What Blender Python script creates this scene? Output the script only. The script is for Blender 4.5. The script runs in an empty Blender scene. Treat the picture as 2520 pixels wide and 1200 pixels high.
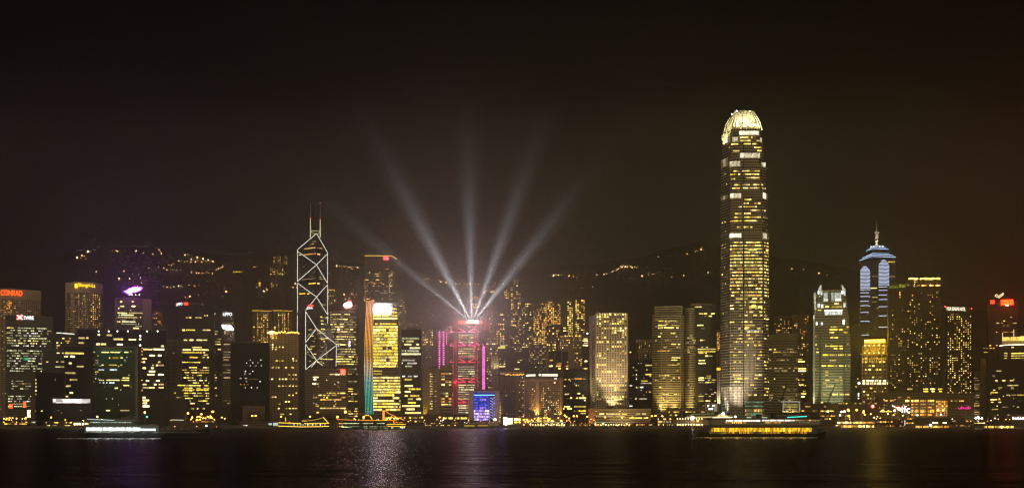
import bpy, bmesh, math, random
from mathutils import Vector, noise

# ------------------------------------------------------------------ camera, sky, exposure
SC = bpy.context.scene
COL = SC.collection
F, CX, HY, CH = 2750.0, 1260.0, 1033.0, 10.0      # focal length in photo pixels, image centre, horizon row, eye height
cam = bpy.data.cameras.new("camera")
cam.sensor_width = 36.0
cam.lens = 36.0 * F / 2520.0
cam.shift_y = (HY - 600.0) / 2520.0
cam.clip_start, cam.clip_end = 1.0, 30000.0
camo = bpy.data.objects.new("camera", cam)
camo.location = (0, 0, CH)
camo.rotation_euler = (math.radians(90), 0, 0)
COL.objects.link(camo)
SC.camera = camo

SC.view_settings.view_transform = 'Standard'
SC.view_settings.look = 'None'
SC.view_settings.exposure = 0.0
SC.view_settings.gamma = 1.0
cy = SC.cycles
cy.max_bounces, cy.diffuse_bounces, cy.glossy_bounces = 5, 2, 3
cy.transmission_bounces, cy.volume_bounces, cy.transparent_max_bounces = 2, 0, 4
cy.sample_clamp_direct, cy.sample_clamp_indirect = 14.0, 0.8
cy.use_denoising = True
cy.use_adaptive_sampling = False
cy.denoising_prefilter = 'NONE'
SC.cycles.filter_width = 1.3
cy.use_light_tree = True

def build_world():
    w = bpy.data.worlds.new("World")
    SC.world = w
    w.use_nodes = True
    nt = w.node_tree
    N, L = nt.nodes, nt.links
    bg = N["Background"]
    tc = N.new("ShaderNodeTexCoord")
    sp = N.new("ShaderNodeSeparateXYZ")
    L.new(tc.outputs["Generated"], sp.inputs[0])
    # city glow in the night air: brightest at the horizon, fading to a brown black overhead
    r = N.new("ShaderNodeValToRGB")
    e = r.color_ramp.elements
    e[0].position, e[0].color = 0.0, (0.095, 0.070, 0.050, 1)
    e[1].position, e[1].color = 1.0, (0.0010, 0.0007, 0.0006, 1)
    for p, c in ((0.12, (0.034, 0.0255, 0.019, 1)), (0.20, (0.0180, 0.0130, 0.0105, 1)), (0.29, (0.0040, 0.0029, 0.0025, 1)), (0.36, (0.0012, 0.0009, 0.0008, 1))):
        k = e.new(p); k.color = c
    L.new(sp.outputs[2], r.inputs[0])
    # tint from left (violet brown) over olive to red brown on the right
    mp = N.new("ShaderNodeMapRange")
    mp.inputs[1].default_value, mp.inputs[2].default_value = -0.45, 0.45
    L.new(sp.outputs[0], mp.inputs[0])
    r2 = N.new("ShaderNodeValToRGB")
    e = r2.color_ramp.elements
    e[0].position, e[0].color = 0.0, (0.45, 0.43, 0.52, 1)
    e[1].position, e[1].color = 1.0, (0.95, 0.42, 0.20, 1)
    for p, c in ((0.22, (0.55, 0.54, 0.60, 1)), (0.44, (1.25, 1.20, 1.20, 1)), (0.58, (1.2, 1.24, 0.78, 1)), (0.75, (1.08, 1.14, 0.52, 1)), (0.88, (0.98, 0.72, 0.38, 1))):
        k = e.new(p); k.color = c
    L.new(mp.outputs[0], r2.inputs[0])
    mul = N.new("ShaderNodeMix"); mul.data_type = 'RGBA'; mul.blend_type = 'MULTIPLY'
    mul.inputs[0].default_value = 1.0
    # thin low cloud makes the glow uneven
    cn = N.new("ShaderNodeTexNoise"); cn.inputs["Scale"].default_value = 3.2; cn.inputs["Detail"].default_value = 5; cn.inputs["Roughness"].default_value = .55
    L.new(tc.outputs["Generated"], cn.inputs["Vector"])
    cm = N.new("ShaderNodeMapRange"); cm.inputs[1].default_value, cm.inputs[2].default_value, cm.inputs[3].default_value, cm.inputs[4].default_value = .3, .7, .72, 1.34
    L.new(cn.outputs["Fac"], cm.inputs[0])
    c2 = N.new("ShaderNodeMix"); c2.data_type = 'RGBA'; c2.blend_type = 'MULTIPLY'; c2.inputs[0].default_value = 1.0
    L.new(r2.outputs[0], c2.inputs[6]); L.new(cm.outputs[0], c2.inputs[7])
    L.new(r.outputs[0], mul.inputs[6]); L.new(c2.outputs[2], mul.inputs[7])
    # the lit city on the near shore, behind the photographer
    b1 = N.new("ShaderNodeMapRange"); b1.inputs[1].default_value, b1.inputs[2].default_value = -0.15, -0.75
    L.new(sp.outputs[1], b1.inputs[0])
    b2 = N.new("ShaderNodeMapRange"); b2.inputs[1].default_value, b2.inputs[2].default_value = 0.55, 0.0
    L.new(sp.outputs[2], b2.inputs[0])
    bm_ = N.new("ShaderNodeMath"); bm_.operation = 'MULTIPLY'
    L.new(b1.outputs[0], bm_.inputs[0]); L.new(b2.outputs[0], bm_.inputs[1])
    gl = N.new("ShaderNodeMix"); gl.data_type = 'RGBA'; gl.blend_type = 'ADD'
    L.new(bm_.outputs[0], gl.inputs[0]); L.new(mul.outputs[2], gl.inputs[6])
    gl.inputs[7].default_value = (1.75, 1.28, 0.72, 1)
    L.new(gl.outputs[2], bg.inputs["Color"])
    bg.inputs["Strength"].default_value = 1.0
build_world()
HAZE_DENSITY = 1.9e-4

# ------------------------------------------------------------------ helpers
R = random.Random(7)
def X(px, Y): return (px - CX) / F * Y
def Z(py, Y): return CH + (HY - py) / F * Y
MATS = {}

def nm(name):
    m = bpy.data.materials.new(name)
    m.use_nodes = True
    return m, m.node_tree.nodes, m.node_tree.links, m.node_tree.nodes["Principled BSDF"]

def math_node(N, L, op, a, b=None, c=None):
    n = N.new("ShaderNodeMath"); n.operation = op
    for i, v in enumerate((a, b, c)):
        if v is None: continue
        if isinstance(v, (int, float)): n.inputs[i].default_value = v
        else: L.new(v, n.inputs[i])
    return n.outputs[0]

def plain(name, col, rough=0.7, metal=0.0, var=0.25, scale=0.15):
    if name in MATS: return MATS[name]
    m, N, L, P = nm(name)
    tc = N.new("ShaderNodeTexCoord")
    nz = N.new("ShaderNodeTexNoise"); nz.inputs["Scale"].default_value = scale; nz.inputs["Detail"].default_value = 5
    L.new(tc.outputs["Object"], nz.inputs["Vector"])
    mr = N.new("ShaderNodeMapRange"); mr.inputs[3].default_value, mr.inputs[4].default_value = 1 - var, 1 + var
    L.new(nz.outputs["Fac"], mr.inputs[0])
    mx = N.new("ShaderNodeMix"); mx.data_type = 'RGBA'; mx.blend_type = 'MULTIPLY'; mx.inputs[0].default_value = 1
    mx.inputs[6].default_value = (*col, 1)
    L.new(mr.outputs[0], mx.inputs[7])
    L.new(mx.outputs[2], P.inputs["Base Color"])
    P.inputs["Roughness"].default_value = rough
    P.inputs["Metallic"].default_value = metal
    MATS[name] = m
    return m

def emit(name, col, s, sample=False, vary=0.0, col2=None, pane=1.5):
    """A light source. vary: spread of brightness between windows; panes inside a window differ too."""
    if name in MATS: return MATS[name]
    m = bpy.data.materials.new(name); m.use_nodes = True
    nt = m.node_tree; N, L = nt.nodes, nt.links
    N.remove(N["Principled BSDF"])
    E = N.new("ShaderNodeEmission")
    L.new(E.outputs[0], N["Material Output"].inputs["Surface"])
    E.inputs[0].default_value = (*col, 1)
    E.inputs[1].default_value = s
    if vary:
        oi = N.new("ShaderNodeObjectInfo"); ge = N.new("ShaderNodeNewGeometry")
        a = math_node(N, L, 'FRACT', math_node(N, L, 'ADD', oi.outputs["Random"], math_node(N, L, 'MULTIPLY', ge.outputs["Random Per Island"], 7.31)))
        vm = N.new("ShaderNodeVectorMath"); vm.operation = 'MULTIPLY'; vm.inputs[1].default_value = (1 / pane, 1 / pane, 0.45)
        L.new(ge.outputs["Position"], vm.inputs[0])
        fl = N.new("ShaderNodeVectorMath"); fl.operation = 'FLOOR'; L.new(vm.outputs[0], fl.inputs[0])
        wn = N.new("ShaderNodeTexWhiteNoise"); L.new(fl.outputs[0], wn.inputs["Vector"])
        b = math_node(N, L, 'MULTIPLY_ADD', math_node(N, L, 'POWER', a, 2.0), 1.35 * vary, 1 - 0.78 * vary)
        c = math_node(N, L, 'MULTIPLY_ADD', wn.outputs["Value"], 1.1, 0.45)
        L.new(math_node(N, L, 'MULTIPLY', math_node(N, L, 'MULTIPLY', b, c), s), E.inputs[1])
        if col2:
            mx = N.new("ShaderNodeMix"); mx.data_type = 'RGBA'
            L.new(math_node(N, L, 'FRACT', math_node(N, L, 'MULTIPLY', a, 13.7)), mx.inputs[0])
            mx.inputs[6].default_value = (*col, 1); mx.inputs[7].default_value = (*col2, 1)
            L.new(mx.outputs[2], E.inputs[0])
    m.cycles.emission_sampling = 'FRONT' if sample else 'NONE'
    MATS[name] = m
    return m

def wallmat(col, glass=(0.012, 0.013, 0.014), pz=4.0, gz=0.5, bx=3.0, gx=1.0, z0=0.0, holes=0.0, rough=0.6):
    key = "facade_" + "_".join(f"{v:.3f}" for v in (*col, *glass, pz, gz, bx, gx, z0, holes, rough))
    if key in MATS: return MATS[key]
    m, N, L, P = nm("facade")
    tc = N.new("ShaderNodeTexCoord"); sp = N.new("ShaderNodeSeparateXYZ")
    L.new(tc.outputs["Object"], sp.inputs[0])
    fz = math_node(N, L, 'FRACT', math_node(N, L, 'ADD', math_node(N, L, 'DIVIDE', math_node(N, L, 'SUBTRACT', sp.outputs[2], z0), pz), 100.0))
    xy = math_node(N, L, 'ADD', sp.outputs[0], sp.outputs[1])
    fx = math_node(N, L, 'FRACT', math_node(N, L, 'ADD', math_node(N, L, 'DIVIDE', xy, bx), 100.0))
    if holes:
        dx = math_node(N, L, 'MULTIPLY', math_node(N, L, 'SUBTRACT', fx, 0.5), bx)
        dz = math_node(N, L, 'MULTIPLY', math_node(N, L, 'SUBTRACT', fz, 0.5), pz)
        d = math_node(N, L, 'SQRT', math_node(N, L, 'ADD', math_node(N, L, 'MULTIPLY', dx, dx), math_node(N, L, 'MULTIPLY', dz, dz)))
        mask = math_node(N, L, 'LESS_THAN', d, holes)
    else:
        mask = math_node(N, L, 'LESS_THAN', fz, gz)
        if gx < 1.0:
            mask = math_node(N, L, 'MULTIPLY', mask, math_node(N, L, 'LESS_THAN', fx, gx))
    nz = N.new("ShaderNodeTexNoise"); nz.inputs["Scale"].default_value = 0.05; nz.inputs["Detail"].default_value = 6
    L.new(tc.outputs["Object"], nz.inputs["Vector"])
    mr = N.new("ShaderNodeMapRange"); mr.inputs[3].default_value, mr.inputs[4].default_value = 0.7, 1.25
    L.new(nz.outputs["Fac"], mr.inputs[0])
    wc = N.new("ShaderNodeMix"); wc.data_type = 'RGBA'; wc.blend_type = 'MULTIPLY'; wc.inputs[0].default_value = 1
    wc.inputs[6].default_value = (*col, 1); L.new(mr.outputs[0], wc.inputs[7])
    mx = N.new("ShaderNodeMix"); mx.data_type = 'RGBA'
    L.new(mask, mx.inputs[0]); L.new(wc.outputs[2], mx.inputs[6]); mx.inputs[7].default_value = (*glass, 1)
    L.new(mx.outputs[2], P.inputs["Base Color"])
    L.new(math_node(N, L, 'MULTIPLY_ADD', mask, 0.18 - rough, rough), P.inputs["Roughness"])
    P.inputs["Specular IOR Level"].default_value = 0.14
    MATS[key] = m
    return m

def mobj(name, verts, faces, mat=None, parent=None, smooth=False):
    me = bpy.data.meshes.new(name)
    me.from_pydata([tuple(v) for v in verts], [], faces)
    me.update()
    if mat is not None: me.materials.append(mat)
    if smooth:
        me.polygons.foreach_set("use_smooth", [True] * len(me.polygons))
    o = bpy.data.objects.new(name, me)
    COL.objects.link(o)
    if parent is not None: o.parent = parent
    return o

def tag(o, label, cat, group=None, kind=None):
    o["label"] = label; o["category"] = cat
    if group: o["group"] = group
    if kind: o["kind"] = kind
    return o

def empty(name, loc, rz=0.0, label=None, cat=None, group=None):
    o = bpy.data.objects.new(name, None)
    o.location = loc; o.rotation_euler = (0, 0, rz)
    o.empty_display_size = 1.0
    COL.objects.link(o)
    if label: tag(o, label, cat, group)
    return o

class G:
    """geometry collector"""
    def __init__(s): s.v, s.f = [], []
    def box(s, x0, x1, y0, y1, z0, z1):
        n = len(s.v)
        s.v += [(x0, y0, z0), (x1, y0, z0), (x1, y1, z0), (x0, y1, z0), (x0, y0, z1), (x1, y0, z1), (x1, y1, z1), (x0, y1, z1)]
        s.f += [tuple(n + i for i in q) for q in ((0, 3, 2, 1), (4, 5, 6, 7), (0, 1, 5, 4), (1, 2, 6, 5), (2, 3, 7, 6), (3, 0, 4, 7))]
        return s
    def prism(s, pts, z0, z1):
        """vertical prism on a plan (counter-clockwise); z1 a number or one height per corner"""
        n, k = len(s.v), len(pts)
        zt = z1 if isinstance(z1, (list, tuple)) else [z1] * k
        s.v += [(x, y, z0) for x, y in pts] + [(x, y, zt[i]) for i, (x, y) in enumerate(pts)]
        for i in range(k):
            j = (i + 1) % k
            s.f.append((n + i, n + j, n + k + j, n + k + i))
        s.f.append(tuple(n + k + i for i in range(k)))
        s.f.append(tuple(n + i for i in reversed(range(k))))
        return s
    def loft(s, rings):
        n, k = len(s.v), len(rings[0])
        for r in rings: s.v += list(r)
        for a in range(len(rings) - 1):
            for i in range(k):
                j = (i + 1) % k
                s.f.append((n + a * k + i, n + a * k + j, n + (a + 1) * k + j, n + (a + 1) * k + i))
        s.f.append(tuple(n + (len(rings) - 1) * k + i for i in range(k)))
        s.f.append(tuple(n + i for i in reversed(range(k))))
        return s
    def tube(s, pts, r, seg=6):
        pts = [Vector(p) for p in pts]
        rs = r if isinstance(r, (list, tuple)) else [r] * len(pts)
        rings = []
        for i, p in enumerate(pts):
            d = (pts[min(i + 1, len(pts) - 1)] - pts[max(i - 1, 0)]).normalized()
            a = d.cross(Vector((0, 0, 1)))
            if a.length < 1e-3: a = d.cross(Vector((1, 0, 0)))
            a.normalize(); b = d.cross(a)
            rings.append([tuple(p + (a * math.cos(t) + b * math.sin(t)) * rs[i]) for t in (2 * math.pi * q / seg for q in range(seg))])
        return s.loft(rings)
    def ball(s, c, r, seg=8, rings=5, sz=1.0):
        n = len(s.v)
        s.v.append((c[0], c[1], c[2] - r * sz))
        for i in range(1, rings):
            t = math.pi * i / rings
            for q in range(seg):
                a = 2 * math.pi * q / seg
                s.v.append((c[0] + r * math.sin(t) * math.cos(a), c[1] + r * math.sin(t) * math.sin(a), c[2] - r * sz * math.cos(t)))
        s.v.append((c[0], c[1], c[2] + r * sz))
        for q in range(seg): s.f.append((n, n + 1 + (q + 1) % seg, n + 1 + q))
        for i in range(rings - 2):
            for q in range(seg):
                a, b = n + 1 + i * seg, n + 1 + (i + 1) * seg
                s.f.append((a + q, a + (q + 1) % seg, b + (q + 1) % seg, b + q))
        t = n + 1 + (rings - 1) * seg; a = n + 1 + (rings - 2) * seg
        for q in range(seg): s.f.append((t, a + q, a + (q + 1) % seg))
        return s
    def out(s, name, mat, parent=None, smooth=False): return mobj(name, s.v, s.f, mat, parent, smooth)

_UNIT = {}
def unit(mat, rnd=False):
    k = (mat.name, rnd)
    if k not in _UNIT:
        g = G()
        if rnd:
            pts = [(0.5 * math.cos(a), 0.5 * math.sin(a)) for a in (2 * math.pi * i / 14 for i in range(14))]
            n = 14
            g.v = [(x, -0.08, z) for x, z in pts] + [(x, 0.08, z) for x, z in pts]
            g.f = [tuple(range(n)), tuple(reversed(range(n, 2 * n)))] + [(i, i + n, (i + 1) % n + n, (i + 1) % n) for i in range(n)]
        else:
            g.box(-0.5, 0.5, -0.08, 0.08, -0.5, 0.5)
        me = bpy.data.meshes.new("window"); me.from_pydata(g.v, [], g.f); me.update(); me.materials.append(mat)
        _UNIT[k] = me
    return _UNIT[k]

# window light, as seen: yellow, amber, cream, white, greenish
W = dict(
    yel=emit("window_yellow", (1, .64, .04), 2.3, vary=0.9, col2=(1, .80, .24)),
    gold=emit("window_gold", (1, .66, .04), 2.4, vary=0.6, col2=(1, .78, .20), pane=1.1),
    amb=emit("window_amber", (1, .42, .06), 2.1, vary=0.9, col2=(1, .58, .14)),
    org=emit("window_orange", (1, .30, .03), 1.7, vary=0.7, col2=(1, .42, .06)),
    cream=emit("window_cream", (1, .80, .27), 2.4, vary=0.9, col2=(1, .72, .24)),
    wht=emit("window_white", (.93, .95, .88), 1.6, vary=0.9, col2=(1, .86, .60)),
    grn=emit("window_greenish", (.82, .88, .48), 1.2, vary=0.9, col2=(.95, .88, .42)),
    dim=emit("window_dim", (1, .64, .18), 0.62, vary=0.9, col2=(1, .75, .40)),
    cool=emit("window_cool", (.80, .95, 1.0), 1.7, vary=0.9),
    fire=emit("window_bright", (1, .88, .45), 4.5, vary=0.5, col2=(1, .75, .3)),
)
W.update(ambf=emit("window_amber_far", (1, .42, .05), 5.0, vary=0.9, col2=(1, .58, .12)), yelf=emit("window_yellow_far", (1, .64, .06), 5.0, vary=0.9, col2=(1, .78, .22)), orgf=emit("window_orange_far", (1, .32, .03), 4.5, vary=0.7, col2=(1, .45, .06)), goldf=emit("window_gold_far", (1, .66, .04), 5.0, vary=0.6), creamf=emit("window_cream_far", (1, .80, .30), 4.5, vary=0.9), dimf=emit("window_dim_far", (1, .60, .15), 1.5, vary=0.9))
def pick(mats, r):
    """mats: 'yel' or 'yel amb*2 cream' style weights"""
    ks, ws = [], []
    for t in mats.split():
        k, _, w = t.partition("*")
        ks.append(k); ws.append(float(w or 1))
    return W[r.choices(ks, ws)[0]]

class T:
    """A tower: an Empty at the foot of its front; x along the front, y into the block, z up."""
    def __init__(s, name, label, cat, px0, px1, ptop, Y, D=40, face=0.8, base=3.0, wall=None, mat=None, plan=None, sag=0.0, group=None, turn=0.0, pbot=None, nowall=False, roof=True):
        s.Y, s.base = Y, base
        s.r = random.Random(int(px0 * 13 + ptop * 7))
        pc = (px0 + px1) / 2
        s.xc = X(pc, Y)
        th = -math.atan2(s.xc, Y) * face + turn
        s.th, s.c, s.sn = th, math.cos(th), math.sin(th)
        s.root = empty(name, (s.xc, Y, base), th, label, cat, group)
        s.x0, s.x1 = s.lx(px0), s.lx(px1)
        s.W = s.x1 - s.x0
        s.H = s.lz(ptop, pc)
        s.yf = lambda x: 0.0
        s.wins = []
        w = dict(col=(.30, .25, .19), fp=8.0, gz=.5, bp=6.0, gx=1.0, holes=0.0, glass=(.012, .013, .014), rough=.6)
        w.update(wall or {})
        s.pz, s.bx, s.gz, s.gx = w["fp"] * Y / F, w["bp"] * Y / F, w["gz"], w["gx"]
        s.mat = mat or wallmat(w["col"], w["glass"], s.pz, w["gz"], s.bx, w["gx"], 0.0, w["holes"] * Y / F, w["rough"])
        s.wallcol = w["col"]
        s.D = D
        if sag:
            hw = max(abs(s.x0), abs(s.x1))
            s.yf = lambda x, hw=hw, sag=sag: sag * (x / hw) ** 2
        if plan == "curve":
            n = 14
            s.plan = [(s.x0 + s.W * i / n, s.yf(s.x0 + s.W * i / n)) for i in range(n + 1)] + [(s.x1, D), (s.x0, D)]
        elif plan:
            s.plan = plan
        else:
            s.plan = [(s.x0, 0), (s.x1, 0), (s.x1, D), (s.x0, D)]
        z0 = 0.0 if pbot is None else s.lz(pbot, pc)
        if not nowall:
            s.wall = G().prism(s.plan, z0, s.H).out("wall", s.mat, s.root)
            if roof:
                a = s.r.uniform(.15, .35)
                g = G().box(s.x0 + s.W * a, s.x1 - s.W * s.r.uniform(.15, .35), D * .3, D * .75, s.H - .05, s.H + s.r.uniform(1.5, 3.5))
                g.out("plant_room", plain("roof_plant", (.16, .13, .10)), s.root)
    def lx(s, px):
        dx = (px - CX) / F
        return (dx * s.Y - s.xc) / (s.c - dx * s.sn)
    def lz(s, py, px=None):
        x = s.lx(px) if px is not None else 0.0
        return CH + (HY - py) / F * (s.Y + x * s.sn) - s.base
    def zc(s, k): return (k + s.gz * .5) * s.pz
    def win(s, x0, x1, z0, z1, mat, rnd=False, name="window", off=.02):
        if x1 - x0 < .05 or z1 - z0 < .05: return
        s.wins.append((x0, x1, z0, z1, mat, rnd, name, off, s.yf))
    def pw(s, px0, px1, py0, py1, mat, rnd=False, name="window", off=.02):
        pc = (px0 + px1) / 2
        s.win(s.lx(px0), s.lx(px1), s.lz(py1, pc), s.lz(py0, pc), W[mat] if isinstance(mat, str) else mat, rnd, name, off)
    def rows(s, mat, h, *rows):
        """explicit lit storeys: (py, px0, px1, px0, px1 ...)"""
        for r in rows:
            py = r[0]
            for a, b in zip(r[1::2], r[2::2]):
                m = pick(mat, s.r)
                s.pw(a, b, py - h / 2, py + h / 2, m)
    def office(s, px0, px1, py0, py1, mats, p=.7, fill=.6, run=(3, 14), gap=(2, 10), hh=.72):
        xa, xb = s.lx(px0), s.lx(px1)
        za, zb = s.lz(py1, (px0 + px1) / 2), s.lz(py0, (px0 + px1) / 2)
        k0, k1 = int(za / s.pz), int(zb / s.pz)
        m = s.Y / F
        for k in range(k0, k1):
            if s.r.random() > p: continue
            z = s.zc(k); h = s.gz * s.pz * hh
            x = xa
            mat = pick(mats, s.r)
            while x < xb - .3 * m:
                l = min(s.r.uniform(*run) * m, xb - x)
                if s.r.random() < fill:
                    if s.r.random() < .3: mat = pick(mats, s.r)
                    s.win(x, x + l, z - h / 2, z + h / 2, mat)
                    x += l + s.r.uniform(.3, 1.5) * m
                else:
                    x += s.r.uniform(*gap) * m
    def grid(s, px0, px1, py0, py1, nx, ny, p, mats, fw=.6, fh=.55, rnd=False, clump=.0, pfun=None):
        xa, xb = s.lx(px0), s.lx(px1)
        za, zb = s.lz(py1, (px0 + px1) / 2), s.lz(py0, (px0 + px1) / 2)
        dx, dz = (xb - xa) / nx, (zb - za) / ny
        for j in range(ny):
            for i in range(nx):
                q = p
                if clump: q = p * (1 + clump * 2.2 * noise.noise(Vector((i * .42 + xa, j * .3, s.Y * .1))))
                if pfun: q = pfun(i, ny - 1 - j)
                if s.r.random() > q: continue
                x, z = xa + (i + .5) * dx, za + (j + .5) * dz
                w, h = dx * fw * s.r.uniform(.8, 1.1), dz * fh * s.r.uniform(.85, 1.1)
                if rnd: w = h = min(dx, dz) * fw
                s.win(x - w / 2, x + w / 2, z - h / 2, z + h / 2, pick(mats, s.r), rnd)
    def box(s, name, px0, px1, py0, py1, y0, y1, mat):
        pc = (px0 + px1) / 2
        return G().box(s.lx(px0), s.lx(px1), y0, y1, s.lz(py1, pc), s.lz(py0, pc)).out(name, mat, s.root)
    def line(s, name, pts, r, mat, y=-.5, seg=6, yf=None):
        """a tube along photo points on the front"""
        P = []
        for px, py in pts:
            x = s.lx(px)
            P.append((x, (yf(x) if yf else s.yf(x)) + y, s.lz(py, px)))
        return G().tube(P, r, seg).out(name, mat, s.root)
    def text(s, body, px0, px1, py0, py1, mat, name="sign", y=-.8, tilt=0.0, parent=None):
        pc = (px0 + px1) / 2
        return text_mesh(body, name, mat, parent or s.root, s.lx(px0), s.lx(px1), s.lz(py1, pc), s.lz(py0, pc), (lambda x: s.yf(x) + y), tilt)
    def lamp(s, px, py, y, r, mat, name="roof_lamp"):
        x = s.lx(px)
        return G().ball((x, y, s.lz(py, px)), r).out(name, mat, s.root)
    def P(s, px, py, y):
        """world point in front of (y<0) or behind the facade"""
        x = s.lx(px); z = s.lz(py, px)
        return Vector((s.xc + x * s.c - y * s.sn, s.Y + x * s.sn + y * s.c, z + s.base))
    def done(s):
        ws = sorted(s.wins, key=lambda w: -(w[1] - w[0]) * (w[3] - w[2]))
        count = {}
        rest = []
        for w in ws:
            n = w[6]
            if count.get(n, 0) >= 100: rest.append(w); continue
            count[n] = count.get(n, 0) + 1
            x = (w[0] + w[1]) / 2
            o = bpy.data.objects.new(n, unit(w[4], w[5]))
            o.parent = s.root
            d = (w[8](x + .2) - w[8](x - .2)) / .4
            o.location = (x, w[8](x) - .08 - w[7], (w[2] + w[3]) / 2)
            o.rotation_euler = (0, 0, math.atan(d))
            o.scale = (w[1] - w[0], 1, w[3] - w[2])
            COL.objects.link(o)
        if rest:
            byn = {}
            for w in rest: byn.setdefault(w[6], []).append(w)
            for n, l in byn.items():
                me = bpy.data.meshes.new(n); v, f, mi, slots = [], [], [], []
                for w in l:
                    u = unit(w[4], w[5])
                    if w[4] not in slots: slots.append(w[4])
                    x = (w[0] + w[1]) / 2; d = math.atan((w[8](x + .2) - w[8](x - .2)) / .4); cd, sd = math.cos(d), math.sin(d)
                    k = len(v)
                    for q in u.vertices:
                        a, b, e = q.co[0] * (w[1] - w[0]), q.co[1], q.co[2] * (w[3] - w[2])
                        v.append((x + a * cd - b * sd, w[8](x) - .08 - w[7] + a * sd + b * cd, (w[2] + w[3]) / 2 + e))
                    for q in u.polygons:
                        f.append(tuple(k + i for i in q.vertices)); mi.append(slots.index(w[4]))
                me.from_pydata(v, [], f); me.update()
                for m in slots: me.materials.append(m)
                me.polygons.foreach_set("material_index", mi)
                o = bpy.data.objects.new(n, me); o.parent = s.root; o["kind"] = "stuff"
                COL.objects.link(o)
        return s

def text_mesh(body, name, mat, parent, x0, x1, z0, z1, yf, tilt=0.0, depth=.5):
    cu = bpy.data.curves.new(name, 'FONT'); cu.body = body; cu.extrude = .12; cu.resolution_u = 3
    t = bpy.data.objects.new(name, cu); COL.objects.link(t)
    me = bpy.data.meshes.new_from_object(t)
    bpy.data.objects.remove(t); bpy.data.curves.remove(cu)
    xs = [v.co.x for v in me.vertices]; ys = [v.co.y for v in me.vertices]
    ax, bx_, ay, by = min(xs), max(xs), min(ys), max(ys)
    for v in me.vertices:
        u, q, d = (v.co.x - ax) / (bx_ - ax), (v.co.y - ay) / (by - ay), v.co.z
        x = x0 + u * (x1 - x0)
        v.co = (x, yf(x) - d * depth / .12 * .5, z0 + q * (z1 - z0) + tilt * (u - .5) * (z1 - z0))
    me.name = name
    me.materials.clear(); me.materials.append(mat)
    o = bpy.data.objects.new(name, me); o.parent = parent; COL.objects.link(o)
    return o

def spot(loc, to, watts, deg, col=(1, .85, .5), blend=.6, size=.5):
    l = bpy.data.lights.new("floodlight", 'SPOT'); l.energy = watts; l.color = col
    l.spot_size = math.radians(deg); l.spot_blend = blend; l.shadow_soft_size = size
    o = bpy.data.objects.new("floodlight", l)
    o.location = loc
    o.rotation_euler = (Vector(to) - Vector(loc)).to_track_quat('-Z', 'Y').to_euler()
    COL.objects.link(o)
    return o
def point(loc, watts, col=(1, .6, .2), size=.6):
    l = bpy.data.lights.new("lamp_light", 'POINT'); l.energy = watts; l.color = col; l.shadow_soft_size = size
    o = bpy.data.objects.new("lamp_light", l); o.location = loc; COL.objects.link(o)
    return o

# ------------------------------------------------------------------ ground, water, hills
SHORE = 1390.0
def structure(o): o["kind"] = "structure"; return o

def water_material():
    # a wind-ruffled harbour: black water under a weak mirror (a rough sea returns only a small part of the light at a glancing view)
    m, N, L, P0 = nm("harbour_water")
    P = N.new("ShaderNodeBsdfAnisotropic"); P.inputs["Color"].default_value = (.14, .125, .13, 1)
    P.inputs["Roughness"].default_value = .16
    P0.inputs["Base Color"].default_value = (.003, .004, .005, 1); P0.inputs["Specular IOR Level"].default_value = 0.0; P0.inputs["Roughness"].default_value = 1.0
    ad = N.new("ShaderNodeAddShader"); L.new(P0.outputs[0], ad.inputs[0]); L.new(P.outputs[0], ad.inputs[1]); L.new(ad.outputs[0], N["Material Output"].inputs["Surface"])
    tc = N.new("ShaderNodeTexCoord")
    mp = N.new("ShaderNodeMapping"); mp.inputs["Scale"].default_value = (.075, .11, 1)
    L.new(tc.outputs["Object"], mp.inputs["Vector"])
    n1 = N.new("ShaderNodeTexNoise"); n1.inputs["Scale"].default_value = 1.0; n1.inputs["Detail"].default_value = 6; n1.inputs["Roughness"].default_value = .58; n1.inputs["Distortion"].default_value = .6
    L.new(mp.outputs[0], n1.inputs["Vector"])
    mp2 = N.new("ShaderNodeMapping"); mp2.inputs["Scale"].default_value = (.012, .03, 1)
    L.new(tc.outputs["Object"], mp2.inputs["Vector"])
    n2 = N.new("ShaderNodeTexNoise"); n2.inputs["Scale"].default_value = 1.0; n2.inputs["Detail"].default_value = 3
    L.new(mp2.outputs[0], n2.inputs["Vector"])
    h = math_node(N, L, 'MULTIPLY_ADD', n2.outputs["Fac"], 2.0, n1.outputs["Fac"])
    b = N.new("ShaderNodeBump"); b.inputs["Strength"].default_value = 1.0; b.inputs["Distance"].default_value = 1.6
    L.new(h, b.inputs["Height"]); L.new(b.outputs[0], P.inputs["Normal"])
    # calmer and rougher patches drift across the harbour
    mr = N.new("ShaderNodeMapRange"); mr.inputs[3].default_value, mr.inputs[4].default_value = .21, .30
    L.new(n2.outputs["Fac"], mr.inputs[0]); L.new(mr.outputs[0], P.inputs["Roughness"])
    return m
structure(mobj("harbour_water", [(-3200, -300, 0), (3200, -300, 0), (3200, SHORE + 2, 0), (-3200, SHORE + 2, 0)], [(0, 1, 2, 3)], water_material()))
g = G().box(-3200, 3200, SHORE, 2460, -3, 2.9)
structure(g.out("ground", plain("street_asphalt", (.055, .05, .045), .85)))
g = G().box(-3200, 3200, SHORE - 1.2, SHORE + 9, -3, 3.1)
structure(g.out("seawall", plain("seawall_stone", (.12, .105, .085), .85, scale=.4)))

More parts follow.
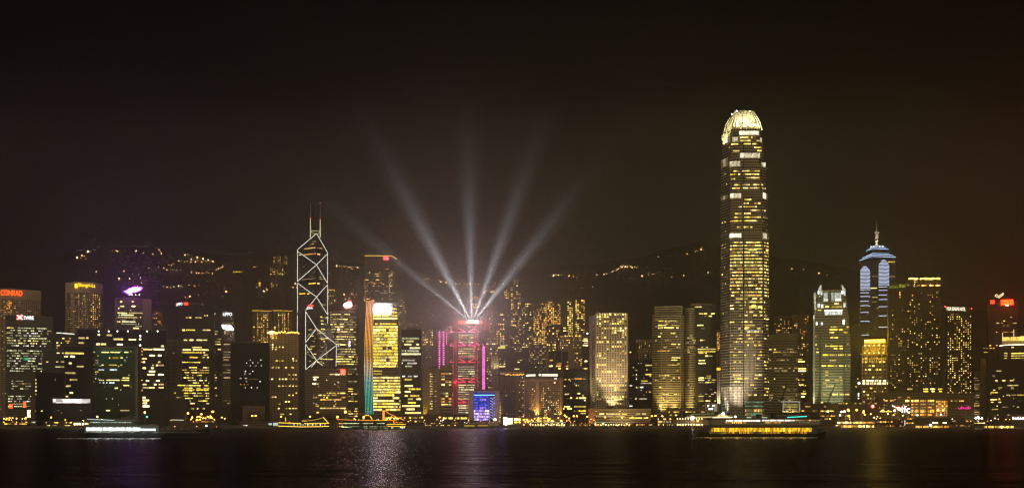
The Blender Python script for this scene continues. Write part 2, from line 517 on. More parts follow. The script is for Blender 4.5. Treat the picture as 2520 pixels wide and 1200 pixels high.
RIDGE = [(-400, 720), (0, 668), (180, 622), (290, 606), (420, 606), (560, 622), (690, 612), (850, 642), (1000, 655), (1150, 652), (1300, 660), (1450, 650), (1560, 636), (1650, 610), (1730, 596), (1830, 612), (1950, 640), (2080, 660), (2250, 720), (2400, 760), (2560, 800), (3000, 850)]
def ridge(px):
    for (a, b), (c, d) in zip(RIDGE, RIDGE[1:]):
        if px <= c:
            t = max(0, (px - a) / (c - a)); t = t * t * (3 - 2 * t)
            return b + (d - b) * t
    return RIDGE[-1][1]
YR = 3350.0
def hill_z(x, y):
    px = CX + x / y * F
    top = CH + (HY - ridge(px)) / F * YR
    t = (y - 2380) / (YR - 2380)
    if t <= 0: return 2.8
    if t <= 1: s = t * .55 + .45 * t * t * (3 - 2 * t)
    else: s = max(0, 1 - (t - 1) * 1.1)
    n = noise.fractal(Vector((x * .004, y * .004, 0)), 1.0, 2.0, 5)
    n2 = noise.noise(Vector((x * .03, y * .03, 4)))
    return 2.8 + (top - 2.8) * s + (22 * n * min(1, t * 3) + 4 * n2 * min(1, t * 6)) * (1 - .75 * max(0, 1 - abs(t - 1) * 6))
nx, ny = 260, 70
v, f = [], []
for j in range(ny + 1):
    y = 2380 + 2000 * j / ny
    for i in range(nx + 1):
        x = -2900 + 5800 * i / nx
        v.append((x, y, hill_z(x, y)))
for j in range(ny):
    for i in range(nx):
        a = j * (nx + 1) + i
        f.append((a, a + 1, a + nx + 2, a + nx + 1))
structure(mobj("hills", v, f, plain("wooded_slope", (.12, .105, .08), .95, var=.6, scale=.06), smooth=True))

def on_hill(px, py):
    """where the line of sight through a photo point meets the slope"""
    y = 2385.0
    while y < YR + 40:
        x, z = X(px, y), Z(py, y)
        if hill_z(x, y) >= z: return x, y, hill_z(x, y)
        y += 6
    x = X(px, YR)
    return x, YR, hill_z(x, YR)

# ------------------------------------------------------------------ sign and lamp light
S_RED = emit("sign_red", (1, .05, .02), 3.2)
S_ORANGE = emit("sign_orange", (1, .10, .01), 3.5)
S_YEL = emit("sign_yellow", (1, .62, .02), 3.0)
S_WHT = emit("sign_white", (.95, 1, .95), 3.0)
S_GLARE = emit("led_board", (1, .88, .97), 1000.0, sample=True)
S_DRAGON = emit("sign_violet_white", (.42, .10, 1.0), 50.0, sample=True)
S_PINKISH = emit("sign_pink_edge", (1.0, .05, .30), 12.0)
S_CREAM = emit("sign_cream", (1, .88, .62), 3.2)
S_HOT = emit("sign_hot", (1, .42, .40), 60.0, sample=True)
S_COSCO = emit("sign_red_glow", (1, .006, .002), 28.0, sample=True)
S_GRN = emit("sign_green", (.02, .55, .18), .8)
T_WHT = emit("tube_white", (1, .98, .84), 1.7)
T_BLUE = emit("tube_blue_white", (.66, .74, 1.0), 1.6)
T_PINK = emit("tube_pink", (1, .12, .34), 3.2)
T_MAG = emit("tube_magenta", (1, .16, .62), 2.8)
T_RED = emit("tube_red", (1, .05, .09), 2.6)
T_YEL = emit("tube_yellow", (1, .60, .06), 1.6)
T_DIMG = emit("tube_pale_green", (.62, .66, .34), .8)
L_AMB = emit("lamp_amber", (1, .42, .05), 12.0)
L_AMB2 = emit("lamp_amber_soft", (1, .45, .08), 7.0)
L_WHT = emit("lamp_white", (1, .93, .75), 11.0)
L_RED = emit("lamp_red", (1, .05, .02), 9.0)
L_GRN = emit("lamp_green", (.05, 1, .45), 5.0)
L_HILL = emit("lamp_far", (1, .44, .07), 14.0, vary=.9, col2=(1, .80, .45))
L_BEAM = emit("searchlight_lens", (.95, .97, 1.0), 40.0)
ROOF = plain("roof_grey", (.12, .105, .085))
METAL = plain("painted_metal", (.35, .34, .31), .4, .6)
DARK = plain("dark_metal", (.03, .03, .03), .5, .3)
BEIGE = plain("beige_stone", (.42, .34, .25))

# ------------------------------------------------------------------ towers, left to right
HOTEL = dict(col=(.42, .35, .27), fp=5.2, gz=.55, bp=6.5, gx=.62)
def stripes(b, n, px0, px1, py0, py1, y=-.9, r=.35, mat=None):
    g = G()
    for i in range(n):
        x = b.lx(px0 + (px1 - px0) * i / (n - 1))
        g.box(x - r, x + r, b.yf(x) + y, b.yf(x) + .2, b.lz(py1, px0), b.lz(py0, px0))
    return g.out("facade_rib", mat or BEIGE, b.root)

b = T("hotel_tower", "curved beige hotel tower with red serif letters on its plain crown, at left edge", "hotel tower", -45, 99, 712, 1900, 45, wall=HOTEL, plan="curve", sag=16)
b.box("crown_band", 18, 22, 735, 736, -1.2, 0, BEIGE)
g = G().prism([(x, y - 1.0) for x, y in b.plan[:15]] + [(b.x1, 20), (b.x0, 20)], b.lz(735, 30), b.H + 1.0); g.out("crown", plain("crown_beige", (.44, .36, .27)), b.root)
b.text("CONRAD", 2, 55, 714, 727, S_ORANGE, y=-2.2)
b.grid(-20, 98, 740, 785, 22, 9, .22, "org*2 dim*3 amb", .5, .4, clump=1)
b.grid(10, 30, 738, 770, 4, 7, .55, "org", .6, .5)
b.grid(0, 20, 790, 1030, 5, 44, .10, "org dim*4 yel", .6, .4)
b.done()

b = T("office_tower", "wide office tower with greenish window rows, red and white flag sign on top", "office tower", 15, 128, 777, 1740, 34, wall=dict(col=(.16, .16, .13), fp=6.2, gz=.5, bp=4, gx=.8))
b.box("roof_screen", 15, 37, 777, 789, -.6, 6, plain("dark_panel", (.04, .04, .04)))
b.box("sign_board", 41, 57, 775, 786, -1.2, -.3, S_RED)
g = G(); 
x0, x1, z0, z1 = b.lx(41), b.lx(57), b.lz(786, 49), b.lz(775, 49)
for s in (0, 1):
    pts = [(x0, z0), (x0 + (x1 - x0) * .22, z0), (x1, z1), (x1 - (x1 - x0) * .22, z1)] if s == 0 else [(x0, z1), (x1 - (x1 - x0) * .22, z0), (x1, z0), (x0 + (x1 - x0) * .22, z1)]
    n = len(g.v); g.v += [(x, -1.45 - .1 * s, z) for x, z in pts] + [(x, -1.25 - .1 * s, z) for x, z in pts]
    g.f += [(n, n + 1, n + 2, n + 3), (n + 7, n + 6, n + 5, n + 4), (n, n + 4, n + 5, n + 1), (n + 1, n + 5, n + 6, n + 2), (n + 2, n + 6, n + 7, n + 3), (n + 3, n + 7, n + 4, n)]
g.out("sign_emblem", S_WHT, b.root)
b.text("SWIRE", 59, 83, 777, 786, S_WHT)
b.office(17, 114, 790, 905, "grn*4 wht cream", .85, .55, (2, 9), (2, 6))
b.office(20, 110, 905, 1000, "grn*4 wht dim", .6, .5, (2, 8), (2, 8))
b.office(116, 127, 792, 900, "grn dim*2", .5, .4, (2, 5))
b.pw(58, 71, 879, 886, S_GRN, name="sign_panel")
b.pw(22, 26, 993, 1004, S_ORANGE, name="sign_panel"); b.pw(28, 31, 993, 1004, S_ORANGE, name="sign_panel"); b.pw(58, 64, 988, 1002, S_ORANGE, name="sign_panel")
b.pw(67, 75, 1008, 1026, W["fire"])
b.done()

b = T("hotel_tower", "rounded beige hotel tower with yellow cursive letters above amber dotted windows", "hotel tower", 158, 251, 695, 1960, 42, wall=dict(col=(.42, .34, .25), fp=5.0, gz=.55, bp=7, gx=.6), plan="curve", sag=20)
g = G().prism([(x, y - .9) for x, y in b.plan[:15]] + [(b.x1, 25), (b.x0, 25)], b.lz(720, 204), b.H + 1.0); g.out("crown", plain("crown_beige", (.44, .36, .27)), b.root)
b.text("Shangri-La", 193, 234, 697, 708, S_YEL, y=-2.0)
b.box("sign_emblem", 184, 191, 698, 708, -2.2, -1.4, S_YEL)
b.grid(165, 222, 724, 806, 13, 17, .36, "amb*2 dim*3 cream", .34, .4, clump=.6)
b.grid(222, 246, 722, 806, 5, 17, .58, "amb*3 yel", .45, .5, clump=.5)
b.done()

b = T("office_tower", "grey tower crowned by a glowing violet flame-shaped emblem", "office tower", 283, 373, 733, 1900, 40, wall=dict(col=(.17, .14, .13), fp=5.6, gz=.5, bp=4, gx=.85))
b.box("side_pier", 283, 287, 731, 1000, -1.2, 0, plain("grey_pier", (.2, .18, .16)))
b.box("side_pier", 352, 373, 737, 1000, -1.2, 0, plain("grey_pier", (.2, .18, .16)))
b.rows("cream", 3.2, (742, 296, 301, 324, 329), (753, 296, 306, 324, 333), (758, 291, 294), (763, 320, 323))
b.rows("cream grn", 2.6, (769.5, 289, 313, 318, 351), (774.5, 292, 295, 298, 329), (780.5, 289, 338, 345, 347), (786, 298, 310, 328, 333), (791, 288, 296, 300, 334), (796.5, 298, 336, 340, 342), (802, 333, 349), (807, 328, 342))
# flying emblem: a long curled flame with a spiky back
pts = [(306, 716), (311, 719), (316, 722), (322, 723), (326, 719), (333, 718), (339, 716), (344, 714), (347, 711), (348, 708), (344, 706), (341, 709), (339, 704.5), (335, 708), (332, 705), (330, 709), (326, 706.5), (324, 710), (319, 709.5), (314, 714)]
def plate(b, pts, y0, y1, name, mat, grow=1.0):
    cx, cz = sum(p[0] for p in pts) / len(pts), sum(p[1] for p in pts) / len(pts)
    P = [(b.lx(cx + (px - cx) * grow), b.lz(cz + (py - cz) * grow, px)) for px, py in pts]
    n = len(P); g = G()
    g.v = [(x, y0, z) for x, z in P] + [(x, y1, z) for x, z in P]
    g.f = [tuple(range(n)), tuple(reversed(range(n, 2 * n)))] + [(i, n + i, n + (i + 1) % n, (i + 1) % n) for i in range(n)]
    return g.out(name, mat, b.root)
plate(b, pts, -1.6, -.6, "emblem", S_DRAGON)
plate(b, pts, -.55, -.35, "emblem_edge", emit("sign_violet_edge", (.30, .03, 1.0), 2.6), 1.22)
plate(b, pts[5:16], -.75, -.58, "emblem_edge", emit("sign_pink_edge2", (1.0, .04, .42), 3.0), 1.26)
for px in (319, 325, 334, 343): b.lamp(px, 725, -1, .7, L_WHT)
for px in (312, 345): b.box("emblem_mast", px - .5, px + .5, 715, 734, -.2, .4, DARK)
b.done()
point(b.P(312, 714, -12), 0.8e4, (.45, .12, 1.0), 1.0)
point(b.P(342, 708, -12), 1.6e4, (1.0, .06, .35), 1.0)

b = T("apartment_tower", "small apartment tower with dim amber windows right of the violet emblem tower", "apartment tower", 373, 402, 768, 2060, 25, wall=dict(col=(.2, .16, .12), fp=5, gz=.5, bp=5, gx=.6))
b.grid(374, 400, 769, 800, 6, 8, .42, "amb*2 org yel", .6, .4); b.done()

# government complex: a gate of two slabs under a bridge slab
GOV = dict(glass=(.014, .012, .012), rough=.9, col=(.022, .02, .02), fp=8.2, gz=.55, bp=4, gx=.9)
b = T("government_block", "dark gate-shaped government complex with a bridge slab over a green glazed opening", "government building", 190, 408, 811, 1520, 30, wall=GOV, pbot=856)
g = G().box(b.lx(340), b.lx(408), 0, 30, 0, b.lz(856, 340)); g.out("east_wing", b.mat, b.root)
g = G().box(b.lx(190), b.lx(229), 0, 30, 0, b.lz(856, 200)); g.out("west_wing", b.mat, b.root)
fr = plain("gate_frame", (.22, .21, .19))
b.box("gate_frame", 229, 231.5, 852, 1030, -1.5, 3, fr); b.box("gate_frame", 333, 339, 852, 1030, -1.5, 3, fr); b.box("gate_frame", 231.5, 333, 852, 855, -1.5, 3, fr)
b.rows("cream*3 fire", 4.2, (823, 240, 246), (824, 262, 276), (834, 279, 303), (846, 237, 246, 248, 261), (847, 288, 302), (831, 193, 209, 212, 218), (843, 193, 207))
b.rows("cream", 3, (835, 317, 335))
b.rows("cream*2 fire*2", 3.6, (859, 352, 375, 378, 404), (851, 396, 403), (874, 368, 381, 389, 397), (882, 351, 361), (890, 352, 357, 389, 395), (898, 374, 379, 384, 389, 392, 403), (905, 351, 359, 372, 378), (913, 366, 382), (921, 362, 380, 389, 403), (936, 359, 367, 384, 393), (945, 351, 361, 379, 385, 390, 403), (953, 351, 365, 366, 380, 390, 403), (977, 351, 358), (984, 351, 367), (991, 351, 362))
b.pw(351, 368, 996, 1001, W["fire"])
for py in (826, 834.5, 849): b.lamp(345, py, -1, 1.1, L_WHT, "wall_lamp")
for py in (856, 864, 872, 882, 890, 935, 960): b.lamp(349.5, py, -1, .45, L_AMB2, "wall_lamp")
for px in (243, 268, 289, 315, 362, 388): b.lamp(px, 814.5, -1, .8, L_WHT)
b.done()
b = T("office_tower", "green glass office block seen through the dark gate building's opening", "office block", 226, 345, 840, 1600, 34, wall=dict(col=(.10, .13, .09), fp=5.6, gz=.6, bp=5, gx=.9, glass=(.02, .04, .025)))
b.rows("cream yel", 2.6, (866, 250, 268, 272, 296, 306, 316), (879.5, 268, 271, 277, 291, 296, 302), (897.5, 250, 255, 268, 288, 296, 301), (934.5, 244, 256, 262, 294, 299, 318), (929, 302, 318), (947.5, 304, 318), (954, 282, 290), (1009, 296, 318, 261, 271))
b.rows("cool", 3, (909, 242, 256, 270, 288), (941, 244, 248, 253, 257, 261, 264, 269, 282))
b.office(231, 243, 866, 975, "grn dim*2 yel", .7, .6, (3, 8))
b.grid(244, 325, 860, 1006, 16, 20, .05, "wht grn*2", .4, .4)
b.done()
point(b.P(270, 830, -28), 3.0e4, (.25, 1.0, .35), 2.0)

b = T("government_block", "black office slab with scattered lit rooms standing in front of the gate building", "government building", 158, 229, 852, 1478, 26, wall=dict(glass=(.011, .01, .01), rough=.9, col=(.014, .013, .013), fp=8.2, gz=.5, bp=4))
b.rows("cream*3 yel fire", 4, (868.5, 161, 206), (876.5, 158, 161, 163, 167, 173, 184), (893, 169, 176), (901, 189, 206), (917, 161, 186), (933.5, 171, 190), (949, 158, 174), (965.5, 171, 180), (974.5, 159, 168))
b.done()
b = T("office_block", "low grey block under a white roof light strip beside the beige dotted hotel", "office block", 128, 194, 819, 1680, 26, wall=dict(col=(.10, .085, .075), fp=6, gz=.5, bp=5, gx=.8))
b.line("roof_light", [(139, 818.5), (152, 818.8)], .7, T_WHT, -.8); b.line("roof_light", [(154, 819.2), (183, 821.5)], .7, T_WHT, -.8)
b.rows("amb yel cream", 2.6, (832, 153, 159, 169, 174), (838.5, 160, 174), (843, 139, 143, 150, 152, 164, 169), (849.5, 139, 148), (855, 138, 143)); b.done()
b = T("office_block", "grey green glass block lower behind the black legislature hall", "office block", 104, 162, 862, 1600, 30, wall=dict(col=(.10, .11, .095), fp=5.5, gz=.6, bp=4, glass=(.03, .035, .03)))
b.rows("grn cream", 2.4, (868, 140, 146, 152, 158), (889.5, 113, 119, 138, 143, 150, 158), (902, 136, 149, 151, 158), (922, 154, 158)); b.done()
b = T("legislature_block", "black slanted-roof block with five small lights up its left wall", "public building", 77, 160, 916, 1450, 22, wall=dict(glass=(.01, .01, .01), rough=.9, col=(.012, .011, .011), fp=9, gz=.4, bp=9, gx=.3), roof=False)
b.box("side_wall", 77, 87, 917, 1030, -1.2, 0, plain("brown_stone", (.09, .07, .06)))
for py in (934, 942, 951, 960, 969): b.pw(87.5, 89.5, py - 2, py + 2, "cream")
b.pw(135.5, 137, 930, 936, "dim"); b.rows("yel", 2.5, (1010, 86, 89, 101, 105)); b.done()
b = T("legislature_hall", "low dark hall with a brilliant white glowing roof drum at its top", "public building", 124, 231, 978, 1432, 17, wall=dict(col=(.035, .03, .028), fp=12, gz=.3, bp=8, gx=.4), roof=False)
b.pw(130, 222, 980.5, 991, emit("roof_drum_glow", (1, .95, .85), 1.5, vary=.5, pane=6), name="roof_drum"); b.pw(155, 200, 982, 990, emit("roof_drum_core", (1, .97, .9), 2.6, vary=.4, pane=5), name="roof_drum", off=.3)
b.rows("dim wht", 2, (1009, 141, 146, 197, 200), (1015, 150, 153)); b.done()

b = T("office_tower", "plain grey slab tower between the gate building and the yellow lit twin tower", "office tower", 404, 447, 838, 1660, 28, wall=dict(col=(.12, .095, .075), fp=9, gz=.55, bp=14, gx=.5), face=.9)
b.rows("dim yel", 2.4, (868, 425, 429), (947, 437, 447), (966, 428, 433), (977, 434, 445)); b.done()
b = T("office_tower", "tall dark faceted tower with white letters and red slanted logo at its top", "office tower", 438, 528, 748, 1760, 38, wall=dict(col=(.07, .055, .045), fp=6.3, gz=.5, bp=5), face=.9)
b.box("bay", 449, 515, 790, 1030, -4, 0, b.mat); b.yf = lambda x: -4.0
b.yf = lambda x: 0.0
b.text("LIPPO", 434, 449, 745, 752, S_WHT, tilt=.3, y=-4)
b.pw(453, 463, 744, 751, S_RED, name="sign_logo", off=4)
yo = 4.1
def rows_off(b, mat, h, off, *rows):
    for r in rows:
        for a, c in zip(r[1::2], r[2::2]): b.pw(a, c, r[0] - h / 2, r[0] + h / 2, pick(mat, b.r), off=off)
rows_off(b, "yel*2 gold cream", 3.0, 0.1, (781, 457, 464, 466, 471, 481, 497), (776, 503, 505, 509, 511), (794, 486, 497))
rows_off(b, "yel*2 gold cream", 3.2, yo, (812, 449, 455, 458, 460, 462, 480, 499, 506, 508, 518), (836.5, 452, 461, 467, 476, 484, 498, 500, 510), (854.5, 473, 497), (860.5, 450, 470, 475, 514), (867, 449, 498, 500, 505), (873, 500, 512), (879, 467, 487, 498, 504, 510, 514))
bk = b.yf; b.yf = lambda x: -4.0
b.office(449, 515, 882, 1000, "yel*3 gold amb cream", .85, .5, (2, 12), (2, 9)); 
b.rows("gold", 2.6, (958.5, 451, 479, 483, 514))
b.done(); b.yf = bk
b = T("office_tower", "faceted tower right of its taller twin, white letters over a bright media panel", "office tower", 525, 577, 768, 1820, 36, wall=dict(col=(.085, .07, .06), fp=6.3, gz=.5, bp=5), face=.9)
b.box("bay", 547, 576, 772, 1000, -3, 0, wallmat((.26, .22, .17), (.06, .06, .06), 4.0, .5, 3.0, 1.0))
b.text("LIPPO", 549, 571, 769, 777, S_WHT, y=-4); b.text("O", 526, 529.5, 768, 775, S_WHT, y=-1.5)
plate(b, [(546, 799), (560, 801), (568, 800), (571, 805), (575, 807), (575, 813), (556, 811), (547, 807)], -4.2, -3.3, "media_screen", emit("media_white", (1, .93, 1), 6))
b.yf = lambda x: -3.1
b.grid(550, 575, 793, 798, 5, 2, .6, "dim cream", .8, .35); b.grid(551, 575, 813, 838, 5, 7, .65, "wht dim*2 cream", .85, .3)
b.office(550, 575, 840, 1000, "dim*4 yel", .5, .7, (8, 20)); b.yf = lambda x: -.1
b.office(526, 545, 800, 990, "dim*2 cream yel", .45, .4, (2, 8)); b.done()

def twin(px0, px1, lab):
    b = T("apartment_tower", lab, "apartment tower", px0, px1, 766, 2260, 26, wall=dict(col=(.22, .18, .13), fp=4.5, gz=.5, bp=6, gx=.5), group="twin apartment towers with gold roof bars")
    b.box("roof_bar", px0 - 2, px1 + 1, 763, 766, -1.6, 6, ROOF)
    b.line("roof_light", [(px0 - 1, 764), (px0 + 18, 763.6)], .6, T_YEL, -1.8); b.line("roof_light", [(px0 + 18, 764.2), (px1, 765)], .45, T_YEL, -1.8)
    c = (px0 + px1) / 2
    cols = [c - 11, c - 1, c + 4, c + 13]
    for i, x in enumerate(cols):
        for k in range(18):
            if b.r.random() < .9: b.pw(x - 1, x + 1.2, 770 + k * 4.1, 771.9 + k * 4.1, pick("amb*3 yel", b.r))
    for k in range(18):
        for x in (c - 6, c + 8, c - 20):
            if b.r.random() < .22: b.pw(x - 2, x + 2, 770 + k * 4.1, 772 + k * 4.1, pick("amb yel", b.r))
    b.done()
twin(621, 669, "left of two twin apartment towers with columns of amber dots under a gold roof bar")
twin(674, 719, "right of two twin apartment towers with columns of amber dots, over the bulb-lit hotel")

b = T("office_block", "broad black headquarters block with a few tiny white windows", "office block", 567, 663, 843, 1500, 30, wall=dict(col=(.011, .0105, .011), fp=7, gz=.5, bp=5, gx=.8, glass=(.008, .008, .009), rough=.9))
for y, xs in ((885, (616, 642)), (892, (607, 622, 635)), (899, (616, 630, 643)), (913, (604, 622)), (919, (603, 615)), (930, (591, 593, 604, 607)), (938, (607, 640)), (953, (604, 619, 633))):
    for x in xs: b.pw(x - 1.3, x + 1.3, y - 1.1, y + 1.1, "wht")
b.rows("org amb", 2, (945, 591, 593, 600, 602, 609, 611)); b.rows("dim", 1.2, (931.5, 612, 632)); b.done()
b = T("office_block", "low brown stone building with a recessed blind front by the black block", "office block", 597, 650, 999, 1428, 20, mat=plain("brown_stone2", (.10, .075, .055)), roof=False)
b.box("cornice", 596, 651, 999, 1002, -1.2, 0, plain("brown_trim", (.16, .12, .09))); b.box("recess", 607, 640, 1012, 1040, -.4, 0, DARK); b.done()

b = T("hotel_tower", "beige hotel slab with a regular grid of small dark windows and glowing roof bulbs", "hotel tower", 664, 735, 822, 1580, 32, wall=dict(col=(.40, .31, .18), fp=5.35, gz=.42, bp=8.4, gx=.45), face=.95)
b.box("corner_pier", 664, 666.5, 824, 1000, -.8, 0, plain("pale_pier", (.5, .42, .3)))
for i in range(26):
    px = 659 + 76 * i / 25; big = px < 684
    b.lamp(px, 817.5 + b.r.uniform(-2, 2), -1 + b.r.uniform(0, 4), 1.3 if big and i % 2 else .7, L_AMB if i % 3 or big else L_AMB2)
b.lamp(668, 818, -2, 2.4, emit("lamp_hot_amber", (1, .5, .15), 40), "floodlamp")
fp = 8.0 ; 
for y, xs in ((831, (671, 680)), (847.5, (671,)), (853.5, (671, 680, 688, 696)), (858.7, (671, 679)), (887, (681, 688, 695, 722, 729)), (903.5, (671, 680, 686, 704, 720)), (921.5, (712, 722, 728)), (932, (670, 688, 696, 704, 713, 721, 729)), (949, (687, 696, 704, 713, 721, 729)), (966, (729,)), (971.5, (712, 721)), (976, (671, 678)), (987.5, (704, 711)), (993, (688,)), (1004, (686, 705, 713, 721, 728)), (881.5, (721,)) ):
    for x in xs:
        w = b.r.uniform(1.3, 2.8); b.pw(x - w, x + w, y - 1.5, y + 1.5, pick("yel*3 cream amb", b.r))
b.rows("cream yel", 2.5, (1018, 690, 700, 712, 717)); b.done()

# ------------------------------------------------------------------ the cross-braced tower
b = T("braced_tower", "dark glass tower outlined by white diagonal light tubes with two thin masts", "office tower", 732, 806, 622, 1880, 40, face=0, nowall=True)
dk = wallmat((.075, .065, .058), (.02, .02, .022), 2.9, .55, 3.0, .9)
# upper shaft: a prism with its edge (row 779) towards us
Lx, Fx, Rx = b.lx(732), b.lx(779), b.lx(806)
LY, RY = 26.0, 17.0
def up_y(x): return (Fx - x) / (Fx - Lx) * LY if x < Fx else (x - Fx) / (Rx - Fx) * RY
def lzz(py, px, y): return CH + (HY - py) / F * (b.Y + y) - b.base
bx = lambda px, y: (px - CX) / F * (b.Y + y) - b.xc       # photo column at a given depth
Lp, Rp = (bx(732, LY), LY), (bx(806, RY), RY); Fp = (bx(779, 0), 0)
Bp = (Fp[0] + 4, LY + RY + 14)
G().prism([Fp, Rp, Bp, Lp], 0, [lzz(575, 779, 0), lzz(622, 806, RY), lzz(640, 790, 50), lzz(614, 732, LY)]).out("upper_shaft", dk, b.root)
# lower shaft in front, reaching further right
lo = -16.0
F2 = (bx(779, lo), lo); L2 = (bx(752, lo + 14), lo + 14); R2 = (bx(828, lo + 24), lo + 24)
G().prism([F2, R2, (F2[0] + 2, lo + 50), L2], 0, [lzz(732, 779, lo), lzz(848, 828, lo + 24), lzz(760, 790, lo + 50), lzz(765, 752, lo + 14)]).out("lower_shaft", dk, b.root)
def seg3(px, py, tier):
    if tier == 0:
        t = (779 - px) / 47 if px < 779 else (px - 779) / 27
        y = (LY if px < 779 else RY) * t
    else:
        t = (779 - px) / 27 if px < 779 else (px - 779) / 49
        y = lo + (14 if px < 779 else 24) * t
    y -= .9
    return (bx(px, y), y, lzz(py, px, y))
TUBES = [(0, (732, 614), (779, 574)), (0, (779, 574), (806, 621)), (0, (732, 618), (779, 651)), (0, (779, 651), (806, 624)), (0, (732, 614), (732, 692)), (0, (806, 622), (806, 697)),
         (0, (779, 651), (732, 692)), (0, (779, 651), (806, 697)), (0, (732, 696), (779, 730)), (0, (806, 700), (779, 730)), (0, (732, 696), (732, 768)), (0, (806, 700), (806, 774)), (0, (732, 775), (731.5, 817)),
         (1, (779, 730), (752, 764)), (0, (779, 730), (806, 774)), (1, (752, 766), (779, 808)), (0, (806, 778), (783, 805)), (1, (752, 766), (752, 842)), (0, (806, 778), (806, 830)),
         (1, (779, 808), (752, 842)), (1, (779, 808), (828, 847)), (1, (752, 846), (779, 886)), (1, (779, 886), (828, 849)), (1, (752, 846), (752, 908)), (1, (828, 849), (827, 901)),
         (1, (779, 886), (753, 908)), (1, (779, 886), (795, 899)), (1, (779, 886), (766, 903)), (1, (750.5, 930), (750.5, 975))]
for t, a, c in TUBES:
    G().tube([seg3(*a, t), seg3(*c, t)], .36, 6).out("light_tube", T_WHT, b.root)
for a, c in (((783, 815), (804, 851)), ((804, 853), (785, 880)), ((754, 830), (771, 814)), ((754, 868), (776, 883)), ((804, 853), (804, 890))):
    G().tube([seg3(*a, 1), seg3(*c, 1)], .32, 5).out("light_tube", T_DIMG, b.root)
yy = 14
for px, top, lit in ((764, 500, 538), (788, 499, 540)):
    x = bx(px, yy)
    G().tube([(x, yy, lzz(584, px, yy)), (x, yy, lzz(lit, px, yy))], [.9, .6]).out("mast_base", emit("mast_lit", (.90, .88, .45), 1.0), b.root)
    G().tube([(x, yy, lzz(lit, px, yy)), (x, yy, lzz(top, px, yy))], [.5, .3]).out("mast", plain("mast_metal", (.5, .45, .4)), b.root)
    G().ball((x, yy - .8, lzz(lit, px, yy)), .5).out("beacon", L_RED, b.root)
G().ball((bx(788, yy), yy - .5, lzz(499, 788, yy)), .5).out("beacon", L_RED, b.root)
g = G()
for a, c in (((764, 567), (788, 569)), ((764, 569), (775, 576)), ((788, 570), (782, 576))):
    g.tube([(bx(a[0], yy), yy, lzz(a[1], a[0], yy)), (bx(c[0], yy), yy, lzz(c[1], c[0], yy))], .4)
g.out("mast_frame", emit("mast_lit", (.90, .88, .45), 1.0), b.root)
# windows follow the folded faces
def bw(px0, px1, py, h, m, tier=0):
    p = (px0 + px1) / 2
    a, c = seg3(px0, py, tier), seg3(px1, py, tier)
    o = bpy.data.objects.new("window", unit(W[m])); o.parent = b.root
    o.location = ((a[0] + c[0]) / 2, (a[1] + c[1]) / 2 + .55, (a[2] + c[2]) / 2)
    o.rotation_euler = (0, 0, math.atan2(c[1] - a[1], c[0] - a[0]))
    o.scale = (math.hypot(c[0] - a[0], c[1] - a[1]), 1, h * b.Y / F)
    COL.objects.link(o)
for y, h, m, *s in ((610.5, 2.4, "amb", 749, 776, 781, 795), (625, 2.6, "amb", 747, 777, 781, 787), (594, 1.6, "dim", 768, 777, 780, 783), (697, 2.4, "yel", 759, 777, 781, 786), (722, 2.6, "yel", 736, 751, 756, 761), (679, 1.6, "dim", 763, 771), (686, 1.4, "dim", 744, 776, 786, 796), (681, 1.6, "dim", 785, 791), (656, 1.6, "dim", 746, 749, 790, 793), (627, 1.6, "wht", 736, 741), (705, 1.8, "dim", 737, 740), (716, 1.4, "dim", 768, 774), (728, 1.8, "dim", 750, 754), (749, 1.8, "dim", 792, 801), (740, 1.5, "dim", 753, 755), (600, 1.4, "dim", 766, 772)):
    for a, c in zip(s[::2], s[1::2]): bw(a, c, y, h, m, 0)
rb = random.Random(5)
for k in range(52):
    y = 775 + rb.random() * 125; x = rb.uniform(755, 800); w = rb.uniform(2, 10)
    if x < 779 < x + w or not (755 < x < 818): continue
    bw(x, x + w, y, 1.7, rb.choice(("dim", "dim", "yel", "cream")), 1)
for y, a, c in ((883, 787, 820), (832, 784, 796), (851, 764, 776), (858, 758, 768), (889, 788, 793)): bw(a, c, y, 2.0, "yel", 1)
b.text("CPA", 760, 775, 758, 763, S_WHT, y=-20.5)
b.box("sign_board", 763, 776, 752.5, 757, -20.2, -19.4, S_RED)
b.done()

b = T("office_tower", "dim slab half hidden behind the cross-braced tower's left edge", "office tower", 733, 756, 766, 1990, 25, wall=dict(col=(.12, .10, .08), fp=6, gz=.5, bp=5))
b.office(734, 755, 775, 1020, "dim*4 yel cream", .7, .5, (2, 8)); b.line("sign", [(741, 768), (747, 768)], 1.1, T_YEL, -.8); b.done()

b = T("office_tower", "round-fronted office tower with many lit bands and a glaring pink white sign", "office tower", 808, 882, 748, 1990, 40, wall=dict(col=(.15, .12, .105), fp=6.1, gz=.5, bp=4), plan="curve", sag=13)
plate(b, [(846, 749), (850, 745), (860, 742.5), (866, 746), (866, 753), (860, 756), (850, 756), (846, 753)], -2.0, -1.0, "sign", S_HOT)
plate(b, [(852, 744), (858, 738), (865, 740), (867, 744)], -1.0, -.5, "sign_crest", emit("sign_rose", (1, .08, .12), 5))
b.office(812, 876, 757, 860, "cream*3 dim*2 yel", .97, .72, (4, 18), (2, 8))
b.office(826, 880, 862, 925, "yel dim*2", .7, .7, (6, 24)); b.office(848, 880, 930, 1020, "yel cream dim", .6, .6, (3, 14))
b.rows("fire", 3, (847.5, 837, 850)); b.pw(832, 834.5, 844, 852, "wht"); b.pw(858, 862, 838, 852, emit("sign_strip", (1, .9, .95), 4), name="sign_strip")
for px, py in ((808, 804), (833, 810)): b.lamp(px, py, -2, 1.7, emit("lamp_rose", (1, .42, .34), 16), "wall_lamp")
b.done()

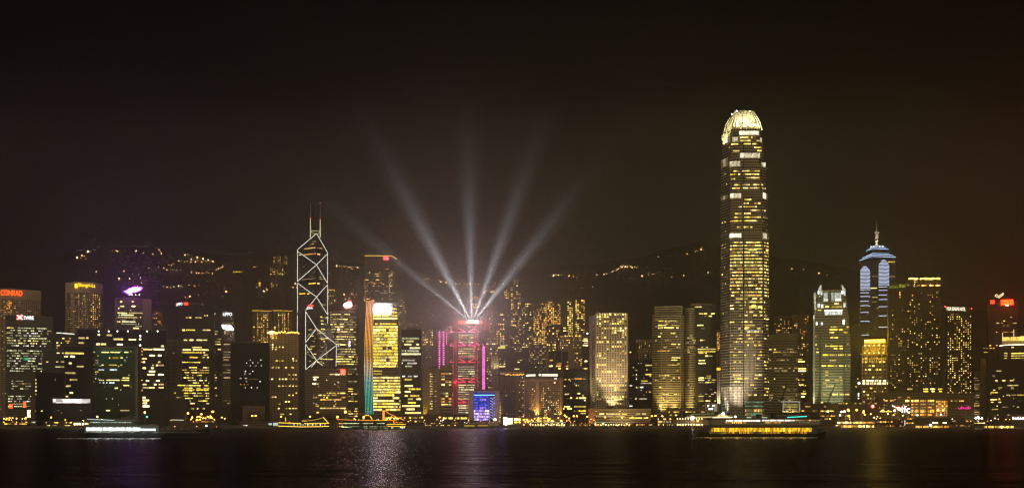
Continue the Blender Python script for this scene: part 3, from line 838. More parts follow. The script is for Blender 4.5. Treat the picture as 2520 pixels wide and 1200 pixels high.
b = T("office_block", "wide brown block of horizontal bands with a red square emblem at roof corner", "office block", 750, 854, 908, 1500, 34, wall=dict(col=(.30, .215, .14), fp=5.3, gz=.52, bp=4), face=.7)
b.box("side_wing", 750, 768, 914, 1030, -.2, .0, wallmat((.20, .15, .11), (.02, .02, .02), 3.0, .5, 3))
b.rows("cream fire", 3, (920.5, 811, 823, 824, 836, 839, 841, 844, 850), (927.5, 762, 767, 770, 785), (933, 757, 766, 772, 778), (943.5, 769, 777, 779, 784))
b.rows("yel*2 cream amb", 3, (966.5, 804, 808, 810, 818, 820, 826, 830, 835, 837, 850), (971.5, 783, 793, 796, 801, 806, 811, 815, 828), (977, 770, 781, 796, 799, 803, 807, 840, 851), (982.5, 789, 801, 803, 818, 820, 840), (1003.5, 787, 801, 803, 818, 819, 834, 836, 851), (998, 776, 785, 820, 825), (993, 777, 779, 825, 827), (1014, 779, 785))
b.grid(770, 850, 916, 1010, 20, 18, .05, "dim wht cream", .5, .5)
plate(b, [(837, 909), (838, 907.5), (850, 907.5), (851, 909), (851, 919), (850, 920), (838, 920), (837, 919)], -1.4, -.6, "sign", S_RED)
g = G(); 
for (a, c, d, e) in ((840.5, 847.5, 910, 910.8), (840.5, 847.5, 916.8, 917.6), (840.5, 841.3, 910, 917.6), (846.7, 847.5, 910, 917.6), (843.5, 844.4, 908.5, 919)):
    g.box(b.lx(a), b.lx(c), -1.8, -1.45, b.lz(e, a), b.lz(d, a))
g.out("sign_emblem", emit("sign_rose2", (1, .45, .35), 2.5), b.root)
for px in (844.5, 851): b.box("flag_pole", px - .25, px + .25, 875, 908, -.3, .1, METAL)
b.done()

b = T("office_tower", "tall square tower edged by a gold roof line with a round red logo", "office tower", 897, 979, 629, 2010, 46, wall=dict(col=(.15, .13, .12), fp=5.6, gz=.5, bp=2.7, gx=.7))
b.line("roof_light", [(897, 629), (963, 629.5), (977, 637)], .75, T_YEL, -.8)
plate(b, [(942, 635), (944, 632), (948, 630.5), (952, 630.5), (956, 632), (957, 635), (956, 639), (952, 640.5), (948, 640.5), (944, 639)], -1.6, -.9, "sign", emit("sign_crimson", (1, .03, .07), 4))
b.text("CH", 945, 955, 633, 638.5, emit("sign_rose3", (1, .5, .5), 3), y=-2)
for py, m in ((670, .4), (674, .8), (679, .4), (688, .7), (695, .9), (698, .6), (703, .5), (716, .9), (721, .6), (735, .5), (740, .8), (662, .1), (668, .2), (709, .15)):
    x = 898
    while x < 966:
        w = b.r.choice((1.6, 1.6, 5, 9))
        if b.r.random() < m * .62: b.pw(x, x + w, py - .9, py + .9, pick("dim*3 cream amb", b.r))
        x += w + 1.6
b.grid(895, 905, 690, 745, 3, 11, .5, "amb cream", .6, .4); b.grid(957, 966, 664, 730, 3, 14, .6, "amb cream", .6, .4); b.done()
b = T("apartment_tower", "dim apartment tower right behind the bright white rooftop board", "apartment tower", 978, 996, 716, 2150, 22, wall=dict(col=(.2, .17, .14), fp=5, gz=.5, bp=4, gx=.6))
b.grid(980, 994, 720, 800, 4, 16, .42, "amb*2 cream dim", .6, .45); b.done()

# gold banded tower with the rib curtain
b = T("office_tower", "golden banded tower with glaring white roof board and ribbed light curtain on its left", "office tower", 917, 981, 753, 1500, 36, wall=dict(col=(.20, .16, .10), fp=7.4, gz=.58, bp=3.4, gx=.95), face=.75)
plate(b, [(921, 750), (961, 752.5), (961, 771), (921, 769)], -2.2, -1.2, "led_board", S_GLARE)
b.box("roof_frame", 922, 978, 745, 753, 1, 8, plain("roof_frame", (.3, .28, .25)))
for py, segs in ((759.5, ((963, 976),)), (769, ((963, 976),)), (776.5, ((919, 937), (940, 958), (963, 978))), (783, ((919, 978),)), (796.5, ((923, 930), (934, 976)))):
    for a, c in segs: b.pw(a, c, py - 1.9, py + 1.9, "gold")
for k in range(14):
    py = 804 + k * 7.42
    if py < 909:
        x = 918.5
        while x < 978:
            w = min(b.r.uniform(5, 18), 978.5 - x); 
            if b.r.random() < .94: b.pw(x, x + w, py - 2.5, py + 2.5, pick("gold*4 cream yel", b.r))
            x += w + .35
for py in (912, 919): b.pw(919, 940, py - 1.2, py + 1.2, "yel")
b.yf = lambda x: 0
b.box("podium", 917, 986, 925, 1012, -2, 30, b.mat); b.yf = lambda x: -2.05
for k in range(12):
    py = 928.5 + k * 7.15; x = 918.5
    while x < 985:
        w = min(b.r.uniform(4, 16), 985 - x)
        if b.r.random() < (.93 if k not in (6, 7) else .7): b.pw(x, x + w, py - 2.2, py + 2.2, pick("gold*4 cream*2 yel", b.r))
        x += w + .4
def ribgrad():
    m = bpy.data.materials.new("rib_lights"); m.use_nodes = True
    N, L = m.node_tree.nodes, m.node_tree.links; N.remove(N["Principled BSDF"])
    E = N.new("ShaderNodeEmission"); L.new(E.outputs[0], N["Material Output"].inputs["Surface"])
    tc = N.new("ShaderNodeTexCoord"); sp = N.new("ShaderNodeSeparateXYZ"); L.new(tc.outputs["Object"], sp.inputs[0])
    mr = N.new("ShaderNodeMapRange"); mr.inputs[1].default_value, mr.inputs[2].default_value = 10, 160; L.new(sp.outputs[2], mr.inputs[0])
    r = N.new("ShaderNodeValToRGB"); e = r.color_ramp.elements
    e[0].position, e[0].color = 0, (.03, .30, .26, 1); e[1].position, e[1].color = 1, (1, .36, .12, 1)
    for p, c in ((.22, (.04, .42, .30, 1)), (.33, (.22, .44, .40, 1)), (.43, (.66, .52, .34, 1)), (.55, (1, .48, .10, 1)), (.8, (1, .40, .07, 1))):
        k = e.new(p); k.color = c
    L.new(mr.outputs[0], r.inputs[0]); L.new(r.outputs[0], E.inputs[0]); E.inputs[1].default_value = 1.7
    m.cycles.emission_sampling = 'NONE'
    return m
RIB = ribgrad()
g = G()
for i in range(6):
    t = i / 5
    P = []
    for py in (742, 790, 840, 900, 950, 985, 1018):
        u = (py - 742) / 276
        px = (903 + 17.5 * t) - 5.5 * math.sin(min(1, u * 1.6) * 1.57) + 5 * max(0, u - .55) * 1.6 + (t - .5) * 1.5 * u
        top = 742 - 5 * t
        P.append((px, py if py > 742 else top))
    b.line("light_rib", P, .42, RIB, -3 + 2 * (1 - t))
yb = G()
sx = [b.lx(898), b.lx(918)]
G().box(b.lx(899), b.lx(917), 1.5, 30, 0, b.lz(745, 908)).out("curtain_wing", wallmat((.10, .08, .05), (.03, .03, .03), 4.0, .5, 3), b.root)
b.yf = lambda x: 1.4
for py in range(760, 1015, 7):
    if b.r.random() < .55: b.pw(b.r.uniform(899, 904), b.r.uniform(908, 916), py - .6, py + .6, W["dim"])
b.done()

b = T("office_tower", "dark topped office tower with whitish lit storeys right of the golden tower", "office tower", 988, 1037, 810, 1600, 34, wall=dict(col=(.05, .045, .04), fp=7.0, gz=.55, bp=3, gx=.9))
b.rows("cream grn*2", 4.2, (832, 989, 1031), (839, 991, 993, 1000, 1018), (847, 995, 1013, 1025, 1031))
b.rows("grn wht", 4.2, (855.5, 1008, 1034), (863, 988, 993, 996, 999, 1002, 1031), (870.5, 988, 1035))
b.rows("wht grn", 3.6, (885.5, 990, 1021), (893, 989, 991, 1002, 1026), (900.5, 997, 1014), (925, 990, 997, 1004, 1014, 1018, 1028))
b.rows("yel*2 gold cream", 4, (933, 996, 1014), (948.5, 996, 1016), (956.5, 1006, 1035), (963, 996, 1010), (973, 996, 1004, 1010, 1032), (981, 1004, 1016, 1024, 1036), (990, 1004, 1023), (998, 990, 1033), (1006, 1000, 1020), (1015, 997, 1036)); b.done()

b = T("office_tower", "plain brown slab with double column of round window dots and gold-lit left edge", "office tower", 1041, 1083, 906, 1480, 30, wall=dict(col=(.30, .22, .15), fp=6.1, gz=.3, bp=80, gx=.1), face=.9)
for k in range(15):
    for x in (1059, 1063):
        if b.r.random() < .9: b.pw(x - 1, x + 1, 918 + k * 6.1, 920.4 + k * 6.1, "cream")
    if k > 2 and k % 2: b.pw(1070, 1074, 918 + k * 6.1, 919.8 + k * 6.1, "dim")
b.done()
spot(b.P(1043, 1034, -3), b.P(1043, 960, 1), 5e4, 50, (1, .72, .05))
b = T("office_tower", "bow-fronted block of curved balconies with orange lit rooms beside the brown slab", "office tower", 1084, 1113, 906, 1482, 28, wall=dict(col=(.34, .25, .17), fp=6.9, gz=.55, bp=10, gx=1), plan="curve", sag=3, face=.9)
b.box("crown", 1082, 1114, 899, 912, -.8, 10, plain("brown_crown", (.27, .20, .14)))
for k in range(14):
    py = 918.5 + k * 6.9
    if k in (0, 2, 3, 6, 8, 10, 11): b.office  # lit storeys set below
    for a, c in ((1086, 1095), (1096, 1103), (1104, 1111)):
        if b.r.random() < (.75 if k in (0, 3, 4, 7, 9, 11, 14) else .25): b.pw(a, c, py - 1.6, py + 1.4, pick("amb yel*2 org dim", b.r))
    x0, x1 = b.lx(1084.5), b.lx(1112.5)
    n = 8; P = [(x0 + (x1 - x0) * i / n, b.yf(x0 + (x1 - x0) * i / n) - .8, b.lz(py + 2.4, 1098)) for i in range(n + 1)]
    G().tube(P, .55, 5).out("balcony", plain("balcony_stone", (.5, .4, .28)), b.root)
b.done()
b = T("office_tower", "grey tower with two magenta light columns just left of the red-trussed bank", "office tower", 1074, 1118, 812, 1890, 34, wall=dict(col=(.22, .17, .15), fp=6, gz=.3, bp=30, gx=.2))
for px in (1081.5, 1091.5):
    for k in range(17):
        py = 817 + k * 5.6
        plate(b, [(px - 2.2, py - 1.6), (px + 1.6, py - 2.0), (px + 2.4, py + .6), (px - 1.4, py + 1.9)], -1.5, -.7, "light_panel", T_MAG)
b.line("light_tube", [(1099, 815), (1099, 848)], .5, T_PINK, -1); b.line("light_tube", [(1097, 813), (1104, 805), (1110, 801)], .5, emit("tube_pale", (.9, .8, .7), .9), -1)
b.box("pier", 1101, 1103, 812, 1010, -1, 0, plain("pale_pier", (.5, .42, .3))); b.done()

# ------------------------------------------------------------------ the red-trussed bank with the searchlights
b = T("bank_tower", "bank tower hung from red lit trusses and masts, searchlights fanning from its roof", "bank tower", 1108, 1185, 880, 1800, 46, wall=dict(col=(.12, .10, .09), fp=5.6, gz=.6, bp=4), face=1, roof=False)
b.box("upper_floors", 1112, 1184, 846, 881, 4, 40, b.mat); b.box("top_floors", 1118, 1180, 812, 847, 8, 38, b.mat)
b.box("roof_house", 1130, 1186, 799, 813, 14, 30, plain("roof_house", (.1, .08, .08)))
pk = dict(r=.42)
def seg(a, c, mat=T_RED, r=.5, y=-1.5): b.line("truss_tube", [a, c], r, mat, y)  # neon and the red light on the steel, both put in as glowing tubes
MASTR = plain("mast_red", (.30, .10, .09), .5)
for px, top in ((1119.5, 836), (1172.5, 812)):
    for d in (-3, 3):
        b.box("mast", px + d - .7, px + d + .7, top, 1036, -2.2, -.8, MASTR)
        b.line("mast_light", [(px + d, top), (px + d, 1030)], .22, emit("tube_deep_red", (1, .05, .08), .9), -2.5)  # red light on the mast steel put in as a glowing strip
    g = G()
    for k in range(int((1030 - top) / 5.6)):
        z = b.lz(top + 5.6 * k, px); g.box(b.lx(px - 3), b.lx(px + 3), -1.9, -1.2, z - .35, z + .35)
    g.out("mast_rungs", MASTR, b.root)
for py, m, w in ((817, T_PINK, 1), (850, T_PINK, 1), (891, T_RED, 1), (940, T_RED, 1), (990, T_RED, .7)):
    seg((1128, py - 9), (1146, py - 1), m); seg((1168, py - 9), (1152, py - 1), m); seg((1127, py), (1145, py), m); 
    if py < 985: seg((1153, py), (1169, py), m); seg((1171, py - 8), (1180, py), m, .35)
    seg((1107, py), (1118, py), m, .4); seg((1107, py), (1113, py - 7), m, .35)
seg((1128, 877), (1168, 877), T_RED, .3); seg((1127, 931), (1168, 931), T_RED, .3); seg((1110, 802), (1110, 820), T_PINK, .4); seg((1150, 800), (1157, 805), T_PINK, .35); seg((1174, 800), (1168, 805), T_PINK, .35)
seg((1193, 788), (1193, 812), emit("tube_red_soft", (1, .03, .03), .8), .7)
for k in range(5): b.yf = lambda x: 7.9
b.office(1129, 1166, 818, 841, "grn*2 cream", 1, .75, (4, 16), (1, 6)); b.yf = lambda x: 3.9
b.office(1128, 1168, 852, 881, "grn*2 cream*2", .85, .7, (5, 20), (2, 6)); b.yf = lambda x: 0
b.office(1127, 1168, 893, 931, "grn*3 cream", 1, .85, (5, 20), (1, 4)); b.office(1127, 1168, 942, 982, "grn*3 cream", 1, .88, (5, 20), (1, 4)); b.office(1127, 1160, 993, 1030, "grn*3 dim", 1, .8, (5, 20), (1, 4))
b.grid(1172, 1180, 855, 985, 2, 22, .4, "amb dim", .5, .4); b.grid(1111, 1116, 890, 1000, 1, 18, .35, "cream dim", .6, .4)
b.pw(1128, 1187, 788, 796.5, emit("sign_orange_band", (1, .07, .005), 2.2), name="sign_board", off=.3)
b.pw(1130, 1134, 789.5, 795, S_RED, name="sign_logo", off=.7); b.pw(1181, 1185, 789.5, 795, S_RED, name="sign_logo", off=.7)
b.pw(1148.5, 1168, 788.5, 796, emit("sign_white_soft", (1, .9, .8), 2.2), name="sign_panel", off=.6)
b.text("HSBC", 1150, 1166, 790, 795, emit("sign_red_dark", (.8, .25, .15), 1.0), y=-1.2)
b.lamp(1174, 792, -2, 2.6, emit("lamp_rose_white", (1, .72, .62), 40), "sign_lamp")
b.done()
HB = b
for px in (1140, 1160):  # red light washing the masts from street level
    spot(b.P(px, 1030, -10), b.P(px, 900, 0), 2.0e5, 60, (1, .08, .12))
for px, py in ((1122, 850), (1168, 850), (1122, 940)): point(b.P(px, py, -6), 1.1e4, (1, .05, .15), .5)
# searchlights
SL = b
src = b.P(1161, 787, -6)
beams = [((875, 560), 7.5, .25, 0.0), ((968, 420), 11.0, .50, 40), ((1152, 380), 9.5, .46, 40), ((1292, 430), 10.5, .36, 20), ((1432, 448), 10.5, .40, 30)]
for i, ((px, py), deg, pw_, dy) in enumerate(beams):
    p = SL.P(1153 + i * 4, 787.5, -5)
    q = SL.P(px, py, dy - 5)
    d = (q - p).normalized()
    e = empty("searchlight", tuple(p), 0, ["searchlight aimed far left, lowest beam of the rooftop fan", "searchlight throwing the broad bright beam to the upper left", "searchlight throwing the middle beam straight up", "searchlight throwing the faint beam right of the upright one", "searchlight aimed far right, rightmost beam of the rooftop fan"][i], "searchlight", "searchlights on the bank roof")
    rot = d.to_track_quat('Z', 'Y').to_euler()
    g = G().loft([[(1.1 * rr * math.cos(a), 1.1 * rr * math.sin(a), z) for a in (2 * math.pi * k / 10 for k in range(10))] for rr, z in ((.5, -1.8), (.8, -1.5), (1, -.4), (1, .0))])
    o = g.out("housing", DARK, e); o.rotation_euler = rot
    o = G().ball((0, 0, .05), .95, 10, 6, .3).out("lens", L_BEAM, e); o.rotation_euler = rot
    o = G().box(-1.3, 1.3, -.3, .3, -2.4, -1.6).out("yoke", METAL, e)
    for kd, kp in ((.5, .75), (1.25, .5)): spot(tuple(p + d * 1.2), tuple(q), 1.35e8 * pw_ * kp, deg * kd, (.90, .94, 1.0), 1.0, .5)

point(tuple(HB.P(1161, 783, -10)), 2.6e5, (1, .90, .92), 1.0)   # bare lamp added for the white flare at the searchlights

point(tuple(HB.P(1196, 800, -8)), 3.5e4, (1, .05, .05), 1.0)   # red lamp added for a halo near the roof sign
point(tuple(HB.P(1122, 800, -8)), 2.5e4, (1, .05, .12), 1.0)  # second red lamp added for the halo

b = T("office_tower", "narrow slab with a continuous magenta light edge right of the red-trussed bank", "office tower", 1185, 1196, 846, 1880, 20, wall=dict(col=(.2, .15, .15), fp=6, gz=.4, bp=5))
g = G()
for k in range(42): 
    z = b.lz(852 + k * 2.72, 1189)
    x = b.lx(1186.5); w = b.lx(1193.5) - x; sft = (k % 2) * .4
    g.v += [(x + sft, -1.2, z), (x + w, -1.2, z + .3), (x + w, -.6, z + .3), (x + sft, -.6, z), (x + sft, -1.2, z - 1.2), (x + w, -1.2, z - .8), (x + w, -.6, z - .8), (x + sft, -.6, z - 1.2)]
    n = len(g.v) - 8; g.f += [(n + 4, n + 5, n + 1, n), (n + 3, n + 2, n + 6, n + 7), (n, n + 1, n + 2, n + 3), (n + 7, n + 6, n + 5, n + 4), (n, n + 3, n + 7, n + 4), (n + 1, n + 5, n + 6, n + 2)]
g.out("light_column", T_MAG, b.root); b.line("light_tube", [(1187, 846), (1193, 854)], .45, T_MAG, -1); b.done()
b = T("office_tower", "mottled office tower with small yellow rooms right of the magenta light edge", "office tower", 1197, 1233, 862, 1980, 30, wall=dict(col=(.2, .15, .13), fp=5.6, gz=.5, bp=4, gx=.7))
b.grid(1198, 1231, 866, 1000, 10, 24, .36, "yel*2 amb cream dim*2", .7, .45, clump=.5); b.rows("fire", 3, (922, 1208, 1222), (941, 1211, 1219, 1222, 1228)); b.pw(1217, 1221, 929, 933, S_GRN, name="sign_panel"); b.done()
b = T("office_block", "small cream block, floodlit, with two columns of dark windows", "office block", 1209, 1228, 874, 1940, 18, mat=wallmat((.55, .47, .30), (.015, .015, .015), 5.2 * 1940 / F, .45, 6.5 * 1940 / F, .45), pbot=930)
spot(b.P(1218, 908, -9), b.P(1218, 890, 0), 1.6e4, 110, (1, .84, .42)); G().box(b.x0, b.x1, 0, 18, 0, b.lz(930, 1218)).out("lower_wall", b.mat, b.root); b.done()
b = T("office_tower", "green glass tower with a glowing yellow cap and two white masts", "office tower", 1224, 1247, 856, 1960, 24, wall=dict(col=(.12, .12, .08), fp=6, gz=.5, bp=4))
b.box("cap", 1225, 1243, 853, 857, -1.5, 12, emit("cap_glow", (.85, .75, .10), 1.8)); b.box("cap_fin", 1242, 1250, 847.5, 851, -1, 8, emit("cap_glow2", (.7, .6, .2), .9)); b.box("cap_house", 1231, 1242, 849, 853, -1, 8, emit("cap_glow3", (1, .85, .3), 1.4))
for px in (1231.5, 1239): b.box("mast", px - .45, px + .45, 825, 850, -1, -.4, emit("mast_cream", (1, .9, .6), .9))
b.rows("cream yel", 2.6, (883, 1229, 1232), (889, 1240, 1243), (895, 1231, 1233, 1239, 1243), (901, 1228, 1243), (918, 1232, 1242)); b.pw(1226, 1244, 899, 903, W["yel"]); b.done()
b = T("office_tower", "dark octagonal tower with a thin row of roof lights left of the hotel pair", "office tower", 1246, 1302, 851, 1900, 34, wall=dict(col=(.10, .08, .065), fp=5.4, gz=.5, bp=4))
b.rows("dim cream", 1.8, (853, 1252, 1256, 1259, 1265, 1274, 1278, 1284, 1300), (857.5, 1266, 1270, 1272, 1276, 1279, 1285), (863, 1268, 1272, 1276, 1284), (885.5, 1274, 1276, 1279, 1285), (890.5, 1274, 1279), (907, 1266, 1278)); b.done()
b = T("office_tower", "slim office tower speckled with amber and white rooms behind the hotel pair", "office tower", 1303, 1345, 848, 2010, 28, wall=dict(col=(.16, .13, .10), fp=5.2, gz=.5, bp=4, gx=.7))
b.grid(1304, 1343, 850, 915, 12, 13, .3, "yel amb cream dim*2", .6, .45, clump=.7); b.done()
b = T("office_tower", "brown tower with two full-height pale piers and white poles behind the hotel sign", "office tower", 1343, 1400, 864, 1760, 30, wall=dict(col=(.10, .08, .065), fp=5.8, gz=.5, bp=5))
b.box("pier", 1343, 1350, 863, 1010, -1.5, 0, plain("brown_pier", (.36, .27, .19))); b.box("pier", 1398, 1410, 845, 1010, -1.5, 6, plain("brown_pier", (.36, .27, .19)))
for px in (1365.5, 1382.5): b.box("flag_pole", px - .4, px + .4, 860, 1000, -4, -3.2, plain("white_pole", (.7, .6, .45)))
b.rows("yel amb cream", 3.4, (886, 1353, 1360), (894, 1370, 1382), (900, 1351, 1360, 1368, 1380, 1392, 1398), (906, 1374, 1380, 1393, 1398), (890, 1395, 1399)); b.done()
b = T("office_tower", "pale lattice-fronted tower with a wide grid head above a narrow shaft", "office tower", 1375, 1432, 830, 1870, 26, mat=wallmat((.40, .33, .22), (.03, .028, .02), 5.6 * 1870 / F, .62, 5.5 * 1870 / F, .62), pbot=862, face=.9)
G().box(b.lx(1412), b.lx(1428), 0, 24, 0, b.lz(862, 1404)).out("shaft", b.mat, b.root)
b.grid(1377, 1430, 833, 858, 10, 4, .45, "yel amb cream dim", .5, .45); b.grid(1413, 1428, 866, 950, 3, 15, .4, "yel cream dim", .5, .4)
for px in (1391, 1402, 1417, 1426): b.lamp(px, 826, -1, .9, L_AMB2)
b.done()
b = T("apartment_block", "low block of bright yellow storeys tucked beside the porthole tower's left wall", "apartment block", 1432, 1452, 820, 1930, 22, wall=dict(col=(.2, .16, .12), fp=5.2, gz=.5, bp=4))
b.rows("cream yel fire", 3, (833, 1436, 1446), (838, 1434, 1447), (843.5, 1437, 1447), (849, 1434, 1447), (888, 1439, 1445), (906, 1432, 1446)); b.lamp(1445.5, 820, -1, 1.1, L_WHT); b.done()

b = T("office_tower", "small block lit from inside by a stack of thin warm storeys behind the blue screen", "office block", 1217, 1237, 962, 1560, 20, wall=dict(col=(.34, .26, .18), fp=6, gz=.4, bp=4))
b.office(1220, 1232, 966, 1030, "cream amb yel", .85, .8, (5, 9)); b.done()
spot(b.P(1225, 1032, -6), b.P(1225, 990, 0), 1.6e4, 90, (1, .7, .35))
# blue screen block
b = T("screen_block", "brown block with deep blue to violet lit window grid", "office block", 1153, 1229, 961, 1440, 22, mat=plain("brown_stucco", (.42, .30, .22)), face=.9)
BL = [emit("screen_blue_%d" % i, c, s, vary=.5, pane=.9) for i, (c, s) in enumerate((((.05, .07, .9), .9), ((.06, .14, 1), 1.1), ((.13, .08, .9), 1.1), ((.30, .20, 1), 1.6), ((.75, .55, 1), 2.2)))]
b.box("screen_top", 1166, 1217, 965, 970, -.6, 0, emit("screen_band", (.03, .05, .5), .6)); b.box("screen_line", 1166, 1217, 970.3, 971.8, -1.0, 0, emit("screen_line", (.25, .7, 1), 2.6))
b.box("screen_back", 1166, 1217, 972, 1037, -.25, 0, plain("screen_back", (.03, .03, .05)))
for j in range(9):
    for i in range(10):
        t = j / 8
        k = 0 if t < .35 else 2
        if b.r.random() < .45: k = 1 if t < .6 else 3
        if t > .6: k = 4 if b.r.random() < .7 else 3
        if j in (1, 4) and 3 < i < 8 and b.r.random() < .8: k = 3
        b.pw(1166.6 + i * 3.85, 1169.6 + i * 3.85, 973 + j * 6.9, 978.3 + j * 6.9, BL[k], name="screen_panel", off=.4)
for j in range(8):
    b.line("light_chevron", [(1206, 978 + j * 6.9), (1211, 979.5 + j * 6.9), (1213.5, 983 + j * 6.9)], .3, emit("chevron", (.55, .6, 1), 1.6), -1)
    b.pw(1214.5, 1217, 976 + j * 6.9, 980 + j * 6.9, BL[3], name="screen_panel", off=.4)
b.done()
point(b.P(1190, 985, -16), 0.7e4, (.25, .2, 1), 3)
point(b.P(1234, 985, 4), 1.6e4, (.2, .22, 1), 2)

MHOT = dict(col=(.36, .265, .20), fp=4.6, gz=.42, bp=4.2, gx=.6)
b = T("hotel_block", "brown hotel block with roof terrace bulbs left of the white-lettered hotel", "hotel block", 1232, 1291, 922, 1580, 34, wall=MHOT, face=.7)
b.box("pier", 1232, 1235, 922, 1030, -.9, 0, plain("brown_pier", (.36, .27, .19))); b.box("pier", 1267, 1277, 922, 1030, -.9, 0, plain("brown_pier", (.36, .27, .19))); b.box("roof_terrace", 1233, 1291, 913, 917, 4, 16, plain("brown_pier", (.36, .27, .19)))
for i in range(13): b.lamp(1245 + i * 3.6, 922 + b.r.uniform(-2.5, .5), 1, .6, L_AMB2)
b.grid(1277, 1290, 926, 1026, 4, 22, .32, "cream*2 amb yel", .5, .5, clump=.5); b.grid(1236, 1266, 940, 1020, 10, 16, .07, "dim cream", .6, .3); b.done()
b = T("hotel_block", "hotel with two white lettered roof bands and piers floodlit orange from below", "hotel block", 1290, 1386, 928, 1500, 32, wall=MHOT, face=.8)
for a, c in ((1318, 1327), (1377, 1382), (1289, 1292)): b.box("pier", a, c, 934, 1028, -1.6, 0, plain("pale_pier2", (.48, .36, .25)))
b.box("cornice", 1289, 1386, 934, 938, -1.2, 0, plain("pale_pier2", (.48, .36, .25))); b.box("sign_band", 1292, 1383, 918, 928, .5, 9, plain("dark_panel", (.04, .04, .04)))
b.text("MANDARIN ORIENTAL", 1299, 1318, 920.5, 924.5, S_CREAM, y=.2, tilt=.4); b.lamp(1296, 923.5, 0, 1.1, S_CREAM, "sign_emblem")
b.text("MANDARIN ORIENTAL", 1334, 1372, 919.5, 924.5, S_CREAM, y=.2, tilt=-.2); b.lamp(1328.5, 921.5, 0, 1.5, S_CREAM, "sign_emblem")
G().box(b.lx(1298), b.lx(1318), .3, .5, b.lz(925, 1308), b.lz(920, 1308)).out("sign_glow", emit("sign_back", (1, .85, .6), 1.1), b.root)
G().box(b.lx(1333), b.lx(1373), .3, .5, b.lz(925, 1350), b.lz(919, 1350)).out("sign_glow", emit("sign_back", (1, .85, .6), 1.1), b.root)
b.rows("amb cream", 3, (935.5, 1331, 1345), (941, 1363, 1367)); b.pw(1364, 1370, 929, 932.5, "wht")
b.grid(1331, 1376, 952, 1024, 11, 17, .0, "cream amb", .45, .5, pfun=lambda i, j: .85 if i == 1 and j < 12 else (.6 if i > 7 and j > 6 else (.45 if i in (2, 3, 4) and j > 5 else .16)))
b.grid(1301, 1317, 950, 1024, 4, 17, .3, "amb cream dim", .4, .45); b.done()
for px, w in ((1319, 5e4), (1325, 5e4), (1378.5, 4e4), (1316, 2.5e4)): spot(b.P(px, 1029, -4), b.P(px, 965, -1), w, 46, (1, .55, .12))
b = T("podium", "hotel podium strung with amber lamps under the floodlit piers", "podium", 1276, 1388, 1026, 1446, 26, wall=dict(col=(.3, .22, .14), fp=9, gz=.5, bp=6, gx=.6), roof=False)
for i in range(22): b.lamp(b.r.uniform(1282, 1384), b.r.uniform(1027, 1037), -1.5, b.r.choice((.6, .8, 1.1)), L_AMB if i % 2 else L_AMB2, "wall_lamp")
b.office(1280, 1386, 1028, 1042, "yel amb", 1, .6, (3, 9)); b.done()

b = T("office_tower", "near black office block with white dashes and one amber storey near its top", "office tower", 1387, 1447, 910, 1530, 34, wall=dict(col=(.035, .03, .032), fp=6, gz=.5, bp=3, gx=.85), face=.9)
b.box("penthouse", 1400, 1432, 906, 910.5, 5, 25, DARK)
b.rows("amb yel", 3, (931, 1414, 1432), (933, 1389, 1394, 1398, 1403)); b.rows("dim", 2, (931.5, 1405, 1412, 1434, 1442))
b.rows("cream yel", 3, (947.5, 1417, 1419, 1422, 1424), (949, 1388, 1391), (969, 1390, 1400), (967.5, 1421, 1428), (973, 1433, 1437), (978.5, 1403, 1408, 1418, 1422, 1425, 1442), (984, 1437, 1441), (999.5, 1388, 1403, 1413, 1442), (1005, 1386, 1389, 1396, 1407), (1010, 1424, 1442), (1016, 1429, 1442)); b.grid(1388, 1444, 915, 1020, 16, 17, .04, "wht dim", .4, .4); b.done()

# porthole tower
b = T("office_tower", "pale tower with a full grid of round windows, floodlit white at its foot", "office tower", 1464, 1546, 770, 1500, 40, wall=dict(col=(.44, .38, .29), fp=5.62, bp=6.28, holes=2.05, glass=(.006, .006, .006)), face=.9, roof=False)
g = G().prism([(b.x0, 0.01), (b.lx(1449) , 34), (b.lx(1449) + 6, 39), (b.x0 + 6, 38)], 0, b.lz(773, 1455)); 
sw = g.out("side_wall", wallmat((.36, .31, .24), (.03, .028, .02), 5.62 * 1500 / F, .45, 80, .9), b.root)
b.box("roof_edge", 1464, 1546, 767.5, 770, 2, 34, DARK)
for a, c in ((1474, 1477), (1480, 1489), (1491, 1496), (1498, 1505), (1508, 1513), (1515, 1522), (1524, 1529)): b.pw(a, c, 769.3, 771.2, "yel" if a != 1474 else "wht", off=-1.9)
for py in (937, 986): b.box("wall_joint", 1464, 1546, py - .3, py + .3, -.05, 0, plain("joint", (.1, .08, .06)))
x0g, dxg = b.lx(1466), (b.lx(1542.5) - b.lx(1466)) / 12
lit = ["XXXXXX.XXXXX", "XXXXX......X", "xxx...x.xxXX", "XxXXX.x.XXX.", "xXx.xxXXXXXx", ".x...x......", "x.XXXXXXXXxX", "x.....XXXXXX", "..x...XX..XX", "..x.......XX", "X.XX......x.", "............", "XXX.X.X.XXxx", "..........xx", "....x.XxXxx.", "....x.......", "......x...xx", "XX.X....xxxX", "XX..........", "xXXx....x...", "......Xx..x.", "............", "XXXX....XX..", "X...........", "...x..x.....", "x.XXXXxX....", "............", ".......Xx.XXx", "XX.........X", "xXxx..XxX..Xx", "...x........", ".xXXxXXXXXXx", ".......XX..x", ".......XXXXX", "X...........", "x..x.x..x.x.", "x.xXxXXXXXXX", "xX.....XXXX.", "....XXXx....", "......xxxxx."]
k0 = int(b.lz(772, 1505) / b.pz)
bxs = b.bx
for r_, row in enumerate(lit):
    k = k0 - r_
    if k < 1: break
    z = (k + .5) * b.pz
    n0 = math.ceil((b.x0 + .6) / bxs - .5)
    for i in range(12):
        ch = row[i] if i < len(row) else "."
        if ch == ".": continue
        x = (n0 + i + .5) * bxs
        if x > b.x1 - .8: continue
        d = (2.35 if ch == "X" else 1.5) * 1.0
        b.win(x - d / 2, x + d / 2, z - d / 2, z + d / 2, pick("cream*3 yel*2 amb" if ch == "X" else "cream dim yel", b.r), True)
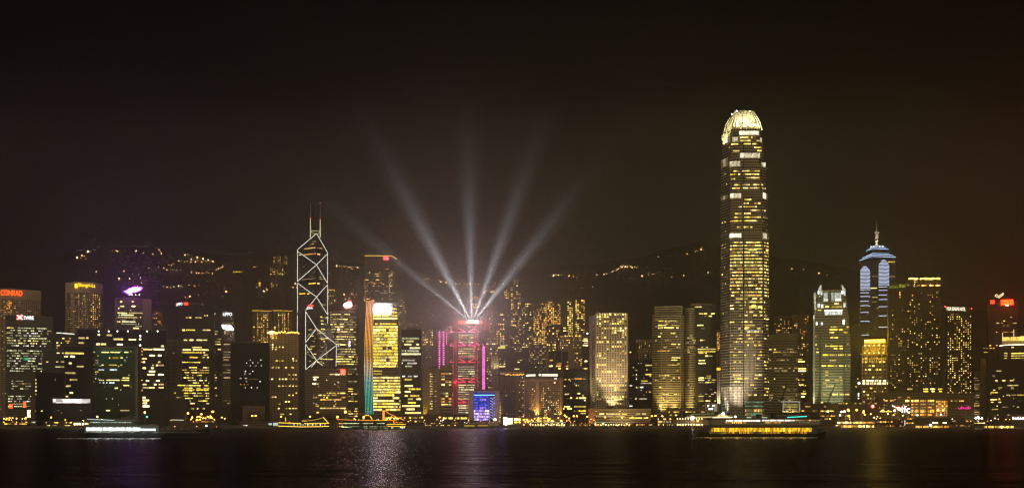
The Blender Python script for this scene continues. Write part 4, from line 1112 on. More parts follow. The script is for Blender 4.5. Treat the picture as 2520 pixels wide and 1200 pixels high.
b.done()
spot(b.P(1505, 1004, -7), b.P(1508, 960, 1), 9.5e4, 95, (1, .80, .46), blend=1)
spot(b.P(1500, 1012, -34), b.P(1505, 880, 1), 6.5e5, 60, (1, .74, .40), blend=1)
spot(b.P(1440, 1010, -4), b.P(1456, 900, 20), 2.6e5, 70, (1, .80, .42), blend=1)
b = T("post_office", "long low pale building with ribbon windows at the foot of the porthole tower", "public building", 1450, 1602, 1006, 1436, 22, wall=dict(col=(.40, .33, .23), fp=5.5, gz=.4, bp=5), face=.9, roof=False)
b.box("end_wall", 1448, 1464, 1004, 1042, -2, 0, plain("orange_brick", (.45, .24, .12))); b.box("plant_room", 1493, 1510, 1000, 1006, 3, 12, DARK); b.box("plant_room", 1521, 1548, 1001, 1006, 3, 12, DARK); b.box("cornice", 1464, 1602, 1005, 1007, -1.2, 0, plain("pale_trim", (.45, .38, .27)))
b.rows("cream*2 dim yel", 2.2, (1011, 1464, 1469, 1523, 1528, 1532, 1543), (1017.5, 1463, 1466, 1470, 1473, 1475, 1487, 1492, 1527, 1530, 1543, 1566, 1575, 1580, 1590), (1023, 1465, 1510, 1514, 1538), (1027.5, 1549, 1580, 1584, 1592)); b.done()
spot(b.P(1455, 1044, -8), b.P(1456, 1015, 0), 1.2e4, 100, (1, .55, .2))
spot(b.P(1530, 1046, -16), b.P(1530, 1015, 0), 2.6e4, 130, (1, .72, .3))

b = T("office_tower", "cream crowned tower with tall arched bays between two office groups", "office tower", 1568, 1607, 836, 1700, 30, wall=dict(col=(.42, .34, .20), fp=26, gz=.78, bp=6.4, gx=.45), face=.9)
b.box("cornice", 1566, 1609, 834.5, 838, -1.2, 8, BEIGE); b.box("cornice", 1568, 1607, 857, 859, -.8, 0, BEIGE); b.grid(1572, 1605, 838, 885, 7, 10, .12, "cream dim", .3, .3); b.done()
b = T("office_tower", "dark office block with white dashes below the cream crowned tower", "office tower", 1568, 1606, 884, 1620, 30, wall=dict(col=(.05, .042, .035), fp=6.2, gz=.5, bp=3))
b.rows("cream wht yel", 3, (898, 1588, 1604), (909, 1591, 1593), (920.5, 1588, 1604), (925, 1598, 1602), (936.5, 1579, 1594), (942, 1577, 1604), (952, 1565, 1568, 1575, 1583), (963.5, 1590, 1592, 1597, 1602), (980.5, 1563, 1566, 1573, 1592)); b.grid(1569, 1604, 890, 1010, 10, 20, .06, "dim wht", .5, .4); b.done()
b = T("office_tower", "dark narrow office block right of the porthole tower with few white dashes", "office tower", 1548, 1569, 896, 1660, 26, wall=dict(col=(.055, .046, .04), fp=6.2, gz=.5, bp=3))
b.rows("wht cream", 2.6, (866, 1550, 1553), (910.5, 1564, 1570), (921, 1565, 1569), (927, 1566, 1571), (932, 1565, 1570), (948, 1549, 1556), (998, 1549, 1556)); b.grid(1549, 1568, 900, 1020, 5, 19, .1, "dim wht yel", .5, .4); b.done()

# the two banded towers
BAND = dict(col=(.58, .49, .30), fp=5.75, gz=.60, bp=4, glass=(.02, .02, .016))
b = T("office_tower", "round-cornered tower of pale horizontal bands, floodlit yellow from below, left of its pair", "office tower", 1605, 1684, 772, 1560, 40, wall=BAND, plan="curve", sag=9, face=.9, group="pair of banded towers")
b.box("upper_setback", 1611, 1680, 752, 773, 5, 34, b.mat)
for px in (1627, 1641.5, 1675.5): b.box("pier", px - .6, px + .6, 775, 1030, b.yf(b.lx(px)) - 1.0, b.yf(b.lx(px)) + .2, plain("pale_trim", (.45, .38, .27)))
b.rows("yel*2 cream", 2.6, (789, 1620, 1633, 1636, 1640, 1648, 1664), (799.5, 1619, 1640, 1651, 1673), (805.5, 1619, 1632, 1635, 1658, 1664, 1671), (827, 1619, 1626, 1662, 1667), (846, 1652, 1664, 1668, 1674), (879, 1652, 1675), (885, 1652, 1667))
b.rows("amb yel", 2.6, (862.5, 1618, 1640, 1643, 1647), (897, 1643, 1667)); b.office(1612, 1675, 900, 1015, "yel amb dim*4", .6, .3, (2, 7), (3, 12)); b.office(1612, 1675, 780, 900, "dim*3 yel", .5, .25, (2, 8), (3, 12)); b.done()
spot(b.P(1628, 1036, -9), b.P(1630, 930, 0), 4.5e5, 58, (1, .74, .26), blend=1); spot(b.P(1662, 1036, -9), b.P(1660, 920, 0), 3.4e5, 60, (1, .74, .26), blend=1)
b = T("office_tower", "dark glass banded tower beside its floodlit pair, bands bright only on its left flank", "office tower", 1686, 1714, 758, 1575, 40, wall=BAND, plan="curve", sag=7, face=.9, group="pair of banded towers")
b.box("glass_wing", 1712, 1763, 750, 1040, 1.5, 44, wallmat((.07, .065, .045), (.022, .024, .018), 3.3, .6, 3.0, .92)); b.box("upper_drum", 1700, 1752, 744, 752, 8, 34, b.mat)
b.office(1687, 1712, 800, 1010, "dim*3 yel", .5, .35, (2, 8), (3, 10)); b.yf = lambda x: 1.45
b.rows("yel cream gold", 2.6, (760.5, 1701, 1706), (754.5, 1710, 1727), (771, 1720, 1731, 1733, 1740, 1750, 1759), (777, 1734, 1738, 1744, 1752), (799.5, 1716, 1731), (854, 1737, 1742), (868, 1719, 1732, 1735, 1740), (875, 1735, 1753), (893, 1719, 1737))
b.pw(1717, 1761, 857, 859.5, "yel"); b.pw(1717, 1761, 863, 865.5, "yel"); b.pw(1736, 1742, 873, 877, "gold")
b.rows("yel dim cream", 2.4, (924, 1739, 1750), (929, 1719, 1732, 1735, 1750), (934, 1719, 1733, 1752, 1762), (940, 1719, 1732, 1736, 1750), (974, 1719, 1732, 1737, 1740, 1744, 1750), (980, 1719, 1732), (985.5, 1719, 1732, 1736, 1748, 1758, 1762), (965, 1757, 1763), (886, 1719, 1735)); b.office(1716, 1760, 795, 1000, "dim*4 yel", .35, .3, (2, 10), (3, 12)); b.done()
spot(b.P(1697, 1036, -8), b.P(1700, 940, 0), 3.4e5, 60, (1, .74, .26), blend=1); spot(b.P(1712, 1030, -9), b.P(1705, 880, 0), 3.5e5, 30, (1, .74, .26), blend=1)
b = T("podium", "pale podium block with a square lit panel at the foot of the banded pair", "podium", 1640, 1772, 1003, 1450, 26, wall=dict(col=(.25, .2, .12), fp=8, gz=.4, bp=8, gx=.6), roof=False)
b.pw(1741, 1764, 994, 1011, emit("panel_dull", (.72, .70, .48), .42), name="sign_panel", off=.2); b.box("panel_frame", 1739, 1766, 992, 1012, -.05, .6, METAL); b.office(1645, 1735, 1006, 1030, "dim yel*2", .6, .4, (2, 8)); b.done()
b = T("apartment_tower", "narrow amber-windowed apartment tower squeezed left of the tallest tower", "apartment tower", 1757, 1776, 815, 2150, 20, wall=dict(col=(.25, .18, .1), fp=5, gz=.5, bp=5, gx=.6))
b.grid(1764, 1772, 818, 862, 3, 10, .72, "amb*2 org yel", .7, .5, clump=.4); b.done()
b = T("office_block", "slim cream block with dark window columns and a gold lit rooftop, left of tallest tower", "office block", 1765, 1778, 914, 1640, 20, mat=wallmat((.55, .47, .36), (.015, .015, .015), 5.6 * 1640 / F, .55, 4.6 * 1640 / F, .5), roof=False)
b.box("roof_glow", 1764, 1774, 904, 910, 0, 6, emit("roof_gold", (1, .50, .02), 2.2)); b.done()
spot(b.P(1771, 1000, -9), b.P(1771, 960, 0), 6e4, 100, (1, .84, .6), blend=1)

# ------------------------------------------------------------------ the tallest tower
b = T("skyscraper", "tallest tower of all, notched sides, narrowing to a glowing claw-shaped crown", "skyscraper", 1773, 1893, 300, 1480, 62, face=0, nowall=True)
mw = wallmat((.46, .40, .27), (.016, .016, .014), 3.62, .72, 2.6, .93)
facets = [(1773, 30), (1792, 9), (1796, 3.2), (1808, 0.6), (1829, 0), (1830.5, 1.6), (1831.5, -.6), (1877, -.6), (1878.5, 1.6), (1880, .4), (1893, 11)]
fx = [((p - CX) / F * (b.Y + y) - b.xc, y) for p, y in facets]
flat_lx = b.lx
def facet_lx(px):
    if px <= facets[0][0]: return fx[0][0] + (px - facets[0][0]) * b.Y / F
    for (p0, _), (p1, _), (a, _), (c, _) in zip(facets, facets[1:], fx, fx[1:]):
        if px <= p1: return a + (c - a) * (px - p0) / (p1 - p0)
    return fx[-1][0] + (px - facets[-1][0]) * b.Y / F
b.lx = facet_lx
XM = b.lx(1833)
def fy(x):
    if x <= fx[0][0]: return fx[0][1]
    for (a, c), (d, e) in zip(fx, fx[1:]):
        if x <= d: return c + (e - c) * (x - a) / (d - a)
    return fx[-1][1]
def ring(l, r, rec, z):
    hl, hr = (XM - b.lx(l)) / (XM - b.lx(1773)), (b.lx(r) - XM) / (b.lx(1893) - XM)
    P = [(XM + (x - XM) * (hl if x < XM else hr), y + rec) for x, y in fx]
    P += [(b.lx(r) - 3, 58 - rec), (b.lx(l) + 20, 62 - rec)]
    return [(x, y, z) for x, y in P]
tiers = [(1040, 572, 1773, 1893, 0), (572, 481, 1774.5, 1891.5, .8), (481, 404, 1777, 1888.5, 1.8), (404, 345, 1780, 1884, 2.9), (345, 314, 1785.5, 1878, 4.2)]
for i, (yb, yt, l, r, rec) in enumerate(tiers):
    G().loft([ring(l, r, rec, max(0, b.lz(yb, 1833)) - (.5 if i else 0)), ring(l, r, rec, b.lz(yt, 1833))]).out("wall" if i == 0 else "upper_wall", mw, b.root)
# stacked belts between the tiers
for (yb, yt, l, r, rec) in tiers[1:]:
    G().loft([ring(l - 1.4, r + 1.4, rec - 1.0, b.lz(yb + .8, 1833)), ring(l - 1.4, r + 1.4, rec - 1.0, b.lz(yb - .6, 1833))]).out("belt", plain("belt_metal", (.4, .36, .26)), b.root)
# crown
CRW = plain("crown_metal", (.80, .76, .58), .45)
cr = [(314, 1787, 1877), (300, 1790.5, 1873.5), (288, 1797, 1868), (278, 1806, 1862), (272, 1813, 1858)]
G().loft([ring(l, r, 5 + i * 1.6, b.lz(y, 1833)) for i, (y, l, r) in enumerate(cr)]).out("crown", CRW, b.root)
def crx(y):
    for (a, l, r), (c, d, e) in zip(cr, cr[1:]):
        if y >= c: t = (a - y) / (a - c); return l + (d - l) * t, r + (e - r) * t
    return cr[-1][1:]
for i in range(15):
    u = i / 14
    P, rr = [], []
    for k, y in enumerate((317, 306, 296, 286, 277, 270, 265.5)):
        l, r = crx(max(y, 272)); px = l + (r - l) * u; x = b.lx(px)
        yy = fy(XM + (x - XM) * 1.18) + 3.2 + k * 1.35 + (4.5 if k > 5 else 0)
        P.append((x, yy, b.lz(y - (2.5 - 4 * abs(u - .5)) * (k > 4), px))); rr.append(.85 - k * .09)
    G().tube(P, rr, 6).out("crown_claw", CRW, b.root)
for px, py in ((1817, 267), (1850, 268), (1806, 275)): b.lamp(px, py, 12, .8, L_WHT, "beacon")
G1 = emit("fin_glow", (1, .90, .62), 2.4, vary=.8, pane=.9); G2 = emit("fin_glow_cool", (.72, .95, .80), 1.1, vary=.7, pane=1.3)  # glowing panels stand in for the floodlight on the fins
b.yf = fy
def band(px0, px1, py0, py1, mat, rec, fins=0, name="glow_band"):
    b.pw(px0, px1, py0, py1, mat, name=name, off=-rec + .1)
    g = G(); n = fins or int((px1 - px0) / 2.4)
    for i in range(n + 1):
        x = b.lx(px0 + (px1 - px0) * i / n); y = fy(x) + rec - .9
        g.box(x - .28, x + .28, y, y + .9, b.lz(py1 + 2.5, px0), b.lz(py0 - .5, px0))
    g.out("fin_row", CRW, b.root)
band(1820, 1868, 302, 309, G1, 4.4); band(1821, 1869, 321, 330, G1, 4.2); band(1804, 1817, 336, 347, G1, 3.4); band(1872, 1876, 338, 348, G1, 4.0)
band(1781, 1797, 328, 343, G1, 4.4); band(1779, 1791, 320, 329, G2, 6)
band(1822, 1871, 376, 387, G1, 2.6); band(1796, 1822, 396, 408, G1, 2.0); band(1875, 1884, 399, 409, G1, 2.4); band(1776, 1792, 382, 400, emit("fin_glow_rose", (1, .82, .60), 1.3, vary=.8, pane=.9), 3)
band(1797, 1824, 475, 486, G1, 1.0); band(1876, 1888, 474, 487, G1, 1.2); band(1775, 1790, 474, 482, emit("fin_glow_dim", (1, .85, .45), .7, vary=.8), 2)
band(1794, 1824, 574, 584, G1, .2); band(1876, 1890, 573, 586, G1, .3)
# lit storeys
def st(py, mats, *segs, rec=0.0, h=3.0):
    for a, c in zip(segs[::2], segs[1::2]):
        x = a
        while x < c - .4:
            w = min(b.r.uniform(3, 11), c - x); b.pw(x, x + w, py - h / 2, py + h / 2, pick(mats, b.r), off=-rec + .02); x += w + b.r.uniform(.2, .9)
Y_ = "yel*3 gold cream*3 amb dim"
for py, segs in ((337, (1822, 1843, 1849, 1853, 1858, 1862)), (345, (1822, 1848, 1863, 1870)), (353, (1800, 1818, 1831, 1848, 1853, 1862)), (362, (1857, 1875)), (370, (1805, 1820, 1865, 1876)), (313.5, (1822, 1866)), (360, (1793, 1797))): st(py, Y_, *segs, rec=2.9)
for py, segs in ((420, (1806, 1820, 1827, 1870)), (428, (1797, 1813, 1817, 1822, 1828, 1870)), (437, (1838, 1870)), (439, (1800, 1810)), (454, (1808, 1822, 1827, 1870, 1874, 1878)), (462, (1803, 1822, 1829, 1871, 1875, 1885)), (420, (1781, 1789)), (447, (1786, 1791))): st(py, Y_, *segs, rec=1.8)
for py, segs in ((500, (1830, 1843, 1857, 1872)), (508.5, (1818, 1825, 1830, 1862)), (517, (1846, 1871, 1876, 1885)), (525, (1809, 1825, 1831, 1848)), (534, (1806, 1825, 1831, 1872, 1877, 1889)), (543, (1797, 1825, 1830, 1865, 1876, 1882)), (558.5, (1813, 1823, 1830, 1843, 1847, 1853)), (580, (1842, 1873)), (491, (1833, 1850)), (540, (1775, 1788)), (564, (1784, 1787))): st(py, Y_, *segs, rec=.8)
F5 = 8.15
for k in range(55):
    py = 596 + k * F5
    if py > 984: break
    if py < 600: st(603 - 6, Y_, 1836, 1862)
    for a, c, p in ((1796, 1828, .0), (1832, 1876, .0), (1879, 1892, .0), (1775, 1791, .0)):
        u = (py - 600) / 380
        dens = {1796: .95 if py < 690 else (.55 if py < 720 else (.30 if py < 900 else .4)), 1832: .96 if py < 690 else (.8 if py < 730 else (.42 if py < 850 else .28)), 1879: .9 if py < 730 else .36, 1775: .4 if py < 700 else .2}[a]
        x = a
        while x < c - 1:
            w = min(b.r.uniform(2.5, 11), c - x)
            if b.r.random() < dens: b.pw(x, x + w, py - 1.5, py + 1.5, pick(Y_ if a != 1775 else "dim*4 yel", b.r))
            x += w + b.r.uniform(.2, 1)
b.pw(1842, 1862, 611, 616, "gold"); b.pw(1884, 1891, 611, 617, "amb"); b.pw(1844, 1862, 752.5, 757.5, "gold"); b.pw(1865, 1876, 752.5, 757.5, "gold")
b.pw(1834, 1872, 811, 815, emit("storey_cool", (.45, .62, .58), .8, vary=.3)); b.pw(1833, 1844, 803, 807, "amb")
# vertical fins on the lower front and the floodlit foot
g = G()
for i in range(14):
    x = b.lx(1833 + i * 3.2); g.box(x - .22, x + .22, fy(x) - 1.0, fy(x) - .1, 0, b.lz(690 + 16 * i if i < 9 else 960, 1850))
g.out("mullion_fins", plain("fin_metal", (.45, .40, .28)), b.root)
g = G()
for i in range(11):
    x = b.lx(1794 + i * 3.2); g.box(x - .25, x + .25, fy(x) - 1.1, fy(x) - .1, 0, b.lz(950, 1800))
for i in range(5):
    x = b.lx(1775 + i * 3.6); g.box(x - .25, x + .25, fy(x) - 1.3, fy(x) - .1, 0, b.lz(950, 1780))
g.out("base_fins", plain("fin_pale", (.5, .46, .38)), b.root)
TE = emit("lobby_teal", (.30, .85, .60), .75, vary=.6, pane=1.2)
for j in range(4):
    for i in range(13):
        m = TE if j < 2 or b.r.random() < .3 else pick("yel amb", b.r)
        b.pw(1834.5 + i * 3.5, 1836.6 + i * 3.5, 987 + j * 9.5, (990.5 if j < 2 else 993) + j * 9.5, m, name="lobby_window")
for px in (1776, 1780, 1784, 1788):
    for py in (990, 1000, 1010): b.pw(px, px + 2.6, py, py + 7, TE, name="lobby_window")
b.yf = fy
b.box("canopy", 1830, 1884, 1025, 1027.5, -6, 2, emit("canopy_glow", (.6, .85, .55), .9))
b.done()
IF = b
for px, w in ((1800, 3.4e5), (1818, 2.6e5)): spot(b.P(px, 1036, -13), b.P(px + 6, 900, 0), w, 50, (1, .80, .66), blend=1)
spot(b.P(1776, 1036, 4), b.P(1782, 880, 22), 3.0e5, 46, (1, .86, .70), blend=1)
spot(b.P(1782, 1030, -58), b.P(1800, 860, 4), 6.5e5, 75, (1, .86, .66), blend=1)
for px in (1815, 1833, 1851, 1866): spot(b.P(px, 313, -6), b.P(px, 283, 12), 6.0e4, 80, (1, .92, .56), blend=.8)
spot(b.P(1782, 335, 8), b.P(1797, 300, 20), 0.9e5, 80, (1, .88, .44), blend=.8)
spot(b.P(1770, 352, 18), b.P(1788, 318, 24), 7e4, 80, (1, .88, .44), blend=.8)
spot(b.P(1884, 320, -4), b.P(1872, 296, 12), 4e4, 70, (1, .92, .6), blend=.8)

b = T("office_tower", "striped olive office block joined to the tallest tower's right side", "office tower", 1890, 1963, 823, 1600, 36, wall=dict(col=(.34, .30, .18), fp=6.6, gz=.45, bp=4), face=.9)
b.box("roof_screen", 1893, 1963, 822, 836, -.4, 0, plain("olive_panel", (.24, .20, .12))); b.office(1893, 1962, 838, 905, "yel dim*4", .7, .4, (2, 10), (2, 9)); b.office(1893, 1962, 905, 1010, "yel*2 dim*2 cream", .55, .28, (2, 8), (3, 12)); b.done()
spot(b.P(1945, 1030, -8), b.P(1948, 960, 0), 5e4, 80, (1, .85, .4), blend=1)
b = T("apartment_tower", "tall apartment slab dotted amber behind the striped olive block", "apartment tower", 1950, 1993, 774, 2200, 30, wall=dict(col=(.17, .13, .08), fp=5.2, gz=.5, bp=5, gx=.6))
b.grid(1954, 1990, 777, 900, 8, 24, .24, "amb*2 yel org", .6, .4, clump=.7); b.done()
b = T("apartment_tower", "low wide apartment block with amber specks behind the olive office block", "apartment tower", 1902, 1950, 780, 2250, 26, wall=dict(col=(.15, .12, .08), fp=5.2, gz=.5, bp=5, gx=.6))
b.grid(1905, 1948, 783, 825, 9, 8, .26, "amb*2 yel", .6, .4, clump=.7); b.done()
b = T("office_block", "small bright-storeyed block between the olive block and the horned tower", "office block", 1962, 1986, 880, 1720, 22, wall=dict(col=(.2, .16, .1), fp=5.8, gz=.5, bp=4))
b.rows("cream yel fire", 3, (884, 1965, 1975), (889, 1964, 1980), (906, 1964, 1984), (912, 1964, 1984), (946, 1966, 1978), (968, 1971, 1984), (975, 1972, 1980)); b.grid(1964, 1984, 895, 980, 5, 12, .25, "amb yel dim", .5, .4); b.done()

# horned tower
b = T("office_tower", "tower with floodlit stepped shoulders and two white curved horns at the roof", "office tower", 2001, 2093, 818, 1560, 46, wall=dict(col=(.42, .42, .30), fp=6.8, gz=.40, bp=2.2, gx=.9, glass=(.02, .022, .018)), face=.85, roof=False)
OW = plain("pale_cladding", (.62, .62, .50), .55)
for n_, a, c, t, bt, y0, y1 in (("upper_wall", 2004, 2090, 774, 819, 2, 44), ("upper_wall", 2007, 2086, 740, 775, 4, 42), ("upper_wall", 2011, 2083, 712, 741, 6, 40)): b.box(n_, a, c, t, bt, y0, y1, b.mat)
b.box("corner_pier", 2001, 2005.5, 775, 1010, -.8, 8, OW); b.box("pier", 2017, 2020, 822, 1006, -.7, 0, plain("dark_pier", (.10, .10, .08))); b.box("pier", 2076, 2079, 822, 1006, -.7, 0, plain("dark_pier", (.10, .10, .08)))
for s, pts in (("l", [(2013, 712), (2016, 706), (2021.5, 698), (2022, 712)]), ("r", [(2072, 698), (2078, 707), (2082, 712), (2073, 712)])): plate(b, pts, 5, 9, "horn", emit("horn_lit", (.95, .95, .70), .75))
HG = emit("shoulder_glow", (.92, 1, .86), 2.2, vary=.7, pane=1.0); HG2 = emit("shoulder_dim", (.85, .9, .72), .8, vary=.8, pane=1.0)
def hb(px0, px1, py0, py1, m, y): b.pw(px0, px1, py0, py1, m, name="glow_band", off=-y + .15)
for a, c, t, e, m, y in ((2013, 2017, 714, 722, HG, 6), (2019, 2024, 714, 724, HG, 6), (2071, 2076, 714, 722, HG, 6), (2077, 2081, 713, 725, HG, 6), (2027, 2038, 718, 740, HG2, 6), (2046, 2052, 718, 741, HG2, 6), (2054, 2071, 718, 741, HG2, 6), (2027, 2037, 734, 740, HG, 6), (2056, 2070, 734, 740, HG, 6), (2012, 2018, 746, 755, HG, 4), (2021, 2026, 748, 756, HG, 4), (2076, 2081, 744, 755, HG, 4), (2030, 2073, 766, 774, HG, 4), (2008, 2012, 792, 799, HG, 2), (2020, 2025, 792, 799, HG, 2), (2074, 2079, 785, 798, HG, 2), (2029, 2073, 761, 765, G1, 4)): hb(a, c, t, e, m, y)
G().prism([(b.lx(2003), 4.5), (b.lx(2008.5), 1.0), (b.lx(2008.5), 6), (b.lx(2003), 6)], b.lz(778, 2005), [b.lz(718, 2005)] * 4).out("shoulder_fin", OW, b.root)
b.yf = lambda x: 3.5
b.rows("yel cream gold", 2.6, (746, 2053, 2065), (753.5, 2031, 2040, 2047, 2073), (782, 2029, 2037, 2040, 2044, 2050, 2055, 2065, 2073), (762, 2013, 2021), (789, 2029, 2047)); b.yf = lambda x: 0
b.rows("yel*3 cream gold", 2.8, (804, 2044, 2059, 2083, 2090), (810.5, 2041, 2062, 2065, 2073), (817.5, 2041, 2053, 2076, 2086), (830, 2043, 2051, 2053, 2062), (851, 2031, 2040, 2042, 2062, 2065, 2074), (857, 2052, 2062, 2066, 2074), (872.5, 2024, 2038, 2041, 2060, 2063, 2082, 2086, 2094), (886, 2042, 2057), (899.5, 2022, 2033, 2037, 2053, 2056, 2060, 2065, 2082, 2087, 2092), (934.5, 2031, 2041, 2055, 2064, 2066, 2074), (942, 2026, 2034, 2067, 2074), (949, 2032, 2052), (969.5, 2025, 2034, 2042, 2062, 2066, 2090), (922, 2030, 2038), (858, 2010, 2014), (866, 2009, 2015), (914.5, 2031, 2038)); b.office(2006, 2092, 820, 985, "yel dim", .35, .12, (2, 6), (4, 14)); b.done()
spot(b.P(2048, 1016, -9), b.P(2048, 960, 0), 1.1e5, 90, (.92, 1, .58), blend=1); spot(b.P(2048, 1020, -30), b.P(2046, 900, 0), 1.3e5, 60, (.92, 1, .55), blend=1); spot(b.P(2000, 1015, -5), b.P(2004, 900, 0), 1.4e5, 34, (.92, 1, .6), blend=1)
for px, py, y in ((2000, 790, -4), (2005, 752, -1)): spot(b.P(px, py, y), b.P(2006, py - 36, 6), 3.5e4, 60, (.95, 1, .8))

# blue-ringed tower
b = T("office_tower", "dark tower with stepped blue roof light rings and two stacks of blue bars", "office tower", 2117, 2185, 640, 1960, 44, wall=dict(col=(.10, .088, .06), fp=6, gz=.5, bp=4), face=.9)
rt = plain("dark_roof", (.05, .05, .06), .5)
g = G()
def blk(px0, px1, t, e, y0, y1): g.box(b.lx(px0), b.lx(px1), y0, y1, b.lz(e, (px0 + px1) / 2), b.lz(t, (px0 + px1) / 2))
ap = (b.lx(2157), 20)
g.loft([[(b.lx(2114), 0, b.lz(643, 2150)), (b.lx(2148), -8, b.lz(637, 2150)), (b.lx(2203), 2, b.lz(637, 2150)), (b.lx(2196), 44, b.lz(640, 2150)), (b.lx(2120), 40, b.lz(643, 2150))], [(b.lx(2131), 8, b.lz(620, 2150)), (b.lx(2148), 0, b.lz(618, 2150)), (b.lx(2186), 6, b.lz(617, 2150)), (b.lx(2182), 34, b.lz(617, 2150)), (b.lx(2134), 32, b.lz(620, 2150))], [(b.lx(2147), 16, b.lz(606, 2150)), (b.lx(2152), 12, b.lz(605, 2150)), (b.lx(2172), 14, b.lz(605, 2150)), (b.lx(2170), 28, b.lz(605, 2150)), (b.lx(2149), 28, b.lz(606, 2150))]])
g.out("roof", rt, b.root)
b.box("upper_wing", 2148, 2203, 637.5, 1000, 2, 40, b.mat)
for pts, r in (([(2114, 643), (2145, 632), (2204, 634.5)], .55), ([(2122, 636.5), (2146, 628), (2198, 630)], .5), ([(2131, 632), (2147, 625), (2188, 626)], .4), ([(2131, 619), (2147, 613), (2186, 615)], .5), ([(2138, 614.5), (2149, 609.5), (2180, 611)], .45), ([(2146, 609), (2153, 606), (2174, 606.5)], .4)):
    b.line("light_tube", pts, r, emit("tube_sky_blue", (.55, .74, 1.0), 1.6), -10)
y0 = 656.5
rows = [656.5, 659, 662, 665] + [668 + 3.4 * i for i in range(13)] + [713, 720.5, 729.5, 741, 752, 768.5, 790.5, 824]
for i, py in enumerate(rows):
    w = min(1, .35 + i * .2); c = 2128
    b.line("light_bar", [(c - 11 * w, py + .3), (c + 7 * w, py - .2), (c + 13 * w if i < 17 or i % 2 else c + 10, py + .9)], .5, T_BLUE, -5)
rows = [641, 644, 647, 650.5] + [654 + 3.35 * i for i in range(15)] + [706, 714.5, 726, 737, 754.5, 777, 804.5]
for i, py in enumerate(rows):
    w = min(1, .35 + i * .2); c = 2174
    b.line("light_bar", [(c - 12 * w, py + .3), (c + 6 * w if i < 19 else c + 9, py - .2)] + ([(c + 14 * w, py + .9)] if i < 19 else []), .5, T_BLUE, -5)
for px0, px1, t in ((2117, 2141, 655), (2162, 2188, 640)): b.box("light_shaft", px0, px1, t + 10, 1000, -3.5, 1, wallmat((.09, .08, .06), (.02, .02, .02), 4, .5, 3))
b.rows("dim yel", 2, (644, 2185, 2203), (680, 2146, 2160, 2188, 2203), (708.5, 2142, 2158), (731, 2146, 2160, 2173, 2182), (742, 2146, 2158), (754, 2172, 2182), (758, 2157, 2162), (760, 2116, 2120)); b.grid(2112, 2117, 760, 800, 1, 10, .6, "amb dim", .5, .4)
SP = plain("spire_metal", (.62, .58, .46), .4)
zz = lambda py: b.lz(py, 2158)
x = b.lx(2158.5); yy = 20
g = G()
for a in range(4):
    dx, dy = math.cos(a * 1.57 + .6), math.sin(a * 1.57 + .6)
    g.tube([(x + 3.4 * dx, yy + 3.4 * dy, zz(606)), (x + 1.5 * dx, yy + 1.5 * dy, zz(596)), (x + 2.6 * dx, yy + 2.6 * dy, zz(588))], .55, 5)
g.tube([(x, yy, zz(606)), (x, yy, zz(588)), (x, yy, zz(564)), (x, yy, zz(556)), (x, yy, zz(538))], [1.2, 1.1, .9, .5, .2], 6)
g.ball((x, yy, zz(587.5)), 3.4, 10, 5, .25)
for s in (-1, 1):
    g.ball((x + s * 2.6, yy - .5, zz(567)), 1.7, 8, 5, .9); g.tube([(x + s * 1.6, yy, zz(570)), (x + s * 2.2, yy, zz(584))], [.9, .5], 5)
g.out("spire", SP, b.root)
for px in (2144, 2150, 2165, 2173): b.lamp(px, 605, 8, .8, emit("lamp_cool", (.7, .85, 1), 8))
b.done()
spot(b.P(2159, 606, 6), b.P(2158.5, 570, 20), 3.0e4, 60, (1, .95, .75)); spot(b.P(2156, 606, 10), b.P(2158.5, 585, 20), 1.6e4, 70, (1, .95, .75))

# gold-topped block
b = T("office_tower", "ornate block with blazing gold floodlit top storeys and a green sign letter", "office tower", 2120, 2185, 872, 1620, 32, wall=dict(col=(.36, .28, .14), fp=9.2, gz=.55, bp=10.5, gx=.74), face=.85)
GS = plain("gold_stone", (.55, .42, .20))
b.box("upper_stage", 2123, 2183, 851, 872, 2, 30, GS); b.box("top_stage", 2128, 2181, 834, 852, 5, 27, GS); b.box("cornice", 2117, 2187, 869, 872.5, -2, 4, GS); b.box("cornice", 2121, 2185, 849.5, 852, .5, 6, GS); b.box("cornice", 2126, 2183, 842, 844, 3, 8, GS)
for i in range(5): px = 2131 + i * 11.5; b.box("buttress", px - 1.2, px + 1.2, 843, 872, -1, 4, GS)
for i in range(6): px = 2122 + i * 11.8; b.box("pier", px - 1, px + 1, 872, 1010, -1, 0, GS)
b.text("MANULIFE", 2131, 2177, 835, 841, emit("sign_gold", (1, .66, .06), 9.0), y=3); b.pw(2128, 2178, 834.5, 841.5, emit("sign_gold_back", (1, .56, .03), 8.0), name="sign_back", off=-4.2); b.lamp(2133.5, 838, 2, 1.6, emit("sign_green_dot", (.2, 1, .35), 5), "sign_emblem")
b.pw(2129, 2138, 847.5, 850.5, "wht", off=-4); 
for i in range(5):
    px = 2131 + i * 11.5
    for py in (849, 868): b.lamp(px - 3, py, -.5, .6, emit("uplight", (1, .62, .10), 14), "uplight")
b.grid(2127, 2180, 876, 932, 6, 6, .45, "yel*2 cream dim", .6, .45); b.rows("fire", 4, (936, 2123, 2129, 2132, 2139, 2142, 2149, 2153, 2160, 2163, 2169, 2173, 2180)); b.rows("fire", 5.2, (942.5, 2122, 2128, 2131, 2139, 2142, 2149, 2152, 2160, 2162, 2169, 2172, 2181, 2183, 2186)); b.grid(2122, 2184, 950, 1000, 7, 6, .35, "yel*2 cream dim", .6, .4); b.done()
for px in (2127, 2137, 2150, 2163, 2178): spot(b.P(px, 867, -3.2), b.P(px, 848, 3), 2.6e4, 100, (1, .66, .10)); spot(b.P(px, 848.5, 1), b.P(px, 838, 6), 1.8e4, 110, (1, .62, .08))
for px in (2126, 2140, 2155, 2170): spot(b.P(px, 893, -3), b.P(px, 876, 0), 1.2e4, 100, (1, .66, .12))
